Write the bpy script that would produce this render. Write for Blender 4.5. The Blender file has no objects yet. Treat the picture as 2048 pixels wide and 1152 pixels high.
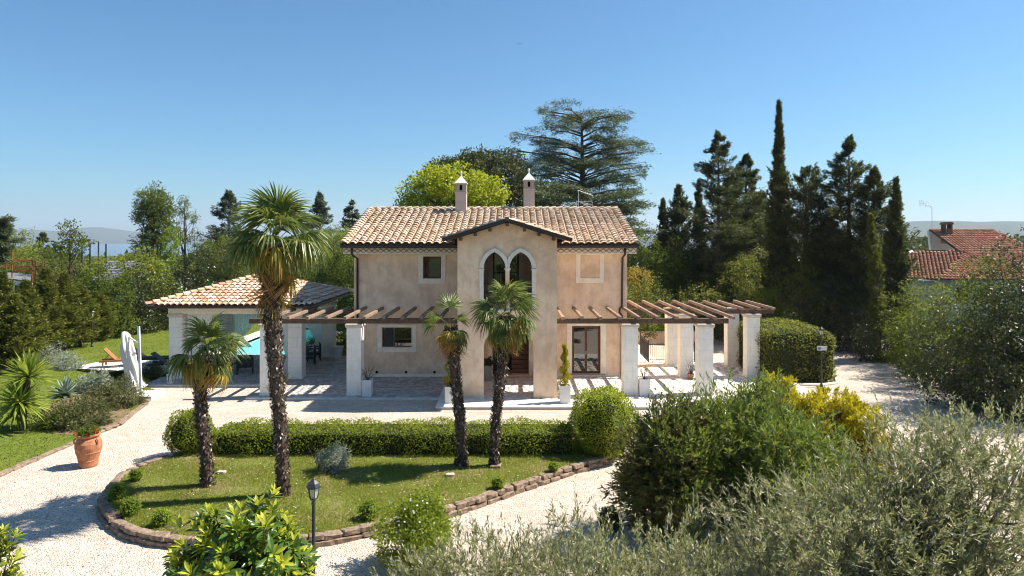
import bpy, bmesh, math, random
import numpy as np
from mathutils import Vector, Matrix, Euler
from mathutils.geometry import tessellate_polygon

SC = bpy.context.scene
COL = SC.collection
R = math.radians

# ------------------------------------------------------------------ camera
CAM_H = 6.83                       # metres above the terrace
FPX = 1365.0                       # focal length in photo pixels (2048 wide)
HZ = 472.0                         # horizon row in the photo
cam_d = bpy.data.cameras.new('camera')
cam = bpy.data.objects.new('camera', cam_d)
COL.objects.link(cam)
cam.location = (0, 0, CAM_H)
cam.rotation_euler = (R(90), 0, 0)
cam_d.sensor_width = 36.0
cam_d.lens = 36.0 * FPX / 2048.0
cam_d.shift_y = -(576.0 - HZ) / 2048.0
cam_d.clip_start = 0.2
cam_d.clip_end = 40000
SC.camera = cam

# ------------------------------------------------------------------ light
SUN_TO = Vector((5.30, 1.15, 6.77)).normalized()
SUN_EL = math.asin(SUN_TO.z)
SUN_AZ = math.atan2(SUN_TO.x, SUN_TO.y)      # clockwise from +Y
world = bpy.data.worlds.new('World')
SC.world = world
world.use_nodes = True
wn = world.node_tree
bg = wn.nodes['Background']
sky = wn.nodes.new('ShaderNodeTexSky')
sky.sky_type = 'NISHITA'
sky.sun_disc = False
sky.sun_elevation = SUN_EL
sky.sun_rotation = SUN_AZ
sky.altitude = 200
sky.air_density = 1.0
sky.dust_density = 0.7
sky.ozone_density = 10.0
sky_tint = wn.nodes.new('ShaderNodeMix')          # slight colour balance of the whole sky
sky_tint.data_type = 'RGBA'; sky_tint.blend_type = 'MULTIPLY'; sky_tint.inputs[0].default_value = 1.0
sky_tint.inputs[7].default_value = (.70, .97, .94, 1)
wn.links.new(sky.outputs[0], sky_tint.inputs[6])
wn.links.new(sky_tint.outputs[2], bg.inputs[0])
bg.inputs[1].default_value = 0.075
sun_d = bpy.data.lights.new('sun', 'SUN')
sun_d.energy = 5.0
sun_d.angle = R(0.53)
sun_d.color = (1.0, 0.935, 0.83)
sun = bpy.data.objects.new('sun', sun_d)
COL.objects.link(sun)
sun.rotation_euler = SUN_TO.to_track_quat('Z', 'Y').to_euler()
sun.location = (30, 8, 60)
SC.view_settings.view_transform = 'Standard'
SC.view_settings.look = 'None'
SC.view_settings.gamma = 1
SC.view_settings.use_curve_mapping = False
SC.view_settings.exposure = 1.06
SC.render.engine = 'CYCLES'
SC.cycles.use_denoising = True
SC.cycles.filter_width = 1.05
SC.cycles.max_bounces = 8
SC.cycles.diffuse_bounces = 6
SC.cycles.glossy_bounces = 3
SC.cycles.transmission_bounces = 4
SC.cycles.transparent_max_bounces = 12
SC.cycles.volume_bounces = 0
SC.cycles.sample_clamp_indirect = 4.0
SC.cycles.caustics_reflective = False
SC.cycles.caustics_refractive = False

# ------------------------------------------------------------------ placing helpers
def AT(px, py, Y):
    """photo pixel at depth Y -> world X, Z"""
    return (px - 1024.0) * Y / FPX, CAM_H - (py - HZ) * Y / FPX
def GX(px, Y):
    return (px - 1024.0) * Y / FPX
def GZ(py, Y):
    return CAM_H - (py - HZ) * Y / FPX
def GROUND(px, py, z=-0.12):
    Y = FPX * (CAM_H - z) / (py - HZ)
    return GX(px, Y), Y

ORG = {}
def origin(o):
    return ORG.get(o.name, Vector((0, 0, 0))) if o else Vector((0, 0, 0))

def tag(o, label=None, cat=None, group=None, kind=None):
    if label: o['label'] = label
    if cat: o['category'] = cat
    if group: o['group'] = group
    if kind: o['kind'] = kind
    return o

def thing(name, label, cat, loc=(0, 0, 0), group=None):
    o = bpy.data.objects.new(name, None)
    COL.objects.link(o)
    o.location = loc
    o.empty_display_size = 0.2
    ORG[o.name] = Vector(loc)
    return tag(o, label, cat, group)

def link(name, me, parent=None, loc=None):
    o = bpy.data.objects.new(name, me)
    COL.objects.link(o)
    if parent is not None:
        o.parent = parent
        ORG[o.name] = origin(parent)
    if loc is not None:
        o.location = loc
    return o

def np_mesh(name, V, faces, mat, parent=None, smooth=False, mats=None, midx=None):
    """faces: list of int arrays (m,k). V in world coords; parent's origin is subtracted"""
    V = np.asarray(V, dtype=np.float64).reshape(-1, 3)
    org = origin(parent)
    V = V - np.array(org[:])
    me = bpy.data.meshes.new(name)
    loops = np.concatenate([np.asarray(f, dtype=np.int32).ravel() for f in faces])
    sizes = np.concatenate([np.full(len(f), np.asarray(f).shape[1], dtype=np.int32) for f in faces])
    starts = np.zeros(len(sizes), dtype=np.int32)
    starts[1:] = np.cumsum(sizes)[:-1]
    me.vertices.add(len(V)); me.vertices.foreach_set('co', V.astype(np.float32).ravel())
    me.loops.add(len(loops)); me.loops.foreach_set('vertex_index', loops)
    me.polygons.add(len(sizes)); me.polygons.foreach_set('loop_start', starts)
    try: me.polygons.foreach_set('loop_total', sizes)
    except Exception: pass
    if smooth: me.polygons.foreach_set('use_smooth', np.ones(len(sizes), dtype=bool))
    for m in (mats or [mat]): me.materials.append(m)
    if midx is not None: me.polygons.foreach_set('material_index', np.asarray(midx, dtype=np.int32))
    me.update(calc_edges=True)
    me.validate()
    return link(name, me, parent)

class MB:
    """collects simple shapes (world coordinates) into one mesh"""
    def __init__(s): s.v = []; s.f = []
    def add(s, vs, fs):
        b = len(s.v); s.v += [tuple(v) for v in vs]; s.f += [tuple(b + i for i in f) for f in fs]; return s
    def box(s, x0, x1, y0, y1, z0, z1):
        return s.add([(x0,y0,z0),(x1,y0,z0),(x1,y1,z0),(x0,y1,z0),(x0,y0,z1),(x1,y0,z1),(x1,y1,z1),(x0,y1,z1)],
                     [(0,3,2,1),(4,5,6,7),(0,1,5,4),(1,2,6,5),(2,3,7,6),(3,0,4,7)])
    def beam(s, p0, p1, w, h, up=(0, 0, 1)):
        """box with its long axis from p0 to p1"""
        p0 = Vector(p0); p1 = Vector(p1); d = (p1 - p0).normalized(); u = Vector(up)
        sx = d.cross(u)
        if sx.length < 1e-4: sx = d.cross(Vector((0, 1, 0)))
        sx.normalize(); u = sx.cross(d).normalized()
        a = sx * (w / 2); b = u * (h / 2)
        vs = [p0-a-b, p0+a-b, p0+a+b, p0-a+b, p1-a-b, p1+a-b, p1+a+b, p1-a+b]
        return s.add(vs, [(0,1,2,3),(7,6,5,4),(0,4,5,1),(1,5,6,2),(2,6,7,3),(3,7,4,0)])
    def tube(s, pts, rad, n=8, caps=True):
        pts = [Vector(p) for p in pts]
        if not hasattr(rad, '__len__'): rad = [rad] * len(pts)
        base = len(s.v); prev = None
        for i, p in enumerate(pts):
            d = (pts[min(i+1, len(pts)-1)] - pts[max(i-1, 0)]).normalized()
            if prev is None:
                a = d.cross(Vector((0, 0, 1)))
                if a.length < 1e-3: a = Vector((1, 0, 0))
            else:
                a = prev - d * prev.dot(d)
            a.normalize(); prev = a; b = d.cross(a)
            for k in range(n):
                t = 2 * math.pi * k / n
                s.v.append(tuple(p + (a * math.cos(t) + b * math.sin(t)) * rad[i]))
        for i in range(len(pts) - 1):
            for k in range(n):
                k2 = (k + 1) % n
                s.f.append((base+i*n+k, base+i*n+k2, base+(i+1)*n+k2, base+(i+1)*n+k))
        if caps:
            s.f.append(tuple(base + k for k in range(n))[::-1])
            s.f.append(tuple(base + (len(pts)-1)*n + k for k in range(n)))
        return s
    def lathe(s, prof, c, n=24, wob=None):
        base = len(s.v)
        for i, (r, z) in enumerate(prof):
            for k in range(n):
                t = 2 * math.pi * k / n
                rr = r * (1 + (wob(i, t) if wob else 0))
                s.v.append((c[0] + rr * math.cos(t), c[1] + rr * math.sin(t), c[2] + z))
        for i in range(len(prof) - 1):
            for k in range(n):
                k2 = (k + 1) % n
                s.f.append((base+i*n+k, base+i*n+k2, base+(i+1)*n+k2, base+(i+1)*n+k))
        s.f.append(tuple(base + k for k in range(n))[::-1])
        s.f.append(tuple(base + (len(prof)-1)*n + k for k in range(n)))
        return s
    def plate(s, outer, holes, to3, t):
        """flat plate with holes: outline in 2D, to3(u, v, d) gives the 3-D point, d in 0..t"""
        loops = [outer] + holes
        tris = tessellate_polygon([[Vector((u, v, 0)) for u, v in lp] for lp in loops])
        flat = [p for lp in loops for p in lp]
        b = len(s.v); n = len(flat)
        s.v += [tuple(to3(u, v, 0)) for u, v in flat] + [tuple(to3(u, v, t)) for u, v in flat]
        for tr in tris:
            s.f.append((b+tr[0], b+tr[1], b+tr[2])); s.f.append((b+n+tr[2], b+n+tr[1], b+n+tr[0]))
        k = 0
        for lp in loops:
            m = len(lp)
            for i in range(m):
                j = (i + 1) % m
                s.f.append((b+k+i, b+k+j, b+n+k+j, b+n+k+i))
            k += m
        return s
    def build(s, name, mat, parent=None, smooth=False, bevel=0.0, fix=True, subdiv=0):
        org = origin(parent)
        me = bpy.data.meshes.new(name)
        me.from_pydata([(v[0]-org.x, v[1]-org.y, v[2]-org.z) for v in s.v], [], s.f)
        if fix:
            bm = bmesh.new(); bm.from_mesh(me)
            bmesh.ops.recalc_face_normals(bm, faces=bm.faces)
            bm.to_mesh(me); bm.free()
        if smooth:
            me.polygons.foreach_set('use_smooth', np.ones(len(me.polygons), dtype=bool))
        me.materials.append(mat)
        o = link(name, me, parent)
        if bevel > 0:
            md = o.modifiers.new('bevel', 'BEVEL'); md.width = bevel; md.segments = 2
            md.limit_method = 'ANGLE'; md.angle_limit = R(40)
        if subdiv:
            md = o.modifiers.new('sub', 'SUBSURF'); md.levels = subdiv; md.render_levels = subdiv
        return o

def copy_tree(o, parent=None):
    c = o.copy(); COL.objects.link(c); c.parent = parent
    if parent is None: ORG[c.name] = Vector((0, 0, 0))
    else: ORG[c.name] = origin(parent)
    for ch in list(o.children): copy_tree(ch, c)
    return c

# ------------------------------------------------------------------ materials
class NT:
    def __init__(s, name):
        s.m = bpy.data.materials.new(name); s.m.use_nodes = True
        s.t = s.m.node_tree; s.t.nodes.clear()
        s.out = s.t.nodes.new('ShaderNodeOutputMaterial')
    def n(s, typ, _props=None, **inp):
        nd = s.t.nodes.new('ShaderNode' + typ)
        for k, v in (_props or {}).items(): setattr(nd, k, v)
        for k, v in inp.items():
            key = k.replace('_', ' ')
            sock = nd.inputs[int(k[1:])] if (k[0] == 'i' and k[1:].isdigit()) else nd.inputs[key]
            s.put(sock, v)
        return nd
    def put(s, sock, v):
        if isinstance(v, bpy.types.NodeSocket): s.t.links.new(v, sock)
        elif isinstance(v, bpy.types.Node): s.t.links.new(v.outputs[0], sock)
        else:
            if hasattr(sock.default_value, '__len__') and len(sock.default_value) == 4 and len(v) == 3: v = (*v, 1)
            sock.default_value = v
    def pos(s, scale=(1, 1, 1)):
        g = s.n('NewGeometry')
        if scale == (1, 1, 1): return g.outputs['Position']
        return s.n('Mapping', Vector=g.outputs['Position'], Scale=scale).outputs[0]
    def noise(s, scale, detail=4, rough=.55, vec=None, dist=0):
        return s.n('TexNoise', Vector=vec or s.pos(), Scale=scale, Detail=detail, Roughness=rough, Distortion=dist).outputs[0]
    def ramp(s, fac, stops, interp='LINEAR'):
        r = s.n('ValToRGB', i0=fac); cr = r.color_ramp; cr.interpolation = interp
        while len(cr.elements) < len(stops): cr.elements.new(0.5)
        for e, (p, c) in zip(cr.elements, stops):
            e.position = p; e.color = (*c, 1) if len(c) == 3 else c
        return r.outputs[0]
    def mix(s, fac, a, b, mode='MIX'):
        nd = s.t.nodes.new('ShaderNodeMix'); nd.data_type = 'RGBA'; nd.blend_type = mode
        s.put(nd.inputs[0], fac); s.put(nd.inputs[6], a); s.put(nd.inputs[7], b)
        return nd.outputs[2]
    def math(s, op, a, b=0.0):
        nd = s.t.nodes.new('ShaderNodeMath'); nd.operation = op
        s.put(nd.inputs[0], a); s.put(nd.inputs[1], b); return nd.outputs[0]
    def bump(s, h, strength=.3, dist=.02):
        return s.n('Bump', Height=h, Strength=strength, Distance=dist).outputs[0]
    def bsdf(s, col, rough=.8, spec=.3, metal=0, normal=None, **kw):
        p = s.n('BsdfPrincipled')
        s.put(p.inputs['Base Color'], col); s.put(p.inputs['Roughness'], rough); s.put(p.inputs['Metallic'], metal)
        s.put(p.inputs['Specular IOR Level'], spec)
        if normal is not None: s.put(p.inputs['Normal'], normal)
        for k, v in kw.items(): s.put(p.inputs[k.replace('_', ' ')], v)
        return p.outputs[0]
    def done(s, surf=None, vol=None):
        if surf is not None: s.t.links.new(surf, s.out.inputs[0])
        if vol is not None: s.t.links.new(vol, s.out.inputs[1])
        return s.m

def M_plain(name, col, rough=.7, spec=.3, metal=0, var=.12, scale=6, bump=0.0, bscale=40):
    t = NT(name)
    a = tuple(max(0, c * (1 - var)) for c in col); b = tuple(min(1, c * (1 + var)) for c in col)
    c = t.ramp(t.noise(scale, 5), [(.3, a), (.7, b)])
    nrm = t.bump(t.noise(bscale, 4), .5, bump) if bump else None
    return t.done(t.bsdf(c, rough, spec, metal, nrm))

def M_leaf(name, cols, trans=.38, rough=.6, spec=.13, tint=(.62, .72, .10), patch=.2):
    """cols: dark to light leaf tones; every leaf takes its own"""
    if cols[-1][1] < .27: cols = [(c[0] * 1.6, c[1] * 1.45, c[2] * 1.2) for c in cols]
    t = NT(name)
    rnd = t.n('NewGeometry').outputs['Random Per Island']
    k = len(cols)
    c = t.ramp(rnd, [(i / (k - 1) if k > 1 else 0, col) for i, col in enumerate(cols)])
    big = t.noise(.55, 3)
    c = t.mix(patch, c, t.ramp(big, [(.35, tuple(x * .7 for x in cols[0])), (.65, cols[-1])]))
    p = t.bsdf(c, rough, spec)
    tr = t.n('BsdfTranslucent', Color=t.mix(.6, c, tint, 'MIX')).outputs[0]
    mx = t.n('MixShader', i0=trans, i1=p, i2=tr)
    return t.done(mx.outputs[0])

def M_bark(name, a, b, scale=8):
    t = NT(name)
    n1 = t.noise(scale, 6, .65, t.pos((1, 1, .35)))
    c = t.ramp(n1, [(.3, a), (.7, b)])
    return t.done(t.bsdf(c, .9, .15, 0, t.bump(n1, .8, .03)))

def m_gravel():
    t = NT('gravel')
    p = t.pos()
    v1 = t.n('TexVoronoi', Vector=p, Scale=26.0)
    v2 = t.n('TexVoronoi', Vector=p, Scale=11.0)
    pb = t.ramp(t.n('SeparateColor', Color=v1.outputs['Color']).outputs[0],
                [(0, (.26, .20, .155)), (.25, (.46, .385, .31)), (.6, (.61, .525, .435)), (1, (.77, .70, .60))])
    pc = t.ramp(t.n('SeparateColor', Color=v2.outputs['Color']).outputs[1], [(0, (.42, .345, .28)), (.5, (.59, .51, .43)), (1, (.70, .62, .535))])
    c = t.mix(.35, pb, pc)
    c = t.mix(t.ramp(t.noise(.5, 6, .6), [(.42, (0, 0, 0)), (.72, (.4, .4, .4))]), c, (.42, .34, .27))
    c = t.mix(t.ramp(t.noise(2.2, 7, .7), [(.52, (0, 0, 0)), (.75, (.55, .55, .55))]), c, (.33, .26, .20))
    c = t.mix(t.ramp(t.noise(9, 3, .6), [(.62, (0, 0, 0)), (.7, (.5, .5, .5))]), c, (.27, .21, .16))
    trk = t.noise(.9, 5, .6, t.pos((.35, 1.6, 1)), 1.2)
    c = t.mix(t.ramp(trk, [(.46, (0, 0, 0)), (.66, (.55, .55, .55))]), c, (.42, .34, .265))
    h = t.math('ADD', t.math('MULTIPLY', v1.outputs['Distance'], -1.0), t.math('MULTIPLY', t.noise(3, 5), .8))
    return t.done(t.bsdf(c, .92, .2, 0, t.bump(h, .9, .035)))

def m_stucco(name, base, dark, light):
    t = NT(name)
    a = t.noise(.75, 7, .62, t.pos((1, 1, 1)), .6)
    b = t.noise(2.6, 6, .65, t.pos((1, 1, .6)))
    d = t.noise(22, 5, .7)
    c = t.ramp(a, [(.33, dark), (.5, base), (.66, light)])
    c = t.mix(t.ramp(b, [(.46, (0, 0, 0)), (.66, (.75, .75, .75))]), c, dark)
    c = t.mix(t.ramp(d, [(.55, (0, 0, 0)), (.8, (.35, .35, .35))]), c, tuple(x * .72 for x in dark))
    st = t.noise(3.0, 5, .6, t.pos((2.2, 2.2, .16)))
    c = t.mix(t.ramp(st, [(.55, (0, 0, 0)), (.72, (.28, .28, .28))]), c, tuple(x * .8 for x in dark))
    return t.done(t.bsdf(c, .95, .12, 0, t.bump(t.noise(28, 6, .7), .35, .012)))

def m_tile(name, stops, spots):
    t = NT(name)
    r = t.math('FRACT', t.math('ADD', t.n('ObjectInfo').outputs['Random'], t.n('NewGeometry').outputs['Random Per Island']))
    c = t.ramp(r, stops)
    c = t.mix(t.ramp(t.noise(7, 6, .7), [(.45, (0, 0, 0)), (.68, (.65, .65, .65))]), c, spots)
    c = t.mix(t.ramp(t.noise(19, 5, .7), [(.52, (0, 0, 0)), (.68, (.6, .6, .6))]), c, tuple(x * .38 for x in spots))
    return t.done(t.bsdf(c, .9, .2, 0, t.bump(t.noise(45, 5), .4, .01)))

def m_wood(name, a, b, rough=.75):
    t = NT(name)
    n1 = t.noise(5, 6, .6, t.pos((1.0, 1.0, 1.0)), .8)
    n2 = t.noise(30, 4, .6)
    c = t.ramp(n1, [(.3, a), (.7, b)])
    c = t.mix(.3, c, t.ramp(n2, [(.35, tuple(x * .6 for x in a)), (.65, b)]))
    return t.done(t.bsdf(c, rough, .25, 0, t.bump(n2, .4, .01)))

def m_lawn(name):
    t = NT(name)
    a = t.noise(.7, 6, .6); b = t.noise(9, 5, .65)
    c = t.ramp(b, [(.3, (.085, .10, .02)), (.6, (.15, .17, .035)), (.8, (.22, .22, .06))])
    c = t.mix(t.ramp(a, [(.50, (0, 0, 0)), (.66, (.8, .8, .8))]), c, (.27, .20, .11))
    return t.done(t.bsdf(c, .95, .1, 0, t.bump(b, .8, .03)))

MAT = {}
MAT['gravel'] = m_gravel()
MAT['stucco'] = m_stucco('stucco', (.85, .625, .44), (.66, .47, .325), (.90, .71, .53))
MAT['trim'] = M_plain('stone_trim', (.86, .77, .64), .85, .2, var=.10, scale=3, bump=.006)
MAT['arch_trim'] = M_plain('white_stone_trim', (.76, .70, .62), .85, .2, var=.10, scale=4, bump=.006)
MAT['column'] = M_plain('column_stone', (.88, .835, .755), .88, .2, var=.08, scale=2.5, bump=.006, bscale=30)
def m_colstone():
    t = NT('column_stone_worn')
    c = t.ramp(t.noise(2.5, 5), [(.3, (.82, .775, .70)), (.7, (.90, .86, .785))])
    c = t.mix(t.ramp(t.noise(4, 6, .7, t.pos((1.5, 1.5, .25))), [(.50, (0, 0, 0)), (.72, (.55, .55, .55))]), c, (.60, .545, .47))
    c = t.mix(t.ramp(t.noise(16, 5, .7), [(.58, (0, 0, 0)), (.72, (.4, .4, .4))]), c, (.50, .45, .38))
    return t.done(t.bsdf(c, .9, .2, 0, t.bump(t.noise(30, 5, .7), .45, .01)))
MAT['column'] = m_colstone()
MAT['capital'] = M_plain('capital_stone', (.60, .52, .44), .88, .2, var=.12, scale=4, bump=.006)
MAT['tile'] = m_tile('roof_tile_weathered', [(0, (.36, .215, .13)), (.3, (.50, .33, .215)), (.65, (.60, .43, .295)), (1, (.68, .54, .41))], (.62, .53, .42))
MAT['tile2'] = m_tile('roof_tile_salmon', [(0, (.42, .20, .115)), (.25, (.53, .30, .18)), (.55, (.60, .41, .275)), (.8, (.68, .55, .42)), (1, (.76, .68, .57))], (.62, .5, .38))
MAT['tile3'] = m_tile('roof_tile_red', [(0, (.33, .125, .07)), (.5, (.46, .20, .12)), (1, (.56, .28, .175))], (.42, .26, .17))
MAT['underroof'] = M_plain('roof_underlay', (.16, .10, .07), .9, .1, var=.3)
MAT['dark_wood'] = m_wood('weathered_dark_wood', (.060, .036, .024), (.17, .11, .075))
MAT['rafter_wood'] = m_wood('weathered_rafter_wood', (.13, .08, .055), (.40, .285, .215))
MAT['gutter'] = M_plain('brown_gutter', (.035, .020, .014), .45, .5, var=.2)
MAT['copper'] = M_plain('tarnished_copper', (.09, .10, .10), .5, .5, .3, var=.3)
MAT['door_wood'] = m_wood('brown_door_wood', (.085, .038, .018), (.15, .07, .035), .5)
MAT['stair_wood'] = m_wood('stair_wood', (.17, .075, .045), (.27, .13, .08), .5)
MAT['lounger_wood'] = m_wood('teak', (.25, .10, .035), (.42, .20, .08), .5)
MAT['black_wood'] = M_plain('black_wicker', (.012, .011, .011), .5, .4, var=.4, scale=50)
MAT['iron'] = M_plain('black_iron', (.016, .014, .014), .45, .5, var=.2)
MAT['lamp_metal'] = M_plain('painted_lamp_metal', (.030, .032, .036), .35, .5, var=.25)
MAT['white_paint'] = M_plain('white_planter', (.72, .70, .67), .6, .3, var=.05)
MAT['grey_planter'] = M_plain('grey_planter', (.30, .28, .26), .7, .3, var=.08)
MAT['terracotta'] = M_plain('terracotta', (.40, .165, .085), .85, .2, var=.28, scale=9, bump=.008)
MAT['steel'] = M_plain('zinc_steel', (.62, .62, .62), .4, .5, .7, var=.1)
MAT['rust'] = M_plain('rusty_steel', (.27, .085, .04), .8, .2, var=.3)
MAT['dark_inside'] = M_plain('unlit_interior_black', (.018, .013, .011), .8, .2, var=.3)  # near-black colour painted in for the shade of unlit rooms
MAT['earth'] = M_plain('bare_earth', (.20, .14, .09), .95, .1, var=.35, scale=5, bump=.03, bscale=14)
MAT['stone'] = M_plain('tuff_stone', (.23, .165, .12), .93, .15, var=.45, scale=9, bump=.03, bscale=16)
MAT['rock'] = M_plain('pale_rock', (.42, .36, .30), .93, .15, var=.3, scale=9, bump=.03, bscale=16)
MAT['slab'] = M_plain('travertine_slab', (.72, .67, .60), .85, .2, var=.14, scale=2.2, bump=.006)
MAT['coping'] = M_plain('pool_coping', (.70, .665, .61), .85, .2, var=.06, scale=3)
MAT['lawn'] = m_lawn('lawn')
def m_lush():
    t = NT('lush_lawn'); b = t.noise(9, 5, .65)
    c = t.ramp(b, [(.3, (.065, .085, .014)), (.6, (.12, .155, .024)), (.8, (.18, .21, .04))])
    c = t.mix(t.ramp(t.noise(.5, 5, .6), [(.45, (0, 0, 0)), (.7, (.5, .5, .5))]), c, (.15, .17, .03))
    return t.done(t.bsdf(c, .95, .1, 0, t.bump(b, .8, .03)))
MAT['lawn_lush'] = m_lush()
MAT['near_black'] = M_plain('near_black', (.01, .008, .007), .95, .1)  # near-black fill of the wall vents and chimney openings
MAT['blue_towel'] = M_plain('blue_towel', (.12, .25, .52), .95, .1, var=.1)
MAT['cream_cushion'] = M_plain('cream_cushion', (.62, .54, .44), .9, .1, var=.08)

def m_paver():
    t = NT('grey_paver')
    r = t.n('NewGeometry').outputs['Random Per Island']
    c = t.ramp(r, [(0, (.34, .30, .27)), (.5, (.45, .41, .375)), (1, (.56, .52, .475))])
    c = t.mix(t.ramp(t.noise(6, 6, .7), [(.45, (0, 0, 0)), (.75, (.5, .5, .5))]), c, (.30, .26, .23))
    return t.done(t.bsdf(c, .85, .25, 0, t.bump(t.noise(35, 5), .4, .01)))
MAT['paver'] = m_paver()

def m_fabric(name, col, trans):
    t = NT(name)
    c = t.ramp(t.noise(3, 4), [(.3, tuple(x * .93 for x in col)), (.7, col)])
    d = t.bsdf(c, .95, .1)
    tr = t.n('BsdfTranslucent', Color=c).outputs[0]
    return t.done(t.n('MixShader', i0=trans, i1=d, i2=tr).outputs[0])
MAT['canvas'] = m_fabric('white_canvas', (.78, .74, .69), .25)

def m_sheer():
    t = NT('sheer_curtain')
    c = (.90, .90, .89)
    d = t.bsdf(c, .95, .1)
    tr = t.n('BsdfTranslucent', Color=c).outputs[0]
    a = t.n('MixShader', i0=.18, i1=d, i2=tr).outputs[0]
    tp = t.n('BsdfTransparent').outputs[0]
    return t.done(t.n('MixShader', i0=.10, i1=a, i2=tp).outputs[0])
MAT['sheer'] = m_sheer()

def m_glass():
    t = NT('window_glass')
    return t.done(t.bsdf((.012, .012, .012), .015, .5, 0, None, IOR=2.1))
MAT['glass'] = m_glass()

def m_lantern_glass():
    t = NT('lantern_glass')
    g = t.bsdf((.75, .74, .70), .15, .5)
    tp = t.n('BsdfTransparent').outputs[0]
    return t.done(t.n('MixShader', i0=.5, i1=g, i2=tp).outputs[0])
MAT['lantern_glass'] = m_lantern_glass()

def m_pool_water():
    t = NT('pool_water')
    nrm = t.bump(t.noise(3.5, 3), .5, .03)
    fr = t.n('Fresnel', IOR=1.33, Normal=nrm).outputs[0]
    tp = t.n('BsdfTransparent', Color=(.80, .97, .97)).outputs[0]
    gl = t.n('BsdfGlossy', Color=(1, 1, 1), Roughness=.03, Normal=nrm).outputs[0]
    return t.done(t.n('MixShader', i0=fr, i1=tp, i2=gl).outputs[0])
MAT['pool_water'] = m_pool_water()

def m_pool_tile():
    t = NT('pool_mosaic')
    c = t.ramp(t.noise(18, 3), [(.35, (.25, .74, .78)), (.65, (.42, .88, .90))])
    return t.done(t.bsdf(c, .4, .4))
MAT['pool_tile'] = m_pool_tile()

# foliage
MAT['lf_hedge'] = M_leaf('leaf_privet', [(.022, .040, .005), (.085, .125, .012), (.19, .225, .020)], .42, .7, .04)
MAT['lf_ball'] = M_leaf('leaf_ball', [(.06, .10, .006), (.20, .27, .016), (.37, .40, .04)], .5, .6, .1, (.66, .72, .08), .15)
MAT['lf_hedge2'] = M_leaf('leaf_photinia', [(.016, .024, .005), (.055, .064, .012), (.155, .145, .038)], .28, .5, .2)
MAT['lf_bright'] = M_leaf('leaf_bright', [(.035, .075, .006), (.085, .15, .010), (.15, .23, .016)], .35)
MAT['lf_mid'] = M_leaf('leaf_mid', [(.010, .022, .004), (.028, .052, .008), (.075, .105, .018)], .25)
MAT['lf_bay'] = M_leaf('leaf_bay', [(.006, .012, .004), (.016, .028, .007), (.052, .064, .022)], .07, .4, .4)
MAT['lf_olivegreen'] = M_leaf('leaf_olive_green_tree', [(.017, .028, .008), (.042, .060, .015), (.09, .105, .034)], .25)
MAT['lf_conifer'] = M_leaf('needle_dark', [(.010, .016, .007), (.026, .036, .014), (.10, .10, .045)], .14, .6, .25, (.3, .4, .08))  # lightest tone painted in for sunlit sprays, spread at random
MAT['lf_cedar'] = M_leaf('needle_cedar', [(.022, .036, .022), (.05, .072, .04), (.09, .115, .065)], .15, .6, .25, (.3, .4, .1))
MAT['lf_rose'] = M_leaf('leaf_rose', [(.022, .045, .005), (.075, .125, .010), (.175, .225, .022)], .4, .55, .15)
MAT['lf_spruce'] = M_leaf('needle_spruce', [(.022, .034, .024), (.05, .07, .05), (.09, .115, .085)], .2, .6, .2, (.3, .4, .2))
MAT['lf_pine'] = M_leaf('needle_pine', [(.014, .020, .006), (.036, .045, .012), (.085, .09, .025)], .12, .6, .2, (.3, .4, .08))
MAT['lf_leyland'] = M_leaf('needle_leyland', [(.022, .034, .006), (.06, .075, .012), (.125, .135, .022)], .2, .6, .25, (.4, .45, .08))
MAT['lf_yellow'] = M_leaf('leaf_spring_yellow', [(.13, .17, .006), (.27, .31, .008), (.42, .43, .015)], .4, .5, .3, (.7, .75, .05), .15)
MAT['lf_gold'] = M_leaf('leaf_golden_thuja', [(.20, .19, .006), (.46, .40, .010), (.66, .56, .03)], .38, .6, .1, (.75, .65, .05), .1)
MAT['lf_golddark'] = M_leaf('leaf_golden_topiary', [(.16, .15, .006), (.36, .32, .008), (.52, .44, .02)], .35, .6, .1, (.65, .58, .05), .12)
MAT['lf_oleander'] = M_leaf('leaf_oleander', [(.010, .024, .005), (.036, .075, .012), (.10, .165, .028)], .28, .38, .42)
MAT['lf_photinia'] = M_leaf('leaf_photinia_red', [(.007, .014, .004), (.025, .040, .009), (.11, .085, .026)], .16, .36, .45)
MAT['lf_loquat_new'] = M_leaf('leaf_loquat_new', [(.26, .29, .015), (.42, .45, .025), (.58, .57, .07)], .4, .45, .3, (.7, .7, .1), .08)
MAT['lf_loquat'] = M_leaf('leaf_loquat', [(.014, .038, .008), (.035, .08, .014), (.07, .125, .022)], .2, .3, .5, (.3, .5, .05), .15)
MAT['lf_olive'] = M_leaf('leaf_olive', [(.055, .068, .014), (.18, .195, .055), (.35, .35, .15), (.60, .59, .45)], .33, .4, .35, (.5, .5, .16), .12)
MAT['lf_silver'] = M_leaf('leaf_silver', [(.14, .17, .13), (.25, .28, .22), (.36, .38, .32)], .15, .7, .2, (.4, .45, .25), .15)
MAT['lf_juniper'] = M_leaf('leaf_prostrate_juniper', [(.022, .030, .010), (.055, .068, .026), (.125, .13, .075)], .15, .7, .1, (.35, .4, .12))
MAT['lf_yucca'] = M_leaf('leaf_yucca', [(.10, .15, .015), (.22, .29, .035), (.38, .42, .09)], .32, .45, .3)
MAT['lf_agave'] = M_leaf('leaf_agave', [(.10, .15, .12), (.19, .25, .20), (.28, .34, .28)], .1, .5, .3, (.3, .4, .2), .1)
MAT['lf_yellowgreen'] = M_leaf('leaf_yellow_green', [(.05, .075, .012), (.105, .135, .02), (.17, .20, .04)], .28)
MAT['lf_rusty'] = M_leaf('leaf_bronze', [(.09, .07, .015), (.20, .13, .03), (.30, .20, .05)], .25)
MAT['lf_red'] = M_leaf('petal_red', [(.45, .02, .015), (.6, .03, .02)], .2)
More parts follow.
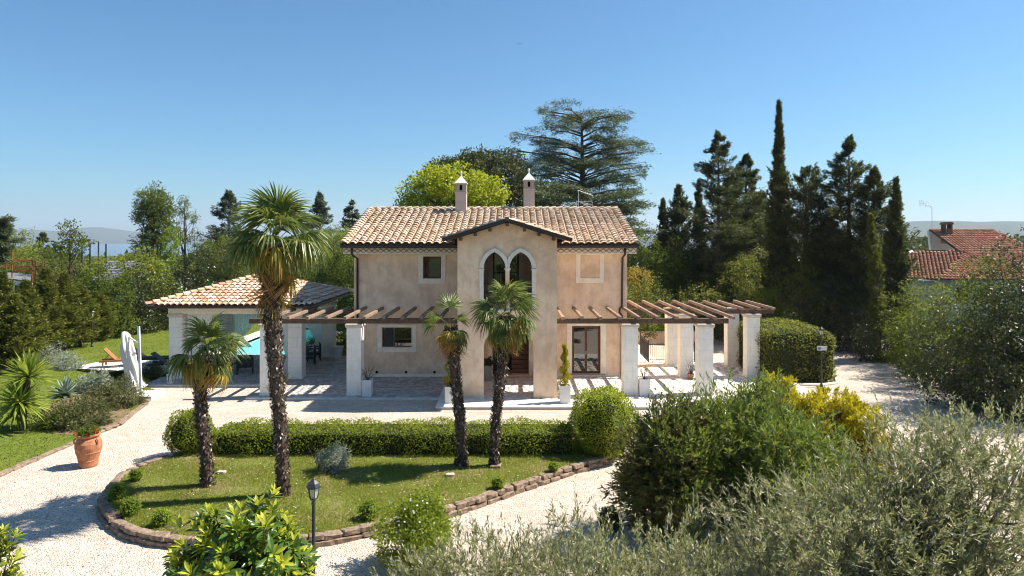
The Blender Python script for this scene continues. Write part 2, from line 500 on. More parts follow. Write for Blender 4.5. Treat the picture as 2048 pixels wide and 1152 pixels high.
MAT['lf_white'] = M_leaf('petal_white', [(.65, .63, .58), (.8, .78, .74)], .3, .6, .2, (.7, .7, .6), .05)
MAT['palm_green'] = M_leaf('palm_green', [(.020, .038, .006), (.055, .085, .014), (.12, .145, .035)], .25, .42, .4, (.4, .5, .1), .15)
MAT['palm_young'] = M_leaf('palm_young', [(.08, .11, .025), (.16, .20, .05), (.24, .27, .09)], .3, .38, .5, (.5, .55, .12), .1)
MAT['palm_yellow'] = M_leaf('palm_yellowing', [(.16, .13, .015), (.32, .23, .03), (.48, .33, .06)], .35, .5, .3, (.7, .5, .08), .15)
MAT['palm_dead'] = M_leaf('palm_dead', [(.12, .07, .035), (.25, .14, .06), (.40, .24, .10)], .2, .8, .15, (.5, .3, .1), .15)
MAT['grass'] = M_leaf('grass_blade', [(.085, .11, .012), (.15, .185, .02), (.26, .27, .04)], .4, .6, .15, (.55, .6, .06), .35)
MAT['grass_lush'] = M_leaf('grass_blade_lush', [(.055, .080, .008), (.105, .140, .014), (.17, .20, .026)], .35, .6, .1, (.5, .6, .06), .25)
MAT['bark'] = M_bark('bark', (.055, .038, .028), (.16, .12, .09))
MAT['bark_palm'] = M_bark('palm_fibre', (.035, .024, .018), (.15, .11, .085), 14)
MAT['bark_olive'] = M_bark('olive_bark', (.11, .09, .07), (.26, .22, .18))
def m_fibre():
    t = NT('palm_sheath')
    r = t.n('NewGeometry').outputs['Random Per Island']
    c = t.ramp(r, [(0, (.030, .020, .015)), (.5, (.095, .066, .047)), (.84, (.24, .18, .135)), (.93, (.42, .36, .30)), (1, (.6, .55, .5))])
    return t.done(t.bsdf(c, .95, .1))
MAT['fibre'] = m_fibre()

MAT['litter'] = M_leaf('dry_litter', [(.10, .065, .04), (.20, .14, .09), (.33, .25, .17)], .1, .8, .1, (.3, .2, .1), .05)
MAT['straw'] = M_leaf('dry_straw', [(.22, .16, .07), (.33, .26, .12), (.40, .34, .18)], .2, .8, .1, (.4, .35, .15), .05)
# ------------------------------------------------------------------ ground, hills, lake
def sstep(a, b, x):
    t = np.clip((x - a) / (b - a), 0, 1); return t * t * (3 - 2 * t)

def terrain_z(x, y):
    r = np.hypot(x, y)
    u = np.where(y > 1, x / np.maximum(y, 1), 0)
    w = sstep(.2, .5, u)
    low = -0.16 - 66 * sstep(150, 1700, r)
    right = -0.16 - 26 * sstep(150, 900, r) + 40 * sstep(1600, 3200, r)
    return low * (1 - w) + right * w

def m_land():
    t = NT('countryside')
    a = t.noise(.004, 6, .6); b = t.noise(.03, 5, .6)
    c = t.ramp(a, [(.35, (.035, .055, .02)), (.55, (.075, .095, .03)), (.7, (.14, .13, .06))])
    c = t.mix(.5, c, t.ramp(b, [(.4, (.03, .045, .015)), (.65, (.11, .12, .04))]))
    return t.done(t.bsdf(c, .95, .1))
MAT['land'] = m_land()
def build_ground():
    na = 120
    rr = np.concatenate([[0.0], np.geomspace(12, 16000, 70)])
    V = [(0, 0, -0.16)]
    F3, F4 = [], []
    for r in rr[1:]:
        a = np.linspace(0, 2 * np.pi, na, endpoint=False)
        x = r * np.sin(a); y = r * np.cos(a)
        V += list(zip(x, y, terrain_z(x, y)))
    for k in range(na): F3.append((0, 1 + (k + 1) % na, 1 + k))
    for i in range(len(rr) - 2):
        b0 = 1 + i * na; b1 = b0 + na
        for k in range(na):
            k2 = (k + 1) % na
            F4.append((b0 + k, b0 + k2, b1 + k2, b1 + k))
    o = np_mesh('ground', V, [np.array(F3), np.array(F4)], MAT['land'], smooth=True)
    bm = bmesh.new(); bm.from_mesh(o.data)          # the pool is let into the ground
    for co, no in (((-17.3, 0, 0), (1, 0, 0)), ((-12.95, 0, 0), (1, 0, 0)), ((0, 39.35, 0), (0, 1, 0)), ((0, 51.2, 0), (0, 1, 0))):
        bmesh.ops.bisect_plane(bm, geom=list(bm.verts) + list(bm.edges) + list(bm.faces), plane_co=co, plane_no=no)
    dead = [f for f in bm.faces if -17.3 < f.calc_center_median().x < -12.95 and 39.35 < f.calc_center_median().y < 51.2]
    bmesh.ops.delete(bm, geom=dead, context='FACES')
    bm.to_mesh(o.data); bm.free()
    tag(o, 'flat garden ground falling away to the countryside and lake', 'ground', kind='structure')
build_ground()

def poly_sheet(name, pts, z, mat, label, cat, parent=None):
    m = MB(); tris = tessellate_polygon([[Vector((x, y, 0)) for x, y in pts]])
    m.add([(x, y, z) for x, y in pts], [tuple(t) for t in tris])
    o = m.build(name, mat, parent)
    for p in o.data.polygons:
        if p.normal.z < 0: p.flip()
    if parent is None: tag(o, label, cat, kind='structure')
    return o

GRAVEL_Z = -0.12
poly_sheet('gravel_drive', [(-30, 3), (24, 3), (24, 44), (19, 60), (12, 60), (6, 47), (5, 38), (-17.2, 38), (-18, 31), (-30, 30)], GRAVEL_Z, MAT['gravel'],
           'pale gravel drive around the island bed and the villa', 'gravel')

def hills(name, pts, Y, depth, label, mat):
    """a ridge whose skyline runs through the given photo points at distance Y"""
    rs = random.Random(7)
    xs = np.linspace(pts[0][0], pts[-1][0], 90)
    tops = np.interp(xs, [p[0] for p in pts], [p[1] for p in pts])
    V = []; rows = 9
    for j in range(rows):
        v = j / (rows - 1)
        yy = Y + (v - .5) * depth
        prof = math.sin(v * math.pi) ** .8
        for k, (px, py) in enumerate(zip(xs, tops)):
            x = (px - 1024) * Y / FPX
            zt = CAM_H - (py - HZ) * Y / FPX
            zb = -72
            wig = (math.sin(k * .9 + j * 1.7) + math.sin(k * .37 + j)) * .03 * (zt - zb) * (1 if 0 < j < rows - 1 else 0) * (abs(v-.5) > .1)
            V.append((x, yy, zb + (zt - zb) * prof + wig))
    n = len(xs)
    F = [(j*n+k, j*n+k+1, (j+1)*n+k+1, (j+1)*n+k) for j in range(rows-1) for k in range(n-1)]
    o = np_mesh(name, V, [np.array(F)], mat, smooth=True)
    return tag(o, label, 'hills', kind='structure')
def m_hill():
    t = NT('wooded_hillside')
    c = t.ramp(t.noise(.012, 6, .7), [(.35, (.018, .03, .012)), (.6, (.045, .065, .024)), (.75, (.10, .10, .045))])
    return t.done(t.bsdf(c, .95, .1, 0, t.bump(t.noise(.03, 6, .7), 1.0, 14)))
MAT['hill'] = m_hill()
hills('hills', [(-1200, 470), (-600, 452), (-200, 468), (0, 462), (70, 459), (110, 463), (150, 464), (176, 458), (205, 454), (235, 460), (270, 469), (330, 476), (420, 470), (600, 474), (900, 468), (1200, 470)],
      7400, 2200, 'blue distant hills on the far side of the lake', MAT['hill'])
hills('hills', [(1150, 478), (1500, 462), (1700, 450), (1815, 443), (1880, 441), (1950, 444), (2010, 442), (2048, 446), (2200, 440), (2500, 452), (3000, 447), (3800, 470)],
      4200, 1800, 'low wooded ridge behind the red roofed house', MAT['hill'])
def m_lake():
    t = NT('lake_water')
    return t.done(t.bsdf((.05, .10, .16), .22, .5, 0, t.bump(t.noise(.05, 3), .3, .5)))
m = MB(); m.add([(-9000, 2400, -64), (1500, 2400, -64), (1500, 7000, -64), (-9000, 7000, -64)], [(0, 1, 2, 3)])
tag(m.build('lake', m_lake(), fix=False), 'blue strip of lake below the distant hills', 'lake', kind='structure')

# ------------------------------------------------------------------ lawns
LAWN_L = [(-33, 3), (-16.2, 3), (-15.2, 14), (-14.95, 19), (-14.75, 23), (-14.5, 25), (-15.2, 28), (-16.0, 30.6), (-17.2, 31.6),
          (-17.6, 34), (-18.2, 52), (-6, 52), (-5, 60), (-12, 70), (-33, 70)]
poly_sheet('lawn', LAWN_L, -0.07, MAT['lawn_lush'], 'mown lawn beside the pool and the conifer hedge', 'lawn')
poly_sheet('lawn', [(5.9, 48.5), (20, 48.5), (20, 60), (5.9, 60)], -0.07, MAT['lawn'], 'small lawn behind the villa past the low wall', 'lawn')

poly_sheet('lawn', [(-12.1, 39.1), (-7.7, 39.1), (-7.7, 51.9), (-12.1, 51.9)], -0.072, MAT['lawn'], 'strip of lawn between the pool and the villa', 'lawn')
# island bed outline, running clockwise from the back left corner
ISL_PX = [(345, 922, 0), (300, 938, 0), (245, 962, 0), (212, 1000, 0), (208, 1030, 0), (250, 1072, 0), (345, 1094, 0), (470, 1100, 0), (640, 1090, 0), (750, 1068, 0),
          (850, 1045, 0), (930, 1022, 0), (1000, 997, 0), (1070, 972, 0), (1150, 945, 0), (1235, 918, 0), (1290, 890, 0)]
ISL = [GROUND(px, py, -0.12) for px, py, _ in ISL_PX]
ISL = [(x, y) for x, y in ISL] + [(4.6, 22.6), (-10.4, 22.7)]
def inset(pts, d):
    cx = sum(p[0] for p in pts) / len(pts); cy = sum(p[1] for p in pts) / len(pts)
    out = []
    for x, y in pts:
        v = Vector((cx - x, cy - y)); v.normalize(); out.append((x + v.x * d, y + v.y * d))
    return out
ISL_IN = inset(ISL, .12)
poly_sheet('island_lawn', ISL_IN, 0.10, MAT['lawn'], 'lawn of the raised island bed under the palms', 'lawn')

def in_poly(P, poly):
    x, y = P[:, 0], P[:, 1]; ins = np.zeros(len(P), bool); n = len(poly); j = n - 1
    for i in range(n):
        xi, yi = poly[i]; xj, yj = poly[j]
        c = ((yi > y) != (yj > y)) & (x < (xj - xi) * (y - yi) / ((yj - yi) if yj != yi else 1e-9) + xi)
        ins ^= c; j = i
    return ins

def grass(name, poly, z, n, h, w, seed, label, parent=None, ymax=None, mat='grass'):
    rs = np.random.default_rng(seed)
    xs = [p[0] for p in poly]; ys = [p[1] for p in poly]
    y0, y1 = min(ys), min(max(ys), ymax or 1e9)
    P = np.column_stack([rs.uniform(min(xs), max(xs), n), y0 + (y1 - y0) * rs.random(n) ** 1.25])
    P = P[in_poly(P, poly)]
    keep = (np.sin(P[:, 0] * 1.9 + np.sin(P[:, 1] * 2.3) * 1.3) + np.sin(P[:, 1] * 3.1 + P[:, 0]) + rs.normal(0, .9, len(P))) > -1.15
    P = P[keep]; k = len(P)
    a = rs.uniform(0, 2 * np.pi, k); hh = h * rs.uniform(.5, 1.3, k)
    lean = rs.normal(0, .5, (k, 2)) * hh[:, None]
    bx = np.cos(a) * w / 2; by = np.sin(a) * w / 2
    zz = np.full(k, z)
    V = np.stack([np.column_stack([P[:, 0] - bx, P[:, 1] - by, zz]), np.column_stack([P[:, 0] + bx, P[:, 1] + by, zz]),
                  np.column_stack([P[:, 0] + lean[:, 0], P[:, 1] + lean[:, 1], zz + hh])], 1).reshape(-1, 3)
    F = np.arange(3 * k).reshape(k, 3)
    o = np_mesh(name, V, [F], MAT[mat])
    return tag(o, label, 'grass', kind='stuff')
grass('grass', ISL_IN, 0.10, 190000, .055, .014, 1, 'short green grass of the island bed under the palms')
grass('grass', LAWN_L, -0.07, 215000, .055, .036, 2, 'short green grass of the lawn beside the pool', ymax=60, mat='grass_lush')
# earth border around the left beds, low kerb of the lawn
poly_sheet('planting_bed', [GROUND(p[0], p[1], -.06) for p in [(95, 866), (160, 872), (236, 852), (258, 824), (272, 796), (250, 775), (180, 775), (90, 815)]], -0.062, MAT['earth'],
           'bare earth bed under the juniper mounds', 'bed')

# ------------------------------------------------------------------ stones around the island
def stone_mesh(seed, mat):
    rs = random.Random(seed); bm = bmesh.new()
    bmesh.ops.create_cube(bm, size=1)
    bmesh.ops.bevel(bm, geom=list(bm.edges), offset=.13, segments=1, affect='EDGES', profile=.5)
    for v in bm.verts: v.co += Vector((rs.gauss(0, .035), rs.gauss(0, .035), rs.gauss(0, .04)))
    me = bpy.data.meshes.new('stone'); bm.to_mesh(me); bm.free()
    me.materials.append(mat); return me
STONES = [stone_mesh(i, MAT['stone']) for i in range(8)]
def stone_row(parent, pts, z, h, dep, lmin, lmax, seed, shift=0.0):
    rs = random.Random(seed); org = origin(parent)
    P = [Vector((x, y, 0)) for x, y in pts]
    seg = [(P[i+1] - P[i]).length for i in range(len(P) - 1)]; tot = sum(seg)
    def at(s):
        i = 0
        while i < len(seg) - 1 and s > seg[i]: s -= seg[i]; i += 1
        return P[i].lerp(P[i+1], s / seg[i])
    s = shift
    while s < tot - .2:
        l = min(rs.uniform(lmin, lmax), tot - s)
        a = at(s); b = at(min(s + l, tot)); c = (a + b) / 2; d = b - a
        o = link('stone', STONES[rs.randrange(8)], parent)
        o.location = Vector((c.x + rs.gauss(0, .012), c.y + rs.gauss(0, .012), z + h / 2 + rs.gauss(0, .008))) - org
        o.rotation_euler = (rs.gauss(0, .05), rs.gauss(0, .05), math.atan2(d.y, d.x) + rs.gauss(0, .04))
        o.scale = (l * 1.03, dep * rs.uniform(.9, 1.1), h * rs.uniform(.92, 1.08))
        s += l
kerb = thing('stone_kerb', 'low brown tuff stone edging curving round the island bed', 'stone edging', (-4, 15.5, -.12))
fine = []
for i in range(len(ISL_PX) - 1):
    a = Vector(ISL[i]); b = Vector(ISL[i+1])
    p0 = Vector(ISL[max(i-1, 0)]); p3 = Vector(ISL[min(i+2, len(ISL_PX)-1)])
    for k in range(6):
        t = k / 6
        q = .5 * ((2*a) + (b - p0)*t + (2*p0 - 5*a + 4*b - p3)*t*t + (3*a - p0 - 3*b + p3)*t**3)
        fine.append((q.x, q.y))
fine.append(ISL[len(ISL_PX)-1])
stone_row(kerb, fine, -.13, .13, .26, .34, .66, 3)
stone_row(kerb, inset(fine, .03), .0, .125, .22, .20, .44, 4, .13)
lk = thing('stone_kerb', 'flat stone edging between the lawn and the gravel', 'stone edging', (-15, 20, -.12))
stone_row(lk, [(-16.15, 3.2), (-15.15, 14), (-14.87, 19), (-14.66, 23), (-14.42, 25), (-15.1, 28), (-15.9, 30.6)], -.135, .10, .2, .4, .8, 5)

# ------------------------------------------------------------------ terrace
TERR = thing('terrace', 'pale paved terrace around the villa and under the pergolas', 'terrace', (0, 30, 0)); TERR['kind'] = 'structure'
def block(poly, z0, z1, name, mat):
    m = MB(); m.plate(poly, [], lambda u, v, d: (u, v, z0 + d), z1 - z0); return m.build(name, mat, TERR)
T_MAIN = [(-17.0, 31.45), (-11.3, 31.45), (-11.3, 28.95), (-3.15, 28.95), (-3.0, 28.6), (13.2, 28.6), (13.2, 37.4), (8.0, 37.4), (8.0, 47.0), (5.7, 47.0), (5.7, 39), (-17.0, 39)]
block(T_MAIN, -.14, -.03, 'base', MAT['slab'])
def paver_field(name, x0, x1, y0, y1, sx, sy, mat, seed, skip=None):
    rs = np.random.default_rng(seed); V = []; F = []
    j = 0; y = y0
    while y < y1 - 1e-6:
        ye = min(y + sy, y1); x = x0 - (sx * .5 if j % 2 else 0)
        while x < x1 - 1e-6:
            xa, xb = max(x, x0), min(x + sx * rs.uniform(.85, 1.15), x1)
            if xb - xa > .05 and not (skip and skip((xa + xb) / 2, (y + ye) / 2)):
                g = .008; b = len(V); zt = rs.normal(0, .0025)
                V += [(xa+g, y+g, -.031), (xb-g, y+g, -.031), (xb-g, ye-g, -.031), (xa+g, ye-g, -.031),
                      (xa+g+.006, y+g+.006, zt), (xb-g-.006, y+g+.006, zt + rs.normal(0, .001)), (xb-g-.006, ye-g-.006, zt), (xa+g+.006, ye-g-.006, zt)]
                F += [(b+4,b+5,b+6,b+7),(b,b+1,b+5,b+4),(b+1,b+2,b+6,b+5),(b+2,b+3,b+7,b+6),(b+3,b,b+4,b+7)]
            x = xb if xb > xa else x + sx
        y = ye; j += 1
    o = np_mesh(name, V, [np.array(F)], mat, TERR); o['kind'] = 'stuff'; return o
paver_field('paving', -16.99, -11.3, 31.46, 38.99, .30, .22, MAT['paver'], 11)
paver_field('paving', -11.29, -3.1, 28.96, 38.99, .30, .22, MAT['paver'], 12, lambda x, y: x > -7.6 and y > 33.2)
paver_field('paving', -2.9, 13.19, 28.61, 33.2, .42, .34, MAT['slab'], 13)
paver_field('paving', 5.75, 13.19, 33.2, 37.39, .42, .34, MAT['slab'], 14)
# step in front of the tower with its own slabs
block([(-3.05, 27.35), (7.5, 27.35), (7.5, 28.6), (-3.0, 28.6)], -.14, -.045, 'step', MAT['slab'])
for k in range(10):
    m = MB(); x0 = -3.08 + k * 1.06; m.box(x0 + .006, x0 + 1.054, 27.30, 28.59, -.045, -.005)
    m.build('paving_slab', MAT['slab'], TERR, bevel=.008)

# ------------------------------------------------------------------ pool
PX0, PX1, PY0, PY1 = -17.3, -12.95, 39.35, 51.2
pool = thing('swimming_pool', 'turquoise rectangular swimming pool with pale coping behind the pavilion', 'pool', (-15, 45, 0))
m = MB()
m.add([(PX0,PY0,-.05),(PX1,PY0,-.05),(PX1,PY1,-.05),(PX0,PY1,-.05),(PX0,PY0,-1.3),(PX1,PY0,-1.3),(PX1,PY1,-1.3),(PX0,PY1,-1.3)],
      [(4,5,6,7),(0,4,5,1),(1,5,6,2),(2,6,7,3),(3,7,4,0)])
m.build('basin', MAT['pool_tile'], pool)
m = MB(); m.add([(PX0+.01,PY0+.01,-.13),(PX1-.01,PY0+.01,-.13),(PX1-.01,PY1-.01,-.13),(PX0+.01,PY1-.01,-.13)], [(0,1,2,3)])
m.build('water', MAT['pool_water'], pool, fix=False)
for (x0, x1, y0, y1) in ((PX0-.9, PX0, PY0-.35, PY1+1.3), (PX1, PX1+.9, PY0-.35, PY1+1.3), (PX0, PX1, PY0-.35, PY0), (PX0, PX1, PY1, PY1+1.3)):
    m = MB(); m.box(x0, x1, y0, y1, -.2, .012); m.build('coping', MAT['coping'], pool, bevel=.01)

# litter, weeds and daisies too small to count
def scatter(name, polys, z, n, L, W, mat, seed, label, cat, up=.9):
    rs = np.random.default_rng(seed); xs = [p[0] for p in polys]; ys = [p[1] for p in polys]
    P = np.column_stack([rs.uniform(min(xs), max(xs), n), rs.uniform(min(ys), max(ys), n)])
    P = P[in_poly(P, polys)]
    k = len(P); a = rs.uniform(0, 2 * np.pi, k); D = np.column_stack([np.cos(a), np.sin(a), rs.normal(0, .15, k)]); ll = L * rs.uniform(.5, 1.4, k)
    S = np.column_stack([-np.sin(a), np.cos(a), rs.normal(0, .15, k)]); C = np.column_stack([P, np.full(k, z)]) + np.array([0, 0, .01])
    V = np.stack([C - D * ll[:, None] * .5, C + S * (ll * W / L)[:, None] * .5, C + D * ll[:, None] * .5, C - S * (ll * W / L)[:, None] * .5], 1).reshape(-1, 3)
    return tag(np_mesh(name, V, [np.arange(4 * k).reshape(k, 4)], MAT[mat]), label, cat, kind='stuff')
scatter('leaf_litter', [(-14, 9), (12, 9), (16, 28), (-14, 30)], -.118, 5200, .05, .025, 'litter', 31, 'dry leaf litter and dark stones scattered over the gravel', 'litter')
scatter('daisies', ISL_IN, .165, 900, .03, .03, 'lf_white', 32, 'tiny white daisies in the island lawn', 'flowers')
scatter('dry_grass', ISL_IN, .125, 9000, .07, .012, 'straw', 33, 'dry clippings lying in the island lawn', 'grass')
# ------------------------------------------------------------------ roof tiles
def tile_mesh(name, w, L, h, mat, n=6, lift=.05):
    """barrel tile: wide lower end at -y, thickness shown at the lower lip"""
    V = []; F = []
    for j, (y, s, zz) in enumerate(((-L/2, 1.0, lift), (L/2, .80, 0.0))):
        for k in range(n + 1):
            t = math.pi * k / n
            V.append((-math.cos(t) * w / 2 * s, y, zz + math.sin(t) * h * s))
    for k in range(n): F.append((k, k+1, n+2+k, n+1+k))
    b = len(V)                                    # inner lip
    for k in range(n + 1):
        t = math.pi * k / n
        V.append((-math.cos(t) * w / 2 * .84, -L/2 + .002, lift + math.sin(t) * h * .80 - .004))
    for k in range(n): F.append((k+1, k, b+k, b+k+1))
    me = bpy.data.meshes.new(name); me.from_pydata(V, [], F); me.materials.append(mat); return me

def plane_tiles(parent, O, ux, uy, width, length, sx, sy, me, mat, n_single, single_filter=None, seed=0, inside=None, name='roof_tile'):
    """tiles on a sloping plane: O lower left corner, ux along the eave, uy up the slope. First n_single rows-first are objects of their own."""
    rs = random.Random(seed); ux = Vector(ux).normalized(); uy = Vector(uy).normalized(); un = ux.cross(uy)
    nx = int(width / sx); ny = int(length / sy); org = origin(parent)
    base = Matrix((ux, uy, un)).transposed()
    V0 = np.array([v.co[:] for v in me.vertices]); F0 = [tuple(p.vertices) for p in me.polygons]
    Vj = []; Fj = []; cnt = 0
    for j in range(ny + 1):
        for i in range(nx + 1):
            u = (i + .5) * width / (nx + 1); v = (j + .45) * length / (ny + 1)
            if inside and not inside(u, v): continue
            p = Vector(O) + ux * (u + rs.gauss(0, .007)) + uy * (v + rs.gauss(0, .008)) + un * (.02 + rs.gauss(0, .004))
            rot = base @ Matrix.Rotation(rs.gauss(0, .02), 3, 'Z') @ Matrix.Rotation(rs.gauss(0, .012), 3, 'X')
            if cnt < n_single and (single_filter is None or single_filter(u, v)):
                o = link(name, me, parent); o.matrix_local = Matrix.LocRotScale(p - org, rot.to_quaternion(), None); cnt += 1
            else:
                b = len(Vj) * len(V0)
                Vj.append(V0 @ np.array(rot).T + np.array(p[:])); Fj += [tuple(b + q for q in f) for f in F0]
    if Vj:
        q4 = np.array(Fj)
        o = np_mesh('roof_tiles', np.concatenate(Vj), [q4], mat, parent); o['kind'] = 'stuff'
    return cnt

def arc_pts(cx, cz, r0, a0, a1, n):
    return [(cx + r0 * math.cos(a0 + (a1 - a0) * k / n), cz + r0 * math.sin(a0 + (a1 - a0) * k / n)) for k in range(n + 1)]

def pointed(x0, x1, zb, zs, za, n=9):
    """two-centred pointed arch outline, counter-clockwise from bottom left"""
    hw = (x1 - x0) / 2; cx = (x0 + x1) / 2; h = za - zs
    rad = (h * h + hw * hw) / (2 * hw); a1 = math.acos((rad - hw) / rad)
    right = [(cx - (rad - hw) + rad * math.cos(a1 * k / n), zs + rad * math.sin(a1 * k / n)) for k in range(n + 1)]
    return [(x0, zb), (x1, zb)] + right + [(2 * cx - x, z) for x, z in right[-2::-1]]

def roundarch(x0, x1, zb, zs, za, n=14):
    cx = (x0 + x1) / 2; hw = (x1 - x0) / 2
    return [(x0, zb), (x1, zb)] + [(cx + hw * math.cos(math.pi * k / n), zs + (za - zs) * math.sin(math.pi * k / n)) for k in range(n + 1)]

def rect(x0, x1, z0, z1): return [(x0, z0), (x1, z0), (x1, z1), (x0, z1)]

WY = 33.3                                   # front wall plane
XL, XR = -7.71, 5.61
TX0, TX1, TY = -2.30, 1.90, 28.78           # tower
YB = 45.0                                   # rear wall
villa = thing('villa', 'two storey beige plastered villa with tiled roof and central loggia tower', 'house', (-1, 33.3, 0))
front = lambda y0: (lambda u, v, d: (u, y0 + d, v))

# main front wall with openings
WIN_U = rect(-4.34, -3.46, 4.76, 5.83)
NICHE = rect(3.34, 4.27, 4.78, 5.90)
WIN_L = rect(-6.34, -4.90, 1.41, 2.37)
FDOOR = rect(2.93, 4.32, 0.10, 2.44)
EDOOR = rect(-.95, .82, 0.06, 2.55)
LDOOR = rect(-.93, .33, 3.80, 6.02)
m = MB()
m.plate(rect(XL, XR, -.14, 6.30), [WIN_U, WIN_L, FDOOR, EDOOR, LDOOR], front(WY), .35)
m.build('wall', MAT['stucco'], villa)
m = MB(); m.box(XL, XL + .35, WY + .35, YB, -.14, 6.30); m.box(XR - .35, XR, WY + .35, YB, -.14, 6.30); m.box(XL + .35, XR - .35, YB - .35, YB, -.14, 6.30)
# gable triangles
for x in (XL, XR - .35):
    m.plate([(WY + .1, 6.30), (YB - .1, 6.30), (39.1, 7.95)], [], (lambda xx: lambda u, v, d: (xx + d, u, v))(x), .35)
m.build('wall', MAT['stucco'], villa)
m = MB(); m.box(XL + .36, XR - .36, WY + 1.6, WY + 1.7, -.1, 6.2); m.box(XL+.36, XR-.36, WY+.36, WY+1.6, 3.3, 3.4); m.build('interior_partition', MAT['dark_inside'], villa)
# plinth strip
m = MB(); m.box(XL - .02, TX0 - .005, WY - .03, WY - .002, -.13, .11); m.build('plinth', MAT['trim'], villa)
m = MB(); m.box(TX1 + .005, XR + .02, WY - .03, WY - .002, -.13, .085); m.build('plinth', MAT['trim'], villa)

def surround(par, outer, inner, proud=.035, mat='trim'):
    m = MB(); m.plate(outer, [inner], front(WY - proud), proud - .002); return m.build('surround', MAT[mat], par, bevel=.006)
# upper window
w = MB(); fr = .07
def casement(name, r4, panes, y, fw, mat, par, glassmat='glass'):
    (x0, z0), _, (x1, z1) = r4[0], r4[1], r4[2]
    root = None
    m = MB(); holes = []
    pw = (x1 - x0 - fw * (panes + 1)) / panes
    for k in range(panes):
        a = x0 + fw + k * (pw + fw); holes.append(rect(a, a + pw, z0 + fw, z1 - fw))
    m.plate(rect(x0 + .003, x1 - .003, z0 + .003, z1 - .003), holes, front(y), .06)
    root = m.build(name, MAT[mat], par, bevel=.005)
    for h in holes:
        g = MB(); (a, b), (c, _), (_, d) = h[0], h[1], h[2]
        g.box(a + .002, c - .002, y + .03, y + .045, b + .002, d - .002); g.build('pane', MAT[glassmat], root)
    return root
wu = casement('window', WIN_U, 1, WY + .14, .07, 'door_wood', villa)
surround(wu, rect(-4.56, -3.24, 4.51, 5.94), WIN_U)
m = MB(); m.box(-4.44, -3.36, WY - .10, WY + .13, 4.70, 4.755); m.build('sill', MAT['trim'], wu, bevel=.008)
wl = casement('window', WIN_L, 2, WY + .16, .035, 'iron', villa)
surround(wl, rect(-6.56, -4.66, 1.17, 2.50), WIN_L)
m = MB(); m.box(-6.42, -4.82, WY - .07, WY + .15, 1.36, 1.405); m.build('sill', MAT['trim'], wl, bevel=.008)
# blind window
m = MB(); m.plate(rect(3.12, 4.49, 4.54, 5.95), [NICHE], front(WY - .045), .043)
bw = m.build('blind_window', MAT['trim'], villa, bevel=.006)
m = MB(); m.box(3.36, 4.25, WY - .010, WY - .003, 4.80, 5.88); m.build('panel', MAT['stucco'], bw)
# french door
fd = casement('french_door', FDOOR, 2, WY + .12, .115, 'door_wood', villa)
surround(fd, [(2.68, .05), (4.60, .05), (4.60, 2.58), (2.68, 2.58)], rect(2.93, 4.32, .10, 2.44), .03)
m = MB(); m.box(3.60, 3.63, WY + .07, WY + .115, 1.05, 1.20); m.build('handle', MAT['steel'], fd)
# entrance with timber stair behind
m = MB(); m.plate(rect(-1.20, 1.04, .03, 2.80), [rect(-.95, .82, .06, 2.55)], front(WY - .035), .033)
ent = m.build('entrance', MAT['trim'], villa, bevel=.006)
m = MB(); m.box(-.94, -.88, WY + .1, WY + .9, .06, 2.54); m.build('door_leaf', MAT['door_wood'], ent)
m = MB(); m.box(-.93, .80, WY + 1.9, WY + 1.92, .0, 2.6); m.build('dark_doorway_backing', MAT['dark_inside'], ent)  # dark sheet added for the shade inside the doorway
for k in range(7):
    m = MB(); z = .06 + k * .20; m.box(-.02, .81, WY + .36 + k * .16, WY + .50 + k * .16 + .03, z + .14, z + .19); m.box(-.02, .81, WY + .40 + k * .16, WY + .42 + k * .16, z, z + .14)
    m.build('stair_tread', MAT['stair_wood'], ent)
# vents
for x in (-6.60, -5.17, -3.78):
    m = MB(); m.tube([(x, WY - .02, .19), (x, WY - .003, .19)], .065, 14); m.build('wall_vent', MAT['near_black'], villa)

# ------------------------------------------------------------------ tower
GA = roundarch(-1.20, .91, -.02, 2.15, 2.95)
BL = pointed(-1.20, -.275, 3.78, 5.46, 6.15)
BR = pointed(-.105, .84, 3.78, 5.46, 6.15)
m = MB()
m.plate([(TX0, -.02), (TX1, -.02), (TX1, 6.74), (-.20, 7.40), (TX0, 6.74)], [GA, BL, BR], front(TY), .38)
tw = m.build('tower_wall', MAT['stucco'], villa)
SA = roundarch(30.15, 32.15, -.02, 1.95, 2.95)
for x in (TX0, TX1 - .38):
    m = MB(); m.plate([(TY + .381, -.02), (WY - .036, -.02), (WY - .036, 6.72), (TY + .381, 6.72)], [SA], (lambda xx: lambda u, v, d: (xx + d, u, v))(x), .38)
    m.build('tower_wall', MAT['stucco'], villa)
m = MB(); m.box(TX0 + .381, TX1 - .381, TY + .381, WY - .002, 3.30, 3.78); m.build('loggia_floor', MAT['stucco'], villa)
m = MB(); m.box(TX0 + .381, TX1 - .381, TY + .381, WY - .002, 6.45, 6.52); m.build('loggia_ceiling', MAT['dark_wood'], villa)
ld = casement('loggia_door', LDOOR, 2, WY + .10, .07, 'door_wood', villa)
m = MB(); m.plate(rect(-1.15, .55, 3.79, 6.22), [LDOOR], front(WY - .03), .028); m.build('surround', MAT['trim'], ld)
